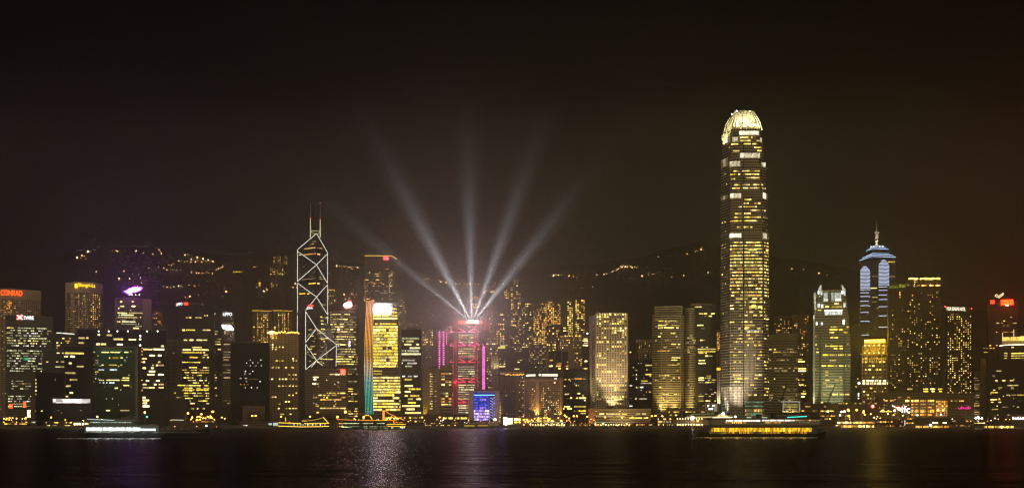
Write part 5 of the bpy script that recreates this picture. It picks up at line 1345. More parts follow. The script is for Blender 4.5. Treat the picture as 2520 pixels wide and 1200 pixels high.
point(b.P(2155, 820, -14), 7.5e4, (1, .70, .04), 2)
b = T("office_tower", "dim slab with sparse windows between the horned and the gold-topped towers", "office tower", 2094, 2120, 800, 1720, 26, wall=dict(col=(.12, .10, .06), fp=6, gz=.5, bp=4))
b.grid(2100, 2118, 850, 980, 4, 20, .12, "yel dim cream", .5, .35); b.lamp(2114, 942, -3, 1.6, L_WHT, "wall_lamp")
for py in (968, 973, 979): b.lamp(2112.5, py, -3, .7, L_WHT, "wall_lamp")
b.done()

APT = dict(col=(.085, .065, .04), fp=5.4, gz=.5, bp=6, gx=.5)
b = T("apartment_tower", "dark residential tower with green glowing roof louvres, left part of a wide pair", "apartment tower", 2186, 2232, 703, 1590, 34, wall=APT, face=.85)
GL = emit("louvre_glow", (.42, .45, .03), .75, vary=.7, pane=1)
b.pw(2187, 2210, 703, 709, GL, name="roof_louvre"); b.pw(2212, 2228, 700, 707, GL, name="roof_louvre"); b.pw(2214, 2218, 697, 703, GL, name="roof_louvre")
b.rows("amb", 2.6, (719, 2213, 2216), (724.5, 2213, 2216), (731, 2213, 2216)); b.grid(2190, 2228, 760, 830, 8, 12, .14, "amb yel dim*2", .4, .35, clump=.5); b.grid(2190, 2230, 830, 955, 8, 22, .24, "amb*2 yel dim*2 cream", .4, .35, clump=.6); b.done()
b = T("apartment_tower", "tall dark residential tower with a row of amber lamps along its roof edge", "apartment tower", 2231, 2317, 688, 1600, 36, wall=APT, face=.85)
for px in list(range(2238, 2262, 4)) + list(range(2266, 2314, 5)): b.lamp(px, 685.5 + b.r.uniform(-.8, .8), -1, b.r.uniform(.8, 1.5), emit("lamp_gold", (1, .60, .08), 9))
for px in (2270, 2290, 2307): b.lamp(px, 702, -1, 1.0, L_AMB2, "wall_lamp")
b.grid(2232, 2314, 690, 800, 15, 20, .21, "amb*3 yel*2 dim", .42, .38, clump=.9); b.grid(2232, 2314, 805, 950, 15, 26, .23, "amb*2 yel*2 cream dim", .42, .38, clump=.8); b.rows("amb dim cream", 2.6, (702, 2231, 2240, 2247, 2252, 2258, 2264, 2269, 2280, 2287, 2298, 2302, 2314))
b.rows("yel gold", 3.4, (956.5, 2192, 2196, 2203, 2208, 2213, 2222, 2233, 2245, 2272, 2284, 2289, 2301, 2308, 2319), (962, 2273, 2284, 2293, 2300, 2311, 2318)); b.done()
b = T("hotel_tower", "slender dark hotel dotted with gold windows under white letters and two red beacons", "hotel tower", 2329, 2393, 760, 1560, 34, wall=dict(col=(.07, .052, .035), fp=5.35, gz=.5, bp=5.5, gx=.5), face=.85)
b.text("FOUR SEASONS HOTEL", 2330, 2376, 755.5, 763.5, S_CREAM, tilt=-.35); b.lamp(2326, 753.5, 2, .9, L_RED, "beacon"); b.lamp(2391, 758.5, 2, .9, L_RED, "beacon")
b.grid(2331, 2391, 776, 968, 11, 36, .46, "gold*2 yel*2 amb*2 cream", .45, .42, clump=.55); b.rows("dim amb", 2, (773.5, 2340, 2347, 2352, 2358)); b.done()
b = T("office_block", "grey slab with a stack of short lit storeys beside a plain brown pier", "office block", 2396, 2412, 915, 1560, 24, wall=dict(col=(.24, .19, .12), fp=5.2, gz=.45, bp=4))
b.office(2397, 2410, 918, 1030, "yel dim*5", .75, .9, (6, 10), (2, 4)); b.box("pier", 2413, 2428, 882, 1040, 0, 26, plain("brown_pier2", (.22, .14, .08))); b.done()
b = T("office_block", "broad maroon dark office block with short lit dashes at the right edge", "office block", 2431, 2575, 884, 1500, 34, wall=dict(col=(.045, .03, .026), fp=5.8, gz=.5, bp=4))
b.rows("cream dim yel", 2.4, (912, 2452, 2464), (923.5, 2442, 2448), (935.5, 2449, 2455, 2466, 2474, 2485, 2496), (947.5, 2478, 2506), (953, 2457, 2466, 2488, 2494), (959, 2444, 2450), (965, 2438, 2455), (971, 2477, 2486, 2489, 2500, 2503, 2520), (982.5, 2437, 2453, 2455, 2464), (988.5, 2438, 2445, 2457, 2464), (1000.5, 2467, 2480, 2502, 2508), (1006, 2441, 2456), (1020, 2454, 2457, 2480, 2485)); b.grid(2436, 2518, 905, 1025, 16, 20, .05, "dim yel cream", .4, .35); b.done()
b = T("office_tower", "hazy red-lit tower with a zigzag emblem and glowing red letters on top", "office tower", 2432, 2505, 745, 1980, 34, wall=dict(col=(.12, .075, .05), fp=5.6, gz=.5, bp=4))
b.text("COSCO", 2464.5, 2492, 738, 749, emit("sign_yellow_red", (1, .48, .03), 2.2), y=-2.4); b.pw(2463, 2494, 737, 750, S_COSCO, name="sign_back", off=.2); b.pw(2474, 2483, 749.5, 752.5, emit("sign_white_soft", (1, .9, .8), 2.2), name="sign_panel", off=.5); b.pw(2437, 2448, 738, 747, S_RED, name="sign_panel")
for dy in (0, 4): b.line("emblem", [(2449, 726 + dy), (2453, 724 + dy - .5), (2458, 728 + dy), (2470, 720 + dy)] if dy == 0 else [(2449, 727.5), (2459, 732), (2470, 723.5)], .75, emit("emblem_cream", (1, .80, .40), 2.2), 2)
b.box("emblem_mast", 2458.5, 2460, 728, 746, 2.5, 3.5, DARK)
b.rows("dim amb yel", 2, (780, 2486, 2490), (789, 2469, 2473), (794.5, 2452, 2459, 2464, 2468, 2492, 2502), (800.5, 2469, 2472, 2478, 2483), (816.5, 2451, 2454, 2470, 2482, 2487, 2497), (849.5, 2435, 2439, 2451, 2455), (856, 2420, 2424, 2427, 2430, 2435, 2440, 2443, 2448), (866, 2421, 2431)); b.done()
point(b.P(2478, 744, -14), 1.5e4, (1, .04, .01), 2)
b = T("office_tower", "tower with a gold floodlit roof pavilion and a white ledge line, at right edge", "office tower", 2458, 2580, 851, 1680, 34, wall=dict(col=(.12, .08, .05), fp=6.2, gz=.5, bp=5), roof=False)
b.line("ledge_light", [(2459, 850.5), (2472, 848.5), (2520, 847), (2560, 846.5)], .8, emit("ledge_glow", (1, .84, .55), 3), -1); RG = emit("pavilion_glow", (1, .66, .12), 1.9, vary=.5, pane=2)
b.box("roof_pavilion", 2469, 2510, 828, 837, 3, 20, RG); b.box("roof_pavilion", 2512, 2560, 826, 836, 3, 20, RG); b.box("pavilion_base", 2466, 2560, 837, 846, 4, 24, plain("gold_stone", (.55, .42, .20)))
for px, t in ((2467.5, 818), (2495, 810)): b.box("mast", px - .7, px + .7, t, 838, 1, 2.2, emit("mast_gold", (1, .75, .3), 1.6))
b.rows("gold yel", 2.4, (868.5, 2471, 2479, 2488, 2530), (874.5, 2471, 2479, 2488, 2530), (880.5, 2472, 2478, 2488, 2530), (854, 2489, 2495)); b.done()

# ------------------------------------------------------------------ residential towers on the lower slope
def apt(px0, px1, top, Y, label, nx, ny, p, mats="amb*3 yel*2 dim cream", clump=.8, col=(.16, .125, .09), ybot=None, tops=None, group="apartment towers on the lower slope"):
    base = hill_z(X((px0 + px1) / 2, Y + 12), Y + 12) - 4
    b = T("apartment_tower", label, "apartment tower", px0, px1, top, Y, 22, base=base, wall=dict(col=col, fp=5, gz=.5, bp=4, gx=.6), group=group)
    b.grid(px0 + .5, px1 - .5, top + 3, ybot or 900, nx, ny, min(.9, p * 1.3), ' '.join(t.partition('*')[0] + 'f' + ''.join(t.partition('*')[1:]) for t in mats.split()), .6, .45, clump=clump)
    return b
apt(1312, 1332, 756, 2420, "stepped left shoulder of the amber lit apartment cluster, right of the dark octagonal tower", 5, 30, .5, "amb*4 org yel").done()
b = apt(1329, 1346, 742, 2440, "bright amber apartment tower second from left in the stepped cluster", 4, 32, .5, "amb*4 yel org"); b.done()
b = apt(1343, 1364, 738, 2460, "tallest bright amber apartment tower in the middle of the stepped cluster", 5, 32, .5, "amb*4 yel org"); b.done()
b = apt(1364, 1380, 744, 2440, "amber apartment tower right end of the stepped cluster", 4, 30, .45, "amb*3 org dim"); b.done()
apt(1395, 1411, 738, 2450, "slim apartment tower with one yellow window stack, left of two near the porthole tower", 3, 34, .62, "yel*3 amb").done()
apt(1415, 1440, 734, 2430, "apartment tower with yellow window stacks beside the porthole tower's roof", 5, 34, .46, "yel*2 amb*2 dim").done()
apt(1256, 1282, 692, 2560, "high slender apartment tower under two white roof masts", 4, 40, .28, "amb yel*2 dim*2").done()
e = empty("roof_mast", (X(1265.5, 2556), 2556 + 4, Z(694, 2556)), 0, "left of two short white masts on the high slender apartment tower", "mast", "white roof masts")
G().tube([(0, 0, -2), (0, 0, 10)], [.9, .5]).out("pole", emit("mast_cream", (1, .9, .6), .9), e); G().box(-1.2, 1.2, -1.2, 1.2, -3, -1.5).out("base", DARK, e)
e2 = empty("roof_mast", (X(1272.5, 2556), 2556 + 4, Z(694, 2556)), 0, "right of two short white masts on the high slender apartment tower", "mast", "white roof masts")
for c in e.children: k = c.copy(); COL.objects.link(k); k.parent = e2
apt(1262, 1282, 735, 2350, "apartment tower with a lone stack of yellow rooms left of the stepped amber cluster", 5, 30, .26, "yel amb dim*2").done()
apt(1283, 1308, 742, 2330, "dim apartment tower speckled white and yellow left of the stepped amber cluster", 6, 30, .26, "yel cream dim*2").done()
apt(1240, 1253, 709, 2600, "small pink-topped apartment block lit amber near the rightmost searchlight beam", 3, 6, .75, "amb*2 yel", ybot=735).done()
apt(1203, 1214, 764, 2380, "short apartment tower with a white lit corner right of the searchlight fan", 3, 20, .35, "cream amb dim").done()
apt(1221, 1242, 768, 2360, "apartment tower with a single orange window column right of the searchlight fan", 5, 22, .32, "amb*2 org yel").done()
apt(1196, 1220, 820, 2300, "pale apartment block behind the magenta light edge", 5, 12, .22, "dim*2 cream", col=(.3, .24, .16)).done()
b = apt(1152, 1182, 728, 2480, "domed block of orange lit bands right behind the searchlight fan", 7, 5, .3, "amb", ybot=758)
for py, a, c in ((747, 1160, 1176), (755.5, 1158, 1177), (752, 1160, 1166), (731, 1166, 1178), (735, 1170, 1177)): b.pw(a, c, py - 1, py + 1, "amb")
G().ball((b.lx(1168), 11, b.H), 9, 12, 6, .8).out("dome", BEIGE, b.root); b.done()
apt(1040, 1066, 806, 2180, "low apartment block crowded with amber windows between the gold tower and magenta columns", 8, 7, .55, "amb*3 org cream", ybot=850).done()
apt(1048, 1062, 822, 2120, "grey slender apartment block below the amber crowded one", 3, 12, .18, "dim amb", col=(.3, .24, .18)).done()
apt(1012, 1038, 806, 2330, "dim apartment block behind the dark topped office tower", 6, 10, .22, "dim amb").done()
apt(822, 842, 712, 2520, "apartment block with a gold roof strip right of the cross-braced tower", 5, 12, .18, "amb yel dim", ybot=800)
b = apt(806, 826, 712, 2460, "gold roof-lit apartment block touching the cross-braced tower's right edge", 5, 16, .22, "amb yel dim", ybot=800); b.line("roof_light", [(807, 713), (823, 713.5), (824, 718)], 1.0, T_YEL, -1); b.done()
apt(672, 692, 628, 2980, "high hillside apartment tower with thin amber columns, left of the cross-braced tower", 5, 6, .5, "amb dim*2", ybot=648).done()
apt(697, 708, 630, 3000, "slim hillside apartment tower with an amber column by the cross-braced tower", 2, 8, .5, "amb dim", ybot=650).done()
apt(634, 644, 688, 2760, "small hillside apartment block with three amber storeys", 1, 5, .8, "amb", ybot=706, clump=0).done()
apt(666, 684, 690, 2760, "hillside apartment block with a cross of amber storeys over a lamp string", 4, 6, .5, "amb dim", ybot=708).done()
apt(664, 702, 658, 2860, "wide hillside apartment block dotted amber under the thin-column tower", 9, 5, .4, "amb yel dim*2", ybot=676, clump=.4).done()
b = apt(573, 600, 664, 2820, "bright amber mansion on the dark hillside", 7, 2, .95, "amb*2 gold", ybot=670, clump=0); b.done()
apt(1448, 1470, 826, 2300, "unlit apartment block hidden behind the porthole tower", 3, 3, .2).done() if False else None
apt(1075, 1100, 806, 2380, "apartment block with scattered amber storeys above the magenta light columns", 6, 8, .25, "amb dim cream", ybot=850).done()
apt(986, 1000, 760, 2300, "slender apartment block with dim amber storeys right of the glaring board", 3, 16, .3, "amb dim", ybot=830).done()
apt(1290, 1312, 800, 2280, "mid-slope apartment tower with white specks above the octagonal tower", 6, 18, .3, "cream yel dim*2").done()
apt(1378, 1398, 800, 2260, "mid-slope apartment block above the lattice-headed tower, amber specks", 5, 14, .35, "amb yel dim").done()
apt(1345, 1378, 800, 2240, "mid-slope apartment tower filling the foot of the stepped amber cluster", 7, 14, .3, "amb*2 yel dim").done()

# ------------------------------------------------------------------ lamps and houses on the wooded slope
lamp_me = G().ball((0, 0, 0), 1.0, 7, 5); 
LM = bpy.data.meshes.new("hill_lamp"); LM.from_pydata(lamp_me.v, [], lamp_me.f); LM.update(); LM.materials.append(L_HILL)
def hill_lamps(pts, label, group, size=1.0):
    for px, py, s in pts:
        x, y, z = on_hill(px, py + .8)
        o = bpy.data.objects.new("hill_lamp", LM); o.location = (x, y - 3, z + 2.2); o.scale = (s * size * 1.1,) * 3
        COL.objects.link(o); tag(o, label, "lamp", group)
H = random.Random(3)
def along(pts, n, jit=1.6, s=(.5, 1.5)):
    n = max(3, int(n * .75))
    out = []
    L_ = [math.dist(a, c) for a, c in zip(pts, pts[1:])]; tot = sum(L_)
    for i in range(n):
        d = tot * (i + H.uniform(.1, .9)) / n
        for (a, c), l in zip(zip(pts, pts[1:]), L_):
            if d <= l: t = d / l; out.append((a[0] + (c[0] - a[0]) * t + H.uniform(-1, 1), a[1] + (c[1] - a[1]) * t + H.uniform(-jit, jit), H.uniform(*s))); break
            d -= l
    return out
hill_lamps([(191, 635, 2.2), (203, 632, 1.6), (209, 631, 1.2), (217, 620, 2.3), (222, 621.5, .8), (200, 636, 1.0), (212, 638, .9)], "amber lamp in the far left cluster high on the dark hill", "far left hill lamps")
hill_lamps([(236, 617, .8), (277, 619, 1), (287, 618.5, 1.5), (291, 620, 1), (336, 619.5, 1.5), (354, 623.5, 1), (377, 627, 1.5), (392, 616, 1.9), (398, 625, 1), (396, 621, .8)], "lamp along the highest hill line above the violet emblem", "ridge lamps on the left hill")
hill_lamps([(238, 670, 1.6), (306, 669, 1.2), (294, 688, 1.3), (294, 692, .7), (320, 689.5, 1.3), (326, 676, .5), (342, 676.5, .7), (347, 684.5, .8), (350, 698, .8), (358, 700, .6), (367, 663, .8)], "lone pale lamp on the hill around the violet emblem", "lone lamps around the violet emblem")
hill_lamps(along([(388, 662), (450, 669)], 9) + along([(470, 672), (526, 676)], 10), "amber lamp in the long dotted row on the middle hill road", "middle hill road lamps")
hill_lamps(along([(410, 655), (430, 652)], 5) + along([(440, 646), (478, 640)], 8) + along([(462, 648), (525, 644)], 12) + [(486, 637, 1.6), (501, 641, 1.5), (513, 641, 1.4), (525, 645, 1.5), (440, 645, 1.2), (456, 629, 1.4), (463, 628, 1)], "amber lamp in the loose cluster above the middle hill road", "upper middle hill lamps")
hill_lamps(along([(396, 712), (460, 704), (492, 706)], 14) + along([(450, 733), (494, 731)], 5), "pale lamp in the dotted row lower on the hill, above the white-lettered tower", "lower hill road lamps")
hill_lamps(along([(530, 666), (552, 657)], 8), "lamp on the rising lane left of the bright hillside mansion", "rising lane lamps")
hill_lamps([(557, 722, 1.6), (578, 722, .9), (598, 721, 1.1), (549, 732, .8), (625, 659, 1.1), (628, 659, .9), (632, 710, 1), (636, 700, 1.3)], "scattered lamp on the hill right of the white-lettered twin towers", "scattered lamps above the black block")
hill_lamps(along([(640, 722), (656, 714), (682, 716), (700, 714)], 14) + [(695, 737, 1.2), (695, 749, .7)], "yellow lamp in the curved string left of the cross-braced tower", "curved lamp string")
hill_lamps(along([(717, 708), (731, 714)], 5) + [(727, 700, 1.8)], "lamp touching the left edge of the cross-braced tower", "lamps by the cross-braced tower")
hill_lamps(along([(826, 657), (896, 660)], 14, 1.5) + [(829, 655, 1.4), (866, 663, 1.9), (880, 659, 2.0)], "amber lamp in the row between the cross-braced and the square tower", "lamps left of the square tower")
hill_lamps(along([(826, 742), (880, 728)], 16, 9, (.7, 1.4)), "lamp or window low on the slope behind the round-fronted tower", "lamps behind the round-fronted tower")
hill_lamps(along([(1040, 690), (1056, 689)], 7) + along([(1080, 692), (1100, 699)], 9) + along([(1120, 700), (1132, 700)], 5) + along([(1142, 701), (1180, 702)], 14) + [(1102, 714, .8), (1138, 714, .8), (1075, 728, .7), (1090, 723, .6), (1150, 722, .8)], "amber lamp on the hill line crossed by the searchlight beams", "lamps behind the searchlight beams")
hill_lamps(along([(1188, 720), (1220, 718)], 10, 2) + [(1219, 700, 1.2), (1194, 709, 1)] + along([(1200, 712), (1300, 700)], 8, 8), "lamp on the slope just right of the searchlight fan", "lamps right of the searchlight fan")
hill_lamps(along([(1360, 679), (1382, 678)], 7) + [(1362, 679.5, 1.8), (1400, 680.5, 2.2), (1411, 682, .7), (1420, 684, .7), (1437, 681, .9), (1444, 675, .8), (1469, 678.5, 1.4), (1486, 676, 1.2), (1492, 675.5, 1), (1432, 711, 1), (1458, 707, 1), (1410, 713, .7)], "lamp on the hill above the porthole tower", "hill lamps above the porthole tower")
hill_lamps(along([(1505, 670), (1532, 657), (1570, 659)], 22, 3, (.7, 1.7)), "amber lamp in the bright cluster on the ridge right of the porthole tower", "ridge cluster lamps")
hill_lamps([(1580, 680, 1.2), (1596, 678, .8), (1606, 677, .7), (1611, 677.5, .9), (1653, 683.5, 1.1), (1682, 679.5, 1.2), (1742, 672.5, 1.2), (1619, 633, 1.4)], "isolated lamp on the dark hill above the banded tower pair", "isolated lamps above the banded pair")
hill_lamps([(1690, 625.5, 1.1), (1711, 620.5, 1.4), (1716, 620, 1), (1725, 615.5, 1.5), (1727, 611, 1.2), (1692, 626, .7)], "amber lamp on the highest ridge left of the tallest tower", "highest ridge lamps")
hill_lamps([(1915, 665, 1), (1948, 664.5, .9), (1977, 664.5, 1), (2015, 674, 1.3), (2035, 680, .8), (1997, 671, .4)], "single lamp on the hill right of the tallest tower", "lamps right of the tallest tower")
hill_lamps(along([(1000, 800), (1040, 798)], 10, 6, (.6, 1.1)) + along([(1046, 770), (1070, 790)], 6, 8, (.5, 1)), "faint lamp low on the slope behind the dark topped office tower", "faint lamps low on the slope")

# ------------------------------------------------------------------ trees
LEAF = plain("leaf_green", (.045, .055, .02), .8, var=.7, scale=1.2)
BARK = plain("bark", (.06, .045, .03), .9)
def make_tree(h, w, seed, label, group):
    r = random.Random(seed)
    e = empty("waterfront_tree", (0, 0, 0), 0, label, "tree", group)
    g = G(); g.tube([(0, 0, -.2), (.1, 0, h * .3), (0, .2, h * .6)], [.45, .32, .15], 7)
    for k in range(6):
        a = k * 1.05 + r.random(); q = w * .33
        g.tube([(0, 0, h * (.3 + .05 * k)), (q * math.cos(a), q * math.sin(a), h * (.5 + .05 * k))], [.2, .06], 5)
    g.out("trunk", BARK, e)
    v, f = [], []
    cl = [(r.uniform(-.5, .5) * w * .75, r.uniform(-.5, .5) * w * .6, h * r.uniform(.42, .92)) for _ in range(13)]
    for k in range(950):
        c = cl[k % 13]; R_ = w * .24
        d = Vector((r.gauss(0, 1), r.gauss(0, 1), r.gauss(0, .8))).normalized() * R_ * r.uniform(.5, 1.05)
        p = Vector(c) + d
        n = (d.normalized() + Vector((r.uniform(-.6, .6), r.uniform(-.6, .6), r.uniform(-.2, .8)))).normalized()
        a = n.cross(Vector((0, 0, 1)));  a = a.normalized() if a.length > .01 else Vector((1, 0, 0))
        t = n.cross(a); s = r.uniform(.28, .55)
        i = len(v); v += [tuple(p - a * s), tuple(p + t * s * .6), tuple(p + a * s), tuple(p - t * s * .6)]; f.append((i, i + 1, i + 2, i + 3))
    mobj("crown", v, f, LEAF, e)
    return e
def copy_tree(root):
    c = root.copy(); COL.objects.link(c)
    for ch in root.children:
        k = ch.copy(); COL.objects.link(k); k.parent = c
        for gch in ch.children: q = gch.copy(); COL.objects.link(q); q.parent = k
    return c
protos, used = [make_tree(13, 13, s, "", "trees along the waterfront road") for s in (1, 2, 3)], set()
for i, (px, top, Y, sc, lab) in enumerate((
    (552, 1020, 1420, 1.0, "dark tree left of the low brown stone building"), (562, 1012, 1424, 1.2, "taller dark tree beside the low brown stone building"),
    (585, 1024, 1416, .9, "dark tree between the amber lamp cluster and the brown building"), (650, 1020, 1425, 1.0, "dark tree right of the low brown stone building"),
    (700, 1022, 1420, .8, "dark tree under the bulb-roofed hotel"), (760, 1018, 1424, 1.0, "dark tree below the left end of the banded brown block"),
    (782, 1014, 1428, 1.2, "broad dark tree below the banded brown block"), (810, 1014, 1430, 1.15, "broad dark tree below the red emblem corner"), (838, 1018, 1424, 1.0, "dark tree behind the orange outlined boat's bow"), 
    (1010, 1024, 1420, .9, "dark tree right of the orange outlined boat"), (1045, 1026, 1416, .8, "dark tree below the brown slab with dot columns"), (1078, 1024, 1420, 1.0, "dark tree at the left end of the yellow-windowed hall"),
    (1112, 1018, 1418, 1.2, "broad dark tree over the yellow-windowed hall"), (1140, 1022, 1420, 1.0, "dark tree just left of the blue screen block"), (1160, 1032, 1412, .7, "small dark tree at the left foot of the blue screen"),
    (1198, 1032, 1412, .7, "small dark tree in front of the blue screen's foot"), (1216, 1034, 1410, .65, "small dark tree at the right foot of the blue screen"), (1232, 1034, 1412, .6, "small dark tree beside the brilliant white pavilion"),
    (1604, 1032, 1404, .9, "round dark tree left of the clock tower pier"), (1616, 1031, 1405, .9, "round dark tree nearest the lit stairs by the clock tower pier"), (1640, 1021, 1420, 1.0, "dark tree behind the lit stairs by the clock tower pier"),
    (2030, 990, 1500, 1.0, "dark tree at the left foot of the horned tower"), (2058, 990, 1505, 1.0, "dark tree at the right foot of the horned tower"), (2080, 988, 1505, 1.1, "broad dark tree right of the horned tower's foot"),
    (96, 1028, 1420, 1.0, "dark tree in front of the black legislature block"), (20, 1030, 1440, 1.0, "dark tree at the far left behind the amber depot"), (4, 1026, 1430, 1.2, "dark tree at the left edge of the view"), (270, 1016, 1430, .9, "dark tree below the green glass block"), (300, 1015, 1432, .9, "dark tree at the right of the gate opening's foot"))):
    k = i % 3
    o = protos[k] if k not in used else copy_tree(protos[k]); used.add(k)
    h = (Z(top, Y) - 3) ; s = h / 13.0
    o.location = (X(px, Y), Y, 3); o.scale = (s * sc, s * sc, s); o.rotation_euler = (0, 0, i * 1.3)
    o["label"] = lab

# ------------------------------------------------------------------ street lamps on the waterfront road
def lamp_proto(kind, mat, rad, label, group):
    e = empty("street_lamp", (0, 0, 0), 0, label, "street lamp", group)
    G().tube([(0, 0, 0), (0, 0, 9.8)], [.16, .09], 6).out("pole", METAL, e)
    g = G()
    for s in ((1,) if kind == 1 else (-1, 1)):
        g.tube([(0, 0, 9.7), (s * .9, -.2, 10.1), (s * 1.7, -.3, 10.1)], .07, 5)
    g.out("arm", METAL, e)
    for s in ((1,) if kind == 1 else (-1, 1)):
        G().ball((s * 1.7, -.3, 10.0), rad, 8, 5, .8).out("lantern", mat, e)
    return e
LP = {}
def street(px, py, kind, mat, rad, label, group, Y=1402):
    key = (kind, mat.name, rad)
    if key not in LP: LP[key] = o = lamp_proto(kind, mat, rad, label, group)
    else: o = copy_tree(LP[key]); o["label"] = label; o["group"] = group
    s = (Z(py, Y) - 3) / 10.0
    o.location = (X(px, Y) - (1.7 * s if kind == 1 else 0), Y, 3); o.scale = (s, s, s)
S_ = random.Random(11)
for px, py in ((463, 1016), (524, 1012), (496, 1018), (546, 1026), (625, 1022), (692, 1024), (763, 1024), (831, 1025), (895, 1027), (1010, 1027), (1039, 1026), (1082, 1026), (1390, 1021), (1394, 1025), (1416, 1023), (1445, 1024), (1401, 1028), (1556, 1026), (1604, 1023), (1613, 1022), (1630, 1023), (1593, 1027), (1489, 1026), (1531, 1027), (126, 1026), (161, 1032), (206, 1034), (553, 1029)):
    street(px, py, 2 if px in (625, 1416) else 1, L_AMB, .85, "amber street lamp on a tall pole along the waterfront road", "tall amber street lamps", 1404 + S_.uniform(0, 8))
for i in range(20): street(S_.uniform(466, 528), S_.uniform(1023, 1033), 1, L_AMB, .85, "amber lamp in the dense cluster at the foot of the yellow lit twin tower", "amber lamp cluster by the twin tower", 1406 + S_.uniform(0, 30))
for i in range(24): street(S_.uniform(6, 66), S_.uniform(1026, 1040), 1, L_AMB2 if i % 2 else L_AMB, .85, "amber lamp in the dense cluster at the far left of the waterfront", "amber lamp cluster at far left", 1402 + S_.uniform(0, 30))
for i in range(16): street(S_.uniform(870, 1030), S_.uniform(1026, 1036), 1, L_AMB2, .85, "small amber lamp behind the orange outlined boat", "small lamps behind the boats", 1404 + S_.uniform(0, 20))
for i in range(26): street(S_.uniform(1040, 1290), S_.uniform(1031, 1043), 1, L_AMB2 if i % 3 else L_WHT, .7, "small lamp on the promenade around the blue screen block", "promenade lamps by the blue screen", 1396 + S_.uniform(0, 12))
for i in range(22): street(S_.uniform(1388, 1470), S_.uniform(1030, 1043), 1, L_AMB2, .7, "small amber lamp on the promenade under the near black office block", "promenade lamps in the middle", 1396 + S_.uniform(0, 12))
for i in range(40): street(S_.uniform(2030, 2330), S_.uniform(1005, 1036), 1, L_AMB2 if i % 3 else L_WHT, .75, "small lamp on the upper road behind the right hand piers", "lamps behind the right hand piers", 1416 + S_.uniform(0, 12))
for i in range(26): street(S_.uniform(2330, 2520), S_.uniform(1024, 1042), 1, L_WHT if i % 2 else L_AMB2, .75, "pale lamp on the waterfront at the far right", "lamps at the far right", 1404 + S_.uniform(0, 20))
for i in range(14): street(S_.uniform(200, 450), S_.uniform(1030, 1042), 1, L_WHT if i % 3 else L_AMB2, .5, "small white lamp on the dark waterfront behind the white-lit ferry", "lamps behind the white-lit ferry", 1402 + S_.uniform(0, 12))

# ------------------------------------------------------------------ low buildings along the shore
def low(name, label, cat, px0, px1, py0, Y, D, mats, rows_, col=(.16, .12, .08), p=.8, roofcol=None, cols=0, run=(2, 7)):
    b = T(name, label, cat, px0, px1, py0, Y, D, face=.6, wall=dict(col=col, fp=5, gz=.5, bp=5, gx=.8), roof=False)
    b.box("roof", px0 - 1, px1 + 1, py0 - .8, py0 + .8, -2, D + 1, ROOF)
    for r in rows_:
        y, h = r[0], r[1]; x = r[2] if len(r) > 2 else px0 + 1; xe = r[3] if len(r) > 3 else px1 - 1
        while x < xe - .5:
            w = min(b.r.uniform(*run), xe - x)
            if b.r.random() < p: b.pw(x, x + w, y - h / 2, y + h / 2, pick(mats, b.r))
            x += w + b.r.uniform(.3, 1.2)
    if cols:
        for i in range(cols):
            px = px0 + 1.5 + (px1 - px0 - 3) * i / (cols - 1); b.box("column", px - .5, px + .5, py0, 1047.5, -1.8, -1.2, BEIGE)
    return b
low("bus_depot", "low depot glowing amber at the far left of the waterfront", "low building", 6, 68, 1034, 1398, 14, "amb*2 yel gold", [(1037.5, 2.6), (1042, 3)], p=.6).done()
low("ferry_shed", "low shed with a pale lit strip beside the far left depot", "low building", 74, 88, 1034, 1400, 10, "cream wht", [(1038, 3)]).done()
low("ferry_shed", "long low shed with yellowish strips under the legislature hall", "low building", 108, 180, 1036, 1400, 10, "cream yel dim", [(1039, 2), (1046, 1.6)], p=.5).done()
b = low("pavilion", "small pavilion with six bright square bays in a row under the legislature hall", "pavilion", 178, 222, 1038, 1394, 8, "cream", [])
for i in range(6): b.pw(181.5 + i * 6.8, 186 + i * 6.8, 1039.5, 1045, W["fire"], name="bay")
b.done()
low("ferry_shed", "low shed with dotted white strips behind the white-lit ferry", "low building", 222, 300, 1036, 1400, 10, "cream dim", [(1038.5, 1.5)], p=.5, run=(2, 10)).done()
low("public_building", "black low block with one square yellow window by the amber lamp cluster", "low building", 401, 461, 981, 1424, 14, "yel", [], col=(.03, .025, .024)).done()
b = low("pavilion", "flat pavilion with a lit canopy edge left of the amber lamp cluster", "pavilion", 418, 455, 1031, 1398, 8, "dim", []); b.line("canopy_light", [(419, 1034), (424, 1032), (453, 1033)], .5, emit("canopy_white", (1, .9, .65), .9), -3); b.pw(451, 457, 1002, 1004, "yel") if False else None; b.done()
low("bus_shelter", "low canopy glowing orange beneath the dense amber lamp cluster", "canopy", 462, 530, 1034, 1399, 10, "amb*2 org", [(1036.5, 2)], p=.7).done()
b = low("pier_shed", "low white-panelled pier shed left of the yellow outlined boat", "pier building", 590, 686, 1038, 1393, 8, "wht dim", [(1046, 1.5, 592, 618)], col=(.2, .18, .15)); b.pw(661, 669, 1040, 1045, emit("panel_white", (.8, .95, .85), .8), name="wall_panel"); b.pw(672, 684, 1039, 1047, emit("panel_white", (.8, .95, .85), .8), name="wall_panel"); b.done()
b = low("public_hall", "low hall with four groups of yellow windows left of the blue screen block", "low building", 1034, 1152, 1019, 1408, 12, "gold yel", [], col=(.09, .07, .04))
for a, c in ((1090, 1100), (1104, 1114), (1120, 1130), (1134, 1150)): b.rows("gold*2 yel fire", 4.5, (1028, a, a + 2.6, a + 3.2, a + 6.2, a + 6.8, c))
b.office(1040, 1150, 1036, 1044, "amb dim yel", 1, .35, (2, 6)); b.done()
low("public_building", "glass-fronted low building with amber rooms under the golden tower", "low building", 940, 1040, 1019, 1412, 12, "amb dim yel", [(1027, 2.6), (1036, 3)], p=.4, col=(.12, .09, .05)).done()
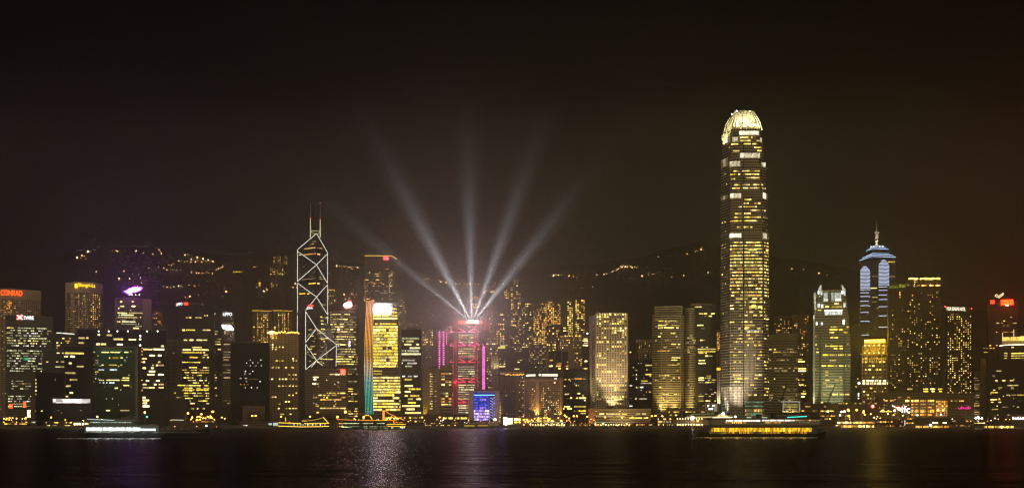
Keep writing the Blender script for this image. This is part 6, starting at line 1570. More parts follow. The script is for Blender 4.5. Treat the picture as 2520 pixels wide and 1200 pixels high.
b = low("landing_jetty", "low jetty with a yellow fascia in front of the blue screen block", "jetty", 1130, 1204, 1043, 1388, 6, "yel", []); b.pw(1142, 1168, 1044.5, 1048.5, emit("fascia_yellow", (.75, .5, .04), .6), name="fascia"); b.pw(1175, 1202, 1044.5, 1047.5, emit("fascia_yellow", (.75, .5, .04), .6), name="fascia"); b.done()
b = low("pavilion", "brilliant white lit pavilion right of the blue screen block", "pavilion", 1238, 1262, 1024, 1398, 10, "fire", [(1041, 3)], col=(.5, .45, .35)); b.pw(1239, 1248, 1026, 1040, emit("pavilion_white", (1, .86, .58), 6), name="lit_bay"); b.pw(1250, 1261, 1028, 1038, W["fire"], name="lit_bay"); b.lamp(1245, 1042, -3, 1.4, emit("lamp_hot_white", (1, .9, .8), 40), "floodlamp"); b.lamp(1218, 1031, -2, 1.6, L_WHT, "floodlamp"); b.done()
low("pavilion", "square yellow lit pavilion between the brilliant white one and the hotel podium", "pavilion", 1264, 1282, 1026, 1400, 10, "gold fire", [(1031, 6), (1038, 4)], col=(.4, .3, .16), p=1).done()
def pier(px0, px1, label, roof=1037):
    b = low("ferry_pier", label, "pier", px0, px1, roof, 1386, 16, "amb yel cream org", [(roof + 4, 3), (roof + 8.5, 3)], cols=int((px1 - px0) / 5), p=.6, run=(1.5, 5))
    b.box("deck", px0 - 3, px1 + 3, 1048, 1051, -6, 16, plain("pier_deck", (.1, .08, .06)))
    b.line("eave_light", [(px0, roof + 1), (px1, roof + 1)], .3, emit("eave_glow", (.9, .85, .5), .7), -2.6)
    for i in range(3): px = px0 + (px1 - px0) * (i + .5) / 3; b.box("fender", px - 3, px + 3, 1050, 1052, -7.5, -6, plain("fender_yellow", (.5, .35, .03)))
    for i in range(14): px = px0 + (px1 - px0) * (i + .5) / 14; b.lamp(px, 1043 + (i % 3), -2.6, .5, L_AMB if i % 2 else L_WHT, "pier_lamp")
    b.done(); return b
pier(1302, 1392, "colonnaded pier strung with amber and white lights below the white-lettered hotel"); pier(1462, 1552, "colonnaded pier strung with lights below the long pale low building")
low("waterfront_wall", "low amber glowing promenade arcade between the two colonnaded piers", "arcade", 1394, 1460, 1042, 1392, 6, "amb dim yel", [(1045, 3)], p=.5, run=(1, 3)).done()
low("waterfront_wall", "low amber glowing arcade right of the second colonnaded pier", "arcade", 1556, 1606, 1040, 1392, 6, "amb org dim", [(1044, 4)], p=.7, run=(1, 3)).done()
b = low("stair_hall", "glazed stair hall glowing greenish yellow left of the clock tower pier", "stair hall", 1618, 1656, 1026, 1398, 10, "dim grn amb", [(1030, 4), (1037, 5), (1044, 4)], col=(.14, .12, .05), p=.7, run=(1.5, 4)); b.done()

# clock tower pier
b = T("ferry_pier", "ferry pier with a pitched roof, lit colonnade and a small clock tower", "pier", 1656, 1812, 1031, 1388, 20, face=.6, mat=plain("pier_cream", (.30, .24, .13)), roof=False)
b.yf = lambda x: 0
g = G(); x0, x1 = b.lx(1658), b.lx(1806); zr = b.lz(1031, 1730)
g.prism([(x0, -3), (x1, -3), (x1, 22), (x0, 22)], zr, zr + .6)
n = len(g.v); xm0, xm1 = b.lx(1680), b.lx(1768); zt = b.lz(1014, 1730)
g.v += [(x0, -3, zr + .6), (x1, -3, zr + .6), (x1, 22, zr + .6), (x0, 22, zr + .6), (xm0, 9, zt), (xm1, 9, zt)]
g.f += [(n, n + 1, n + 5, n + 4), (n + 1, n + 2, n + 5), (n + 2, n + 3, n + 4, n + 5), (n + 3, n, n + 4)]
g.out("roof", plain("roof_tile_dark", (.035, .04, .03)), b.root)
b.box("upper_gallery", 1690, 1800, 1021, 1030, -3.6, -3.1, plain("pier_cream", (.30, .24, .13)))
plate(b, [(1752, 1029), (1770, 1018), (1776, 1016), (1782, 1018), (1802, 1029)], -4.6, -3.7, "gable", emit("gable_glow", (1, .78, .26), 1.3, vary=.3, pane=3)); b.lamp(1779, 1018, -6, 1.9, emit("lamp_hot_white2", (1, .95, .88), 30), "floodlamp"); b.lamp(1809, 1024.5, -3, 1.2, L_WHT, "floodlamp")
for px in (1763, 1772, 1781, 1790): b.pw(px, px + 2, 1020, 1022, plain("dark_panel", (.04, .04, .04)), name="gable_opening", off=4.75)
b.line("eave_light", [(1685, 1026.5), (1750, 1025)], .45, emit("eave_glow2", (.95, .8, .3), 1.1), -4.2); b.line("eave_light", [(1700, 1018), (1758, 1017)], .35, emit("eave_dim", (.7, .6, .25), .55), -1); b.line("eave_light", [(1752, 1026.5), (1803, 1026)], .45, emit("eave_white", (1, .95, .7), 2), -5)
for i in range(10):
    px = 1667 + i * 6.7; b.box("column", px - .55, px + .55, 1031, 1045, -3.2, -2.4, plain("column_cream", (.55, .45, .28))); b.lamp(px, 1043.5, -3.8, .55, emit("column_lamp", (1, .78, .4), 12), "column_lamp"); b.lamp(px - .5, 1029.5, -3.8, .45, emit("column_lamp", (1, .78, .4), 12), "column_lamp")
b.lamp(1703.5, 1028, -4, 1.9, emit("lamp_hot_white", (1, .9, .8), 40), "floodlamp"); b.lamp(1717, 1034.5, -3, 1.1, L_AMB, "wall_lamp")
b.office(1662, 1810, 1034, 1046, "dim amb", 1, .4, (2, 8)); b.box("deck", 1650, 1815, 1047.5, 1051, -7, 20, plain("pier_deck", (.1, .08, .06)))
CT = plain("clock_tower_stone", (.10, .085, .07))
b.box("clock_tower", 1742, 1758, 998, 1018, 6, 13, CT); b.box("clock_tower_cornice", 1741, 1759, 997, 999, 5.4, 13.6, CT); b.box("clock_tower_cap", 1745, 1755, 992.5, 997, 7, 12, CT)
x = b.lx(1750); G().loft([[(x - 1.8, 7.6, b.lz(992.5, 1750)), (x + 1.8, 7.6, b.lz(992.5, 1750)), (x + 1.8, 11.4, b.lz(992.5, 1750)), (x - 1.8, 11.4, b.lz(992.5, 1750))], [(x - .1, 9.4, b.lz(988, 1750)), (x + .1, 9.4, b.lz(988, 1750)), (x + .1, 9.6, b.lz(988, 1750)), (x - .1, 9.6, b.lz(988, 1750))]]).out("clock_tower_roof", CT, b.root)
CF = emit("clock_face", (.95, .98, 1), 3.0)
for px in (1747, 1753.3):
    c = (b.lx(px), 5.8, b.lz(1005, px)); n = 16; g = G(); g.v = [(c[0] + 1.3 * math.cos(a), y, c[2] + 1.3 * math.sin(a)) for y in (5.75, 5.95) for a in (2 * math.pi * k / n for k in range(n))]
    g.f = [tuple(range(n)), tuple(reversed(range(n, 2 * n)))] + [(k, n + k, n + (k + 1) % n, (k + 1) % n) for k in range(n)]
    o = g.out("clock_face", CF, b.root); G().box(c[0] - .08, c[0] + .08, 5.6, 5.7, c[2] - .1, c[2] + 1.0).box(c[0] - .1, c[0] + .75, 5.6, 5.7, c[2] - .08, c[2] + .08).out("clock_hands", DARK, o)
for px in (1742.5, 1745, 1755, 1757.8): b.lamp(px, 997, 5.2, .45, L_WHT, "tower_lamp")
b.done()
b = low("public_pier_hall", "long dim hall stretching right of the clock tower pier behind the yellow-lit ferry", "pier building", 1812, 1930, 1034, 1394, 16, "dim amb", [(1039, 2)], p=.3); b.done()

# square lit gateway right of the tallest tower's foot
b = T("gateway", "square white-edged gateway with lit hanging slats right of the tallest tower's foot", "gateway", 1925, 1969, 987, 1428, 10, face=.6, nowall=True)
GW = emit("gate_edge", (1, .95, .82), .9)
b.box("lintel", 1922, 1970, 986.5, 989, -1, 6, METAL); b.box("post", 1926.5, 1928, 989, 1030, -.6, 5, METAL); b.box("post", 1966.5, 1968, 989, 1030, -.6, 5, METAL); b.line("edge_light", [(1922, 987.5), (1968, 987.5), (1968, 1012)], .32, GW, -1.4); b.line("edge_light", [(1927, 990), (1927, 1010)], .25, GW, -1.2)
for i in range(16):
    px = 1930 + i * 2.3; u = (i - 7.5) / 7.5; b.box("slat", px - .4, px + .4, 995 - 3 * u * u - .5, 1001 + 2 * u * u, 2, 2.6, emit("slat_glow", (.8, .72, .22), .55))
b.office(1928, 1968, 1003, 1011, "dim yel", 1, .6, (2, 6)); b.rows("fire", 2.2, (1011.5, 1926, 1931, 1934, 1940, 1950, 1961)); b.done()
low("public_building", "low brown building with round white lamps between the gateway and the horned tower", "low building", 1972, 2062, 993, 1450, 14, "amb dim yel", [(999.5, 3), (1010, 2)], p=.25, col=(.13, .095, .05)).done()

# cranes
for px0, py0, px1, py1, base, lab in ((1924, 978, 1937, 937, 1010, "small crawler crane silhouetted on the olive block's striped front"), (2035, 990, 2056, 941, 1012, "crane boom silhouetted on the horned tower's lit foot")):
    Y = 1440; e = empty("crawler_crane", (X(px0, Y), Y, 3), 0, lab, "crane", "cranes in front of the lit towers")
    q = lambda px, py: ((px - px0) / F * Y, 0, Z(py, Y) - 3)
    g = G(); a, c = Vector(q(px0, py0)), Vector(q(px1, py1))
    for dy in (-.6, .6): g.tube([a + Vector((0, dy, 0)), c + Vector((0, dy * .4, 0))], .28, 5); g.tube([a + Vector((1.3, dy, -.3)), c + Vector((.5, dy * .4, -.2))], .28, 5)
    for k in range(14): t = k / 14; p = a.lerp(c, t); g.tube([p + Vector((0, -.6, 0)), a.lerp(c, t + .07) + Vector((1.2 - t * .7, .5, -.2))], .18, 4)
    g.out("boom", DARK, e)
    G().box(-3.5, 2.5, -1.6, 1.6, a.z - 3.2, a.z - .2).box(.8, 2.6, -2.4, -1.5, a.z - 3, a.z - .2).out("cab", DARK, e); G().box(-1.2, 1.2, -1.2, 1.2, .9, a.z - 3.1).out("mast", DARK, e); G().box(-4, 4, -2.6, -1.2, 0, 1.1).box(-4, 4, 1.2, 2.6, 0, 1.1).out("tracks", DARK, e)
    m = a.lerp(c, .42); G().box(m.x - .9, m.x + 1.7, -.9, .9, m.z - 2, m.z + 2).out("hook_block", DARK, e)

# shopping podium with the white letters
b = T("shopping_podium", "long glowing shopping podium with white letters, amber glass bays and pink letters", "shopping podium", 2160, 2396, 966, 1436, 40, face=.6, wall=dict(col=(.15, .115, .06), fp=7.4, gz=.5, bp=6, gx=.8), roof=False)
b.box("glass_block", 2241, 2312, 981, 1026, -3, 0, plain("bay_frame", (.2, .12, .05))); b.yf = lambda x: -3.05
for j, (py, h, m) in enumerate(((985.5, 5, "gold amb fire"), (994, 3, "amb org dim"), (1001.5, 3, "org dim amb"), (1010.5, 7.4, "amb*2 gold org"), (1019.5, 4, "org amb"))):
    for px in (2242, 2250, 2264, 2282): b.rows(m, h, (py, px, px + 4.8 if px == 2242 else px + 9.5)) ; b.pw(2274.5, 2277, py - h / 2, py + h / 2, pick(m, b.r))
    b.rows(m, h, (py, 2288, 2298)) if j in (0, 1, 3) else None
b.rows("gold", 5, (985.5, 2227, 2237)); 
for j in range(7):
    for i in range(6): b.pw(2302.5 + i * 4.8, 2306.3 + i * 4.8, 985 + j * 5.6, 989.4 + j * 5.6, pick("org*3 dim*2 amb", b.r))
b.yf = lambda x: 0
b.text("ifc", 2219, 2239, 998, 1014.5, emit("sign_white_bold", (1, .96, .95), 4.5), y=-1.6)
for pts, m in (([(2195, 997), (2203, 1001), (2212, 1002), (2221, 1008)], S_WHT), ([(2201, 1001.5), (2210, 1000), (2220, 1002.5)], S_RED), ([(2200, 1007), (2207, 1004), (2214, 1005), (2222, 1012)], T_YEL)): b.line("sign_swash", pts, .55, m, -1.8)
b.text("uhub", 2358, 2388, 999, 1005.5, emit("sign_pink", (1, .03, .32), 2.2), y=-1.2)
b.lamp(2147 + 18, 999, -2, .1, L_RED) if False else None
b.rows("amb dim", 2.4, (985.5, 2340, 2345, 2349, 2356, 2360, 2372), (977, 2210, 2216, 2232, 2240), (985, 2176, 2184, 2190, 2200)); b.rows("gold", 2.6, (1011.5, 2165, 2195)); b.grid(2162, 2238, 972, 1026, 14, 8, .14, "amb yel dim", .5, .4); b.done()
b = low("shopping_podium", "dim podium with a glowing round red sign right of the horned tower", "podium", 2062, 2160, 990, 1446, 24, "yel amb dim", [(992, 2.4), (1014, 2, 2112, 2128), (1022, 3, 2066, 2100)], p=.45, col=(.10, .08, .04), run=(1.5, 6)); b.lamp(2147, 999, -2, 2.2, emit("sign_red_ball", (1, .10, .04), 6), "sign"); b.text("8", 2145, 2149, 996, 1002, S_WHT, y=-4.6); b.done()
low("retail_block", "orange glowing shop row right of the yellow-lit ferry's funnel", "low building", 2018, 2056, 1018, 1412, 12, "org*2 amb yel", [(1022.5, 3), (1030, 3), (1010.5, 3)], p=.7, run=(1.5, 5)).done()
low("ferry_pier", "two-storey pier hall glowing orange right of the yellow-lit ferry", "pier", 2054, 2154, 1033, 1386, 18, "amb*2 gold fire org", [(1039, 5), (1048, 5)], p=.93, run=(1.5, 5), col=(.2, .12, .04)).done()
low("ferry_pier", "dim pier block with few amber rooms between the two orange pier halls", "pier", 2156, 2226, 1032, 1388, 18, "amb dim org", [(1037, 4), (1047, 2.5)], p=.35, run=(1.5, 5), col=(.12, .08, .04)).done()
b = low("ferry_pier", "wide pier hall with an orange lower storey and white upper lamps under the shopping podium", "pier", 2228, 2336, 1028, 1386, 18, "amb*2 org gold", [(1049, 5), (1040, 3, 2230, 2250), (1029.5, 1.4, 2231, 2252)], p=.85, run=(1.5, 5), col=(.13, .09, .045)); b.rows("fire", 3, (1039.5, 2295, 2308, 2320, 2330)); b.lamp(2289, 1045.5, -3, 1.4, L_WHT, "pier_lamp"); b.text("88", 2217, 2227, 1034, 1047, emit("sign_white_soft", (1, .9, .8), 2.2), y=-3, tilt=.3); b.done()
low("ferry_pier", "brown dim pier house left of the far right orange pier", "pier", 2338, 2394, 1031, 1390, 16, "dim amb", [(1035, 3), (1047, 2)], p=.45, run=(1.5, 5), col=(.16, .10, .05)).done()
b = low("ferry_pier", "far right pier with a blazing yellow lower storey and white lamps above", "pier", 2396, 2500, 1036, 1386, 18, "gold*2 amb fire yel", [(1049.5, 5), (1040, 2, 2398, 2424)], p=.92, run=(1.5, 5), col=(.14, .09, .04)); b.done()
b = low("waterfront_shed", "dark shed with a row of big white lamps at the right edge of the shore", "low building", 2490, 2580, 1020, 1400, 14, "cream dim", [(1024, 1.5), (1041, 2)], p=.4, col=(.06, .04, .03));
for i in range(8): b.lamp(2493 + i * 6, 1028 + (i % 2), -2, 1.1, L_WHT, "wall_lamp")
b.done()
for px in (2401, 2408, 2416): street(px, 1028, 1, emit("lamp_big_white", (1, .95, .8), 24), 1.3, "big white lamp of the trio above the far right pier", "white lamp trio at far right")

# ------------------------------------------------------------------ boats
HULL = plain("hull_black", (.012, .012, .012), .35)
def hull_mesh(L_, B, d0, sheer, rake, z0=-.8):
    """pointed hull along x, centre at 0"""
    n = 22; rings = []
    for i in range(n + 1):
        u = i / n * 2 - 1
        w = B * .5 * max(.04, (1 - abs(u) ** rake)) ** .6
        z1 = d0 + sheer * u * u
        x = u * L_ / 2
        xo = u * 1.2
        rings.append([(x, -w * .7, z0), (x + xo, -w, z1), (x + xo, w, z1), (x, w * .7, z0)])
    return G().loft(rings)
class Boat(T):
    def __init__(s, name, label, cat, px0, px1, Y, group=None):
        T.__init__(s, name, label, cat, px0, px1, 1000, Y, 10, face=0, base=0.0, nowall=True, group=group)
        s.L = s.W
def deck_windows(b, px0, px1, py0, py1, n, mat, gap=.18, name="window", skip=()):
    w = (px1 - px0) / n
    for i in range(n):
        if i in skip: continue
        b.pw(px0 + (i + gap / 2) * w, px0 + (i + 1 - gap / 2) * w, py0, py1, mat if not callable(mat) else mat(i), name=name)

# right: double-decked ferry with yellow lower deck
b = Boat("passenger_ferry", "double-decked ferry with a blazing yellow lower deck passing before the clock tower pier", "ferry", 1722, 2028, 640)
b.root.location.y = 640
o = hull_mesh(b.W, 12, b.lz(1066, 1875), 1.2, 3.2).out("hull", HULL, b.root)
FW = plain("ferry_white", (.22, .21, .18), .5); FG = plain("ferry_green", (.03, .05, .035), .5)
def deckbox(b, name, px0, px1, py0, py1, half, mat):
    pc = (px0 + px1) / 2
    return G().box(b.lx(px0), b.lx(px1), -half, half, b.lz(py1, pc), b.lz(py0, pc)).out(name, mat, b.root)
deckbox(b, "lower_deck", 1742, 2006, 1047, 1066.5, 5.2, FG); deckbox(b, "deck_edge", 1732, 2024, 1045, 1048, 6, plain("rubbing_strip", (.03, .028, .025)))
deckbox(b, "upper_deck", 1748, 2012, 1031, 1045, 5, FW); deckbox(b, "upper_roof", 1742, 2022, 1027.5, 1031, 5.8, plain("ferry_roof", (.04, .038, .034)))
deckbox(b, "wheelhouse", 1900, 1996, 1017.5, 1027.5, 3.4, plain("wheelhouse", (.05, .045, .04)))
g = G().loft([[(b.lx(1880), -3.6, b.lz(1017.5, 1940)), (b.lx(2010), -3.6, b.lz(1019, 1940)), (b.lx(2010), 3.6, b.lz(1019, 1940)), (b.lx(1880), 3.6, b.lz(1017.5, 1940))], [(b.lx(1892), -3, b.lz(1014.5, 1940)), (b.lx(1990), -3, b.lz(1014, 1940)), (b.lx(1990), 3, b.lz(1014, 1940)), (b.lx(1892), 3, b.lz(1014.5, 1940))]]); g.out("canopy", plain("ferry_roof", (.04, .038, .034)), b.root)
FY = emit("ferry_yellow", (1, .56, .03), 1.35, vary=.35, pane=.7); FO = emit("ferry_orange", (1, .40, .02), .9, vary=.4, pane=.7)
b.yf = lambda x: -5.25
deck_windows(b, 1746, 1992, 1051.5, 1061, 34, lambda i: FY if (i * 7) % 5 else FO, .12)
deck_windows(b, 1776, 1980, 1062, 1065, 22, FO, .3, skip=(3, 8, 9, 15))
deck_windows(b, 1992, 2014, 1049.5, 1055, 6, FO, .2) if False else None
b.yf = lambda x: -5.05
FWH = emit("ferry_cream", (1, .88, .72), 2.2, vary=.4, pane=.8)
deck_windows(b, 1782, 1866, 1032.3, 1036, 14, FWH, .14); deck_windows(b, 1870, 1950, 1031.8, 1035.2, 13, FWH, .14); deck_windows(b, 1952, 2010, 1031.8, 1034.5, 9, "dim", .2)
deck_windows(b, 1780, 1832, 1038, 1040, 10, "amb", .4); deck_windows(b, 1878, 1916, 1038, 1040, 8, "amb", .4); deck_windows(b, 1960, 1990, 1038, 1039.4, 6, "dim", .4); b.yf = lambda x: -3.5
b.line("green_light", [(1933, 1026), (1981, 1023.4)], .22, emit("ferry_green_tube", (.08, .85, .62), 2.0), -.4)
deck_windows(b, 1906, 1990, 1019.5, 1022.3, 10, plain("dark_glass", (.01, .012, .012), .1), .2, "wheelhouse_window"); b.yf = lambda x: 0
g = G()
for i in range(40):
    x = b.lx(1744 + 264 * i / 39); g.box(x - .03, x + .03, -5.75, -5.65, b.lz(1047, 1875), b.lz(1041, 1875))
g.box(b.lx(1744), b.lx(2008), -5.76, -5.64, b.lz(1041.4, 1875), b.lz(1041, 1875)); g.out("railing", FW, b.root)
G().tube([(b.lx(1960), 0, b.lz(1015, 1960)), (b.lx(1960), 0, b.lz(1003, 1960))], [.15, .07]).out("mast", METAL, b.root)
G().loft([[(b.lx(1868) + 1.6 * math.cos(a), 1.6 * math.sin(a), b.lz(z, 1868)) for a in (2 * math.pi * k / 12 for k in range(12))] for z in (1028, 1018)]).out("funnel", HULL, b.root)
deckbox(b, "life_raft", 1850, 1860, 1024.5, 1027.5, 1, FW); deckbox(b, "life_raft", 1826, 1836, 1024.5, 1027.5, 1, FW)
b.done()

# left: dark ferry with a long white lit saloon
b = Boat("passenger_ferry", "dark ferry with a long brilliant white saloon window strip at the left of the harbour", "ferry", 212, 512, 610)
hull_mesh(b.W, 11, b.lz(1061.5, 360), 1.6, 3.0).out("hull", HULL, b.root)
deckbox(b, "saloon", 216, 398, 1046, 1063.5, 4.6, plain("ferry_grey", (.10, .12, .11), .5)); deckbox(b, "bow_deckhouse", 398, 486, 1050, 1063, 4.0, HULL)
deckbox(b, "saloon_roof", 214, 400, 1043.5, 1046, 5, plain("ferry_roof_grey", (.08, .10, .09), .5)); deckbox(b, "upper_saloon", 224, 336, 1034, 1043.5, 3.8, plain("ferry_grey", (.10, .12, .11), .5)); deckbox(b, "upper_roof", 220, 342, 1031.5, 1034, 4.4, plain("ferry_grey2", (.16, .20, .17), .5)); deckbox(b, "wheelhouse", 300, 336, 1025, 1031.5, 2.6, HULL)
g = G()
for i in range(34):
    x = b.lx(216 + 122 * i / 33); g.box(x - .03, x + .03, -4.95, -4.85, b.lz(1044, 300), b.lz(1040, 300))
g.box(b.lx(216), b.lx(338), -4.96, -4.84, b.lz(1040.4, 300), b.lz(1040, 300)); g.out("railing", FW, b.root)
for i in range(5):
    x = b.lx(404 + i * 16); G().tube([(x + .35 * math.cos(a), -4.2, b.lz(1054, 440) + .35 * math.sin(a)) for a in (2 * math.pi * k / 10 for k in range(11))], .09, 5).out("lifebuoy", plain("buoy_orange", (.6, .2, .05)), b.root)
deckbox(b, "rubbing_strip", 216, 505, 1062.2, 1063.4, 5.35, plain("rubbing_strip_pale", (.25, .25, .23)))
WH = emit("saloon_white", (.86, 1.0, .94), 2.0, vary=.25, pane=.9)
b.yf = lambda x: -4.65
deck_windows(b, 220, 352, 1050.5, 1059, 22, WH, .07); deck_windows(b, 353, 389, 1053.5, 1058.6, 7, WH, .07); deck_windows(b, 222, 350, 1060, 1062, 18, emit("saloon_low", (.75, .85, .62), .35, vary=.5), .2)
b.yf = lambda x: -3.85
deck_windows(b, 228, 330, 1037, 1039.4, 16, emit("upper_pale", (.62, .85, .68), .8, vary=.6), .25); b.yf = lambda x: -2.65; deck_windows(b, 303, 333, 1026.5, 1029.3, 6, plain("dark_glass", (.01, .012, .012), .1), .2, "wheelhouse_window"); b.yf = lambda x: 0
b.line("roof_light", [(222, 1030), (288, 1033)], .18, emit("roof_pale", (.75, .95, .80), .8), -4.5)
for px, top in ((357, 997), (240, 1022)):
    G().tube([(b.lx(px), 0, b.lz(1044 if px == 357 else 1032, px)), (b.lx(px), 0, b.lz(top, px))], [.16, .07]).out("mast", METAL, b.root)
LA = emit("mast_amber", (1, .50, .10), 26)
for px, py in ((357, 997.5), (357, 1014)): b.lamp(px, py, -.4, .42, LA, "mast_lamp")
b.lamp(240, 1024.5, -.4, .42, LA, "mast_lamp"); b.lamp(366, 1024.5, -3, .38, L_GRN, "side_lamp"); 
G().box(b.lx(364.5), b.lx(367.5), -3.2, -2.6, b.lz(1032, 366), b.lz(1026, 366)).out("lamp_board", HULL, b.root)
for px in (434, 488): b.lamp(px, 1048, -3, .3, emit("lamp_dim_red", (1, .3, .2), 3), "deck_lamp")
b.done()
def foam(name, label, px0, px1, py, Y, w, seed):
    r = random.Random(seed); v, f = [], []
    n = 170
    for i in range(n):
        px = px0 + (px1 - px0) * (i + r.uniform(-.5, .5)) / n; y = Y + r.gauss(0, w); x = X(px, Y)
        L_, h, d = r.uniform(.3, 1.3), r.uniform(.10, .42), r.uniform(.2, .6)
        k = len(v); v += [(x - L_, y, .0), (x - L_ * .3, y - d, .01), (x + L_ * .4, y - d, .01), (x + L_, y, .0), (x + L_ * .3, y + d, .01), (x - L_ * .4, y + d, .01), (x, y, h)]
        f += [(k + a, k + (a + 1) % 6, k + 6) for a in range(6)]
    o = mobj(name, v, f, plain("foam_white", (.75, .78, .76), .9)); o["kind"] = "stuff"; o["label"] = label; o["category"] = "foam"
for i in range(6): point((X(232 + i * 28, 600), 602.6, 2.6), 260, (.88, 1, .95), .3)  # added lamps without fittings, to brighten the wake foam
for i in range(8): point((X(1750 + i * 33, 630), 631.8, 2.4), 300, (1, .62, .10), .3)  # likewise added, for the foam of the yellow-lit ferry
foam("wake_foam", "pale line of foam along the white-lit ferry's waterline", 140, 395, 1078.5, 602, .9, 1)
foam("wake_foam", "thin line of foam along the yellow-lit ferry's waterline", 1712, 2010, 1076.5, 631, .8, 2)

# moored boats outlined in light
b = Boat("restaurant_boat", "moored boat outlined by two thin yellow light lines and a curved cable of bulbs", "boat", 686, 812, 1230, "moored boats outlined in lights")
hull_mesh(b.W, 12, b.lz(1047.5, 750), .8, 5).out("hull", HULL, b.root); deckbox(b, "lower_deck", 690, 808, 1040, 1048, 5, plain("boat_dark", (.04, .035, .03))); deckbox(b, "upper_deck", 694, 806, 1036, 1040, 4.6, plain("boat_dark", (.04, .035, .03))); deckbox(b, "deckhouse", 746, 754, 1031, 1036.4, 3, plain("boat_brown", (.14, .09, .04)))
YL = emit("bulb_line_yellow", (1, .64, .09), 2.6)
b.line("light_line", [(687, 1039), (730, 1040.3), (743, 1041)], .3, YL, -5.4); b.line("light_line", [(751, 1041), (780, 1041), (812, 1040)], .3, YL, -5.4); b.line("light_line", [(687, 1047), (740, 1049), (790, 1048.5), (812, 1047.5)], .34, YL, -6.2)
b.line("cable_light", [(754, 1034.5), (770, 1033), (784, 1030), (795, 1026)], .2, emit("cable_glow", (1, .6, .12), 1.2), -1); b.line("cable_light", [(796, 1026), (808, 1039)], .3, YL, -1); b.line("frame_light", [(745, 1034.5), (754, 1034.5), (754, 1038), (745, 1038), (745, 1034.5)], .2, YL, -3.4)
for px, t in ((703, 1024), (796, 1026)): G().tube([(b.lx(px), 0, b.lz(1037, px)), (b.lx(px), 0, b.lz(t, px))], .16).out("mast", METAL, b.root)
b.line("mast_light", [(703, 1026), (703.5, 1036)], .22, YL, -.5); b.lamp(714.5, 1037.5, -4.8, .5, L_RED, "deck_lamp"); b.yf = lambda x: -5.1
for i in range(34):
    px = 708 + i * 2.8
    if b.r.random() < .6: b.pw(px, px + 2, 1050, 1052 + b.r.uniform(0, 1.6), W["cream"]) if False else b.pw(px, px + 2, 1042.5, 1045.5, pick("cream wht dim", b.r))
b.yf = lambda x: 0; b.done()
b = Boat("restaurant_boat", "larger moored boat edged in orange light with two rows of pale cabin windows", "boat", 832, 1000, 1230, "moored boats outlined in lights")
hull_mesh(b.W, 14, b.lz(1049, 916), .8, 5).out("hull", HULL, b.root); deckbox(b, "main_deck", 836, 998, 1041.5, 1049.5, 6, plain("boat_dark", (.04, .035, .03))); deckbox(b, "upper_deck", 840, 998, 1034.5, 1041.5, 5.6, plain("boat_dark", (.04, .035, .03))); deckbox(b, "sun_deck", 834, 992, 1033, 1034.5, 6, plain("boat_dark", (.04, .035, .03)))
OL = emit("edge_orange", (1, .30, .03), 1.6); OY = emit("edge_gold", (1, .55, .04), 1.9)
b.line("light_line", [(830, 1025.5), (833, 1031), (842, 1031.5), (873, 1032.6)], .3, OL, -6.3); b.line("light_line", [(888, 1033), (965, 1033.6), (978, 1034)], .34, OL, -6.3); b.line("cable_light", [(850, 1013), (860, 1016), (890, 1017.5), (905, 1020)], .22, emit("cable_red", (.8, .16, .04), .6), -.5)
for pts in ([(896, 1031), (899, 1022), (906, 1020.5), (909, 1022)], [(911, 1022), (917, 1031)]): b.line("frame_light", pts, .5, OY, -3)
G().box(b.lx(941.5), b.lx(946.5), -1.2, .6, b.lz(1033, 944), b.lz(1008.5, 944)).out("light_pylon", emit("pylon_orange", (1, .36, .04), 1.5), b.root); b.line("cable_light", [(946, 1008.5), (960, 1018), (980, 1027), (996, 1033)], .4, OL, -.6); b.line("cable_light", [(942, 1008.5), (930, 1012)], .25, emit("cable_red", (.8, .16, .04), .6), -.6)
b.line("light_line", [(953, 1044.5), (958, 1042.5), (1000, 1043)], .34, OY, -6.6); b.line("light_line", [(956, 1047.5), (970, 1048), (1000, 1048)], .34, OY, -6.6); b.line("light_line", [(969, 1034), (972, 1041)], .5, OL, -6.4); b.line("light_line", [(974, 1038.5), (981, 1038.5)], .3, OL, -6.3); b.line("light_line", [(984, 1038.5), (992, 1038.5)], .3, OL, -6.3)
b.lamp(850, 1012.8, -.6, 1.3, L_AMB, "mast_lamp"); b.lamp(831, 1025, -1, 1.1, L_AMB, "mast_lamp"); b.lamp(895, 1025, -2, .8, L_AMB, "deck_lamp")
for px, t in ((850, 1013), (831, 1026)): G().tube([(b.lx(px), 0, b.lz(1034, px)), (b.lx(px), 0, b.lz(t, px))], .16).out("mast", METAL, b.root)
for i in range(9): b.lamp(950 + i * 3.6 + b.r.uniform(-1, 1), 1028 + b.r.uniform(-2.5, 3), -2, b.r.uniform(.4, .8), L_AMB, "deck_lamp")
PG = emit("cabin_pale", (.78, 1, .52), 1.5, vary=.6, pane=1.0); b.yf = lambda x: -5.65
for a, c, n in ((846, 886, 11), (894, 920, 4), (929, 948, 3)): deck_windows(b, a, c, 1040, 1043.2, n, PG, .1)
b.yf = lambda x: -6.05
for a, c, n in ((846, 886, 11), (897, 906, 2), (911, 920, 2), (922, 932, 2), (937, 940, 1), (945, 956, 3), (964, 970, 2), (985, 998, 3)): deck_windows(b, a, c, 1048.2 - .0, 1052.4 if a > 890 else 1051, n, PG, .1)
deck_windows(b, 836, 846, 1039.5, 1042, 3, "org", .1); deck_windows(b, 836, 846, 1046.5, 1050, 3, "amb", .1); b.yf = lambda x: 0; b.done()
b = Boat("small_motorboat", "small dark motorboat with a white bow light left of the low brown building", "boat", 505, 540, 1240)
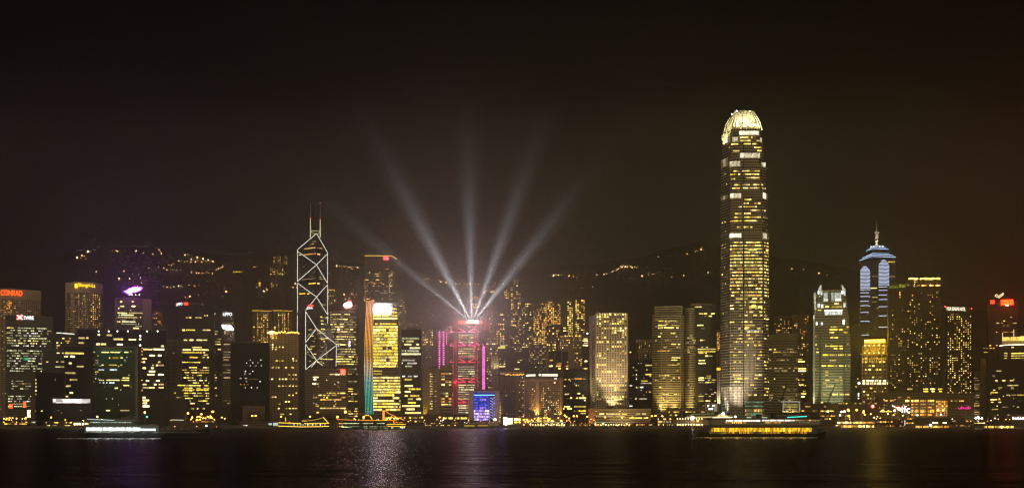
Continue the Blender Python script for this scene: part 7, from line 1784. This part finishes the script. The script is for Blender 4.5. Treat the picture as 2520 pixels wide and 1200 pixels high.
hull_mesh(b.W, 5, 1.8, .6, 3).out("hull", HULL, b.root); deckbox(b, "cabin", 512, 532, 1041, 1050, 1.8, HULL); b.lamp(509, 1046.5, -2, .8, L_WHT, "bow_lamp"); b.lamp(534, 1049, -2, .35, L_RED, "stern_lamp"); b.done()
# starry glow of the shore road on the lower fronts: the light of the lamp rows themselves
for px, w in ((35, 2e4), (495, 4.5e4), (700, 1.4e4), (880, 1.4e4), (1040, 2.2e4), (1240, 4.5e4), (1335, 4e4), (1420, 2.2e4), (1510, 2.2e4), (1620, 3.0e4), (2100, 4e4), (2280, 5e4), (2440, 4.0e4)):
    point((X(px, 1412), 1412, 12), w * .12, (1, .60, .18), .6)

# ------------------------------------------------------------------ haze over the harbour
m = bpy.data.materials.new("night_haze"); m.use_nodes = True
N, L = m.node_tree.nodes, m.node_tree.links
N.remove(N["Principled BSDF"])
V = N.new("ShaderNodeVolumePrincipled"); V.inputs["Color"].default_value = (.92, .90, .86, 1); V.inputs["Density"].default_value = HAZE_DENSITY; V.inputs["Anisotropy"].default_value = 0.82
L.new(V.outputs[0], N["Material Output"].inputs["Volume"])
o = G().box(-3300, 3300, -400, 4500, -5, 532).out("haze", m); o["kind"] = "stuff"; o["label"] = "thin brownish night haze over the harbour and city"

# mist added round the searchlights so the beams fade with distance
c = HB.P(1120, 735, -90)
g = G().ball((0, 0, 0), 1.0, 20, 12)
m = bpy.data.materials.new("beam_fade_mist"); m.use_nodes = True
N, L = m.node_tree.nodes, m.node_tree.links
N.remove(N["Principled BSDF"])
V = N.new("ShaderNodeVolumePrincipled"); V.inputs["Color"].default_value = (.95, .94, .95, 1); V.inputs["Anisotropy"].default_value = 0.3
tc = N.new("ShaderNodeTexCoord"); ln = N.new("ShaderNodeVectorMath"); ln.operation = 'LENGTH'
L.new(tc.outputs["Object"], ln.inputs[0])
q = math_node(N, L, 'SUBTRACT', 1.0, ln.outputs["Value"])
q = math_node(N, L, 'MAXIMUM', q, 0.0)
L.new(math_node(N, L, 'MULTIPLY', math_node(N, L, 'POWER', q, 2.8), 0.0030), V.inputs["Density"])
L.new(V.outputs[0], N["Material Output"].inputs["Volume"])
o = g.out("mist", m); o.location = c; o.scale = (390, 420, 430); o["kind"] = "stuff"; o["label"] = "mist added round the rooftop searchlights to fade their beams"

# second, denser haze box added to dissolve the hills into the sky
m2 = bpy.data.materials.new("extra_hill_haze"); m2.use_nodes = True
N, L = m2.node_tree.nodes, m2.node_tree.links
N.remove(N["Principled BSDF"])
V = N.new("ShaderNodeVolumePrincipled"); V.inputs["Color"].default_value = (.92, .90, .86, 1); V.inputs["Density"].default_value = 6.4e-4; V.inputs["Anisotropy"].default_value = 0.7
L.new(V.outputs[0], N["Material Output"].inputs["Volume"])
o = G().box(-3250, 3250, 2098, 4450, -4.5, 610).out("mist", m2); o["kind"] = "stuff"; o["label"] = "extra haze added over the wooded hills to dissolve their outline"
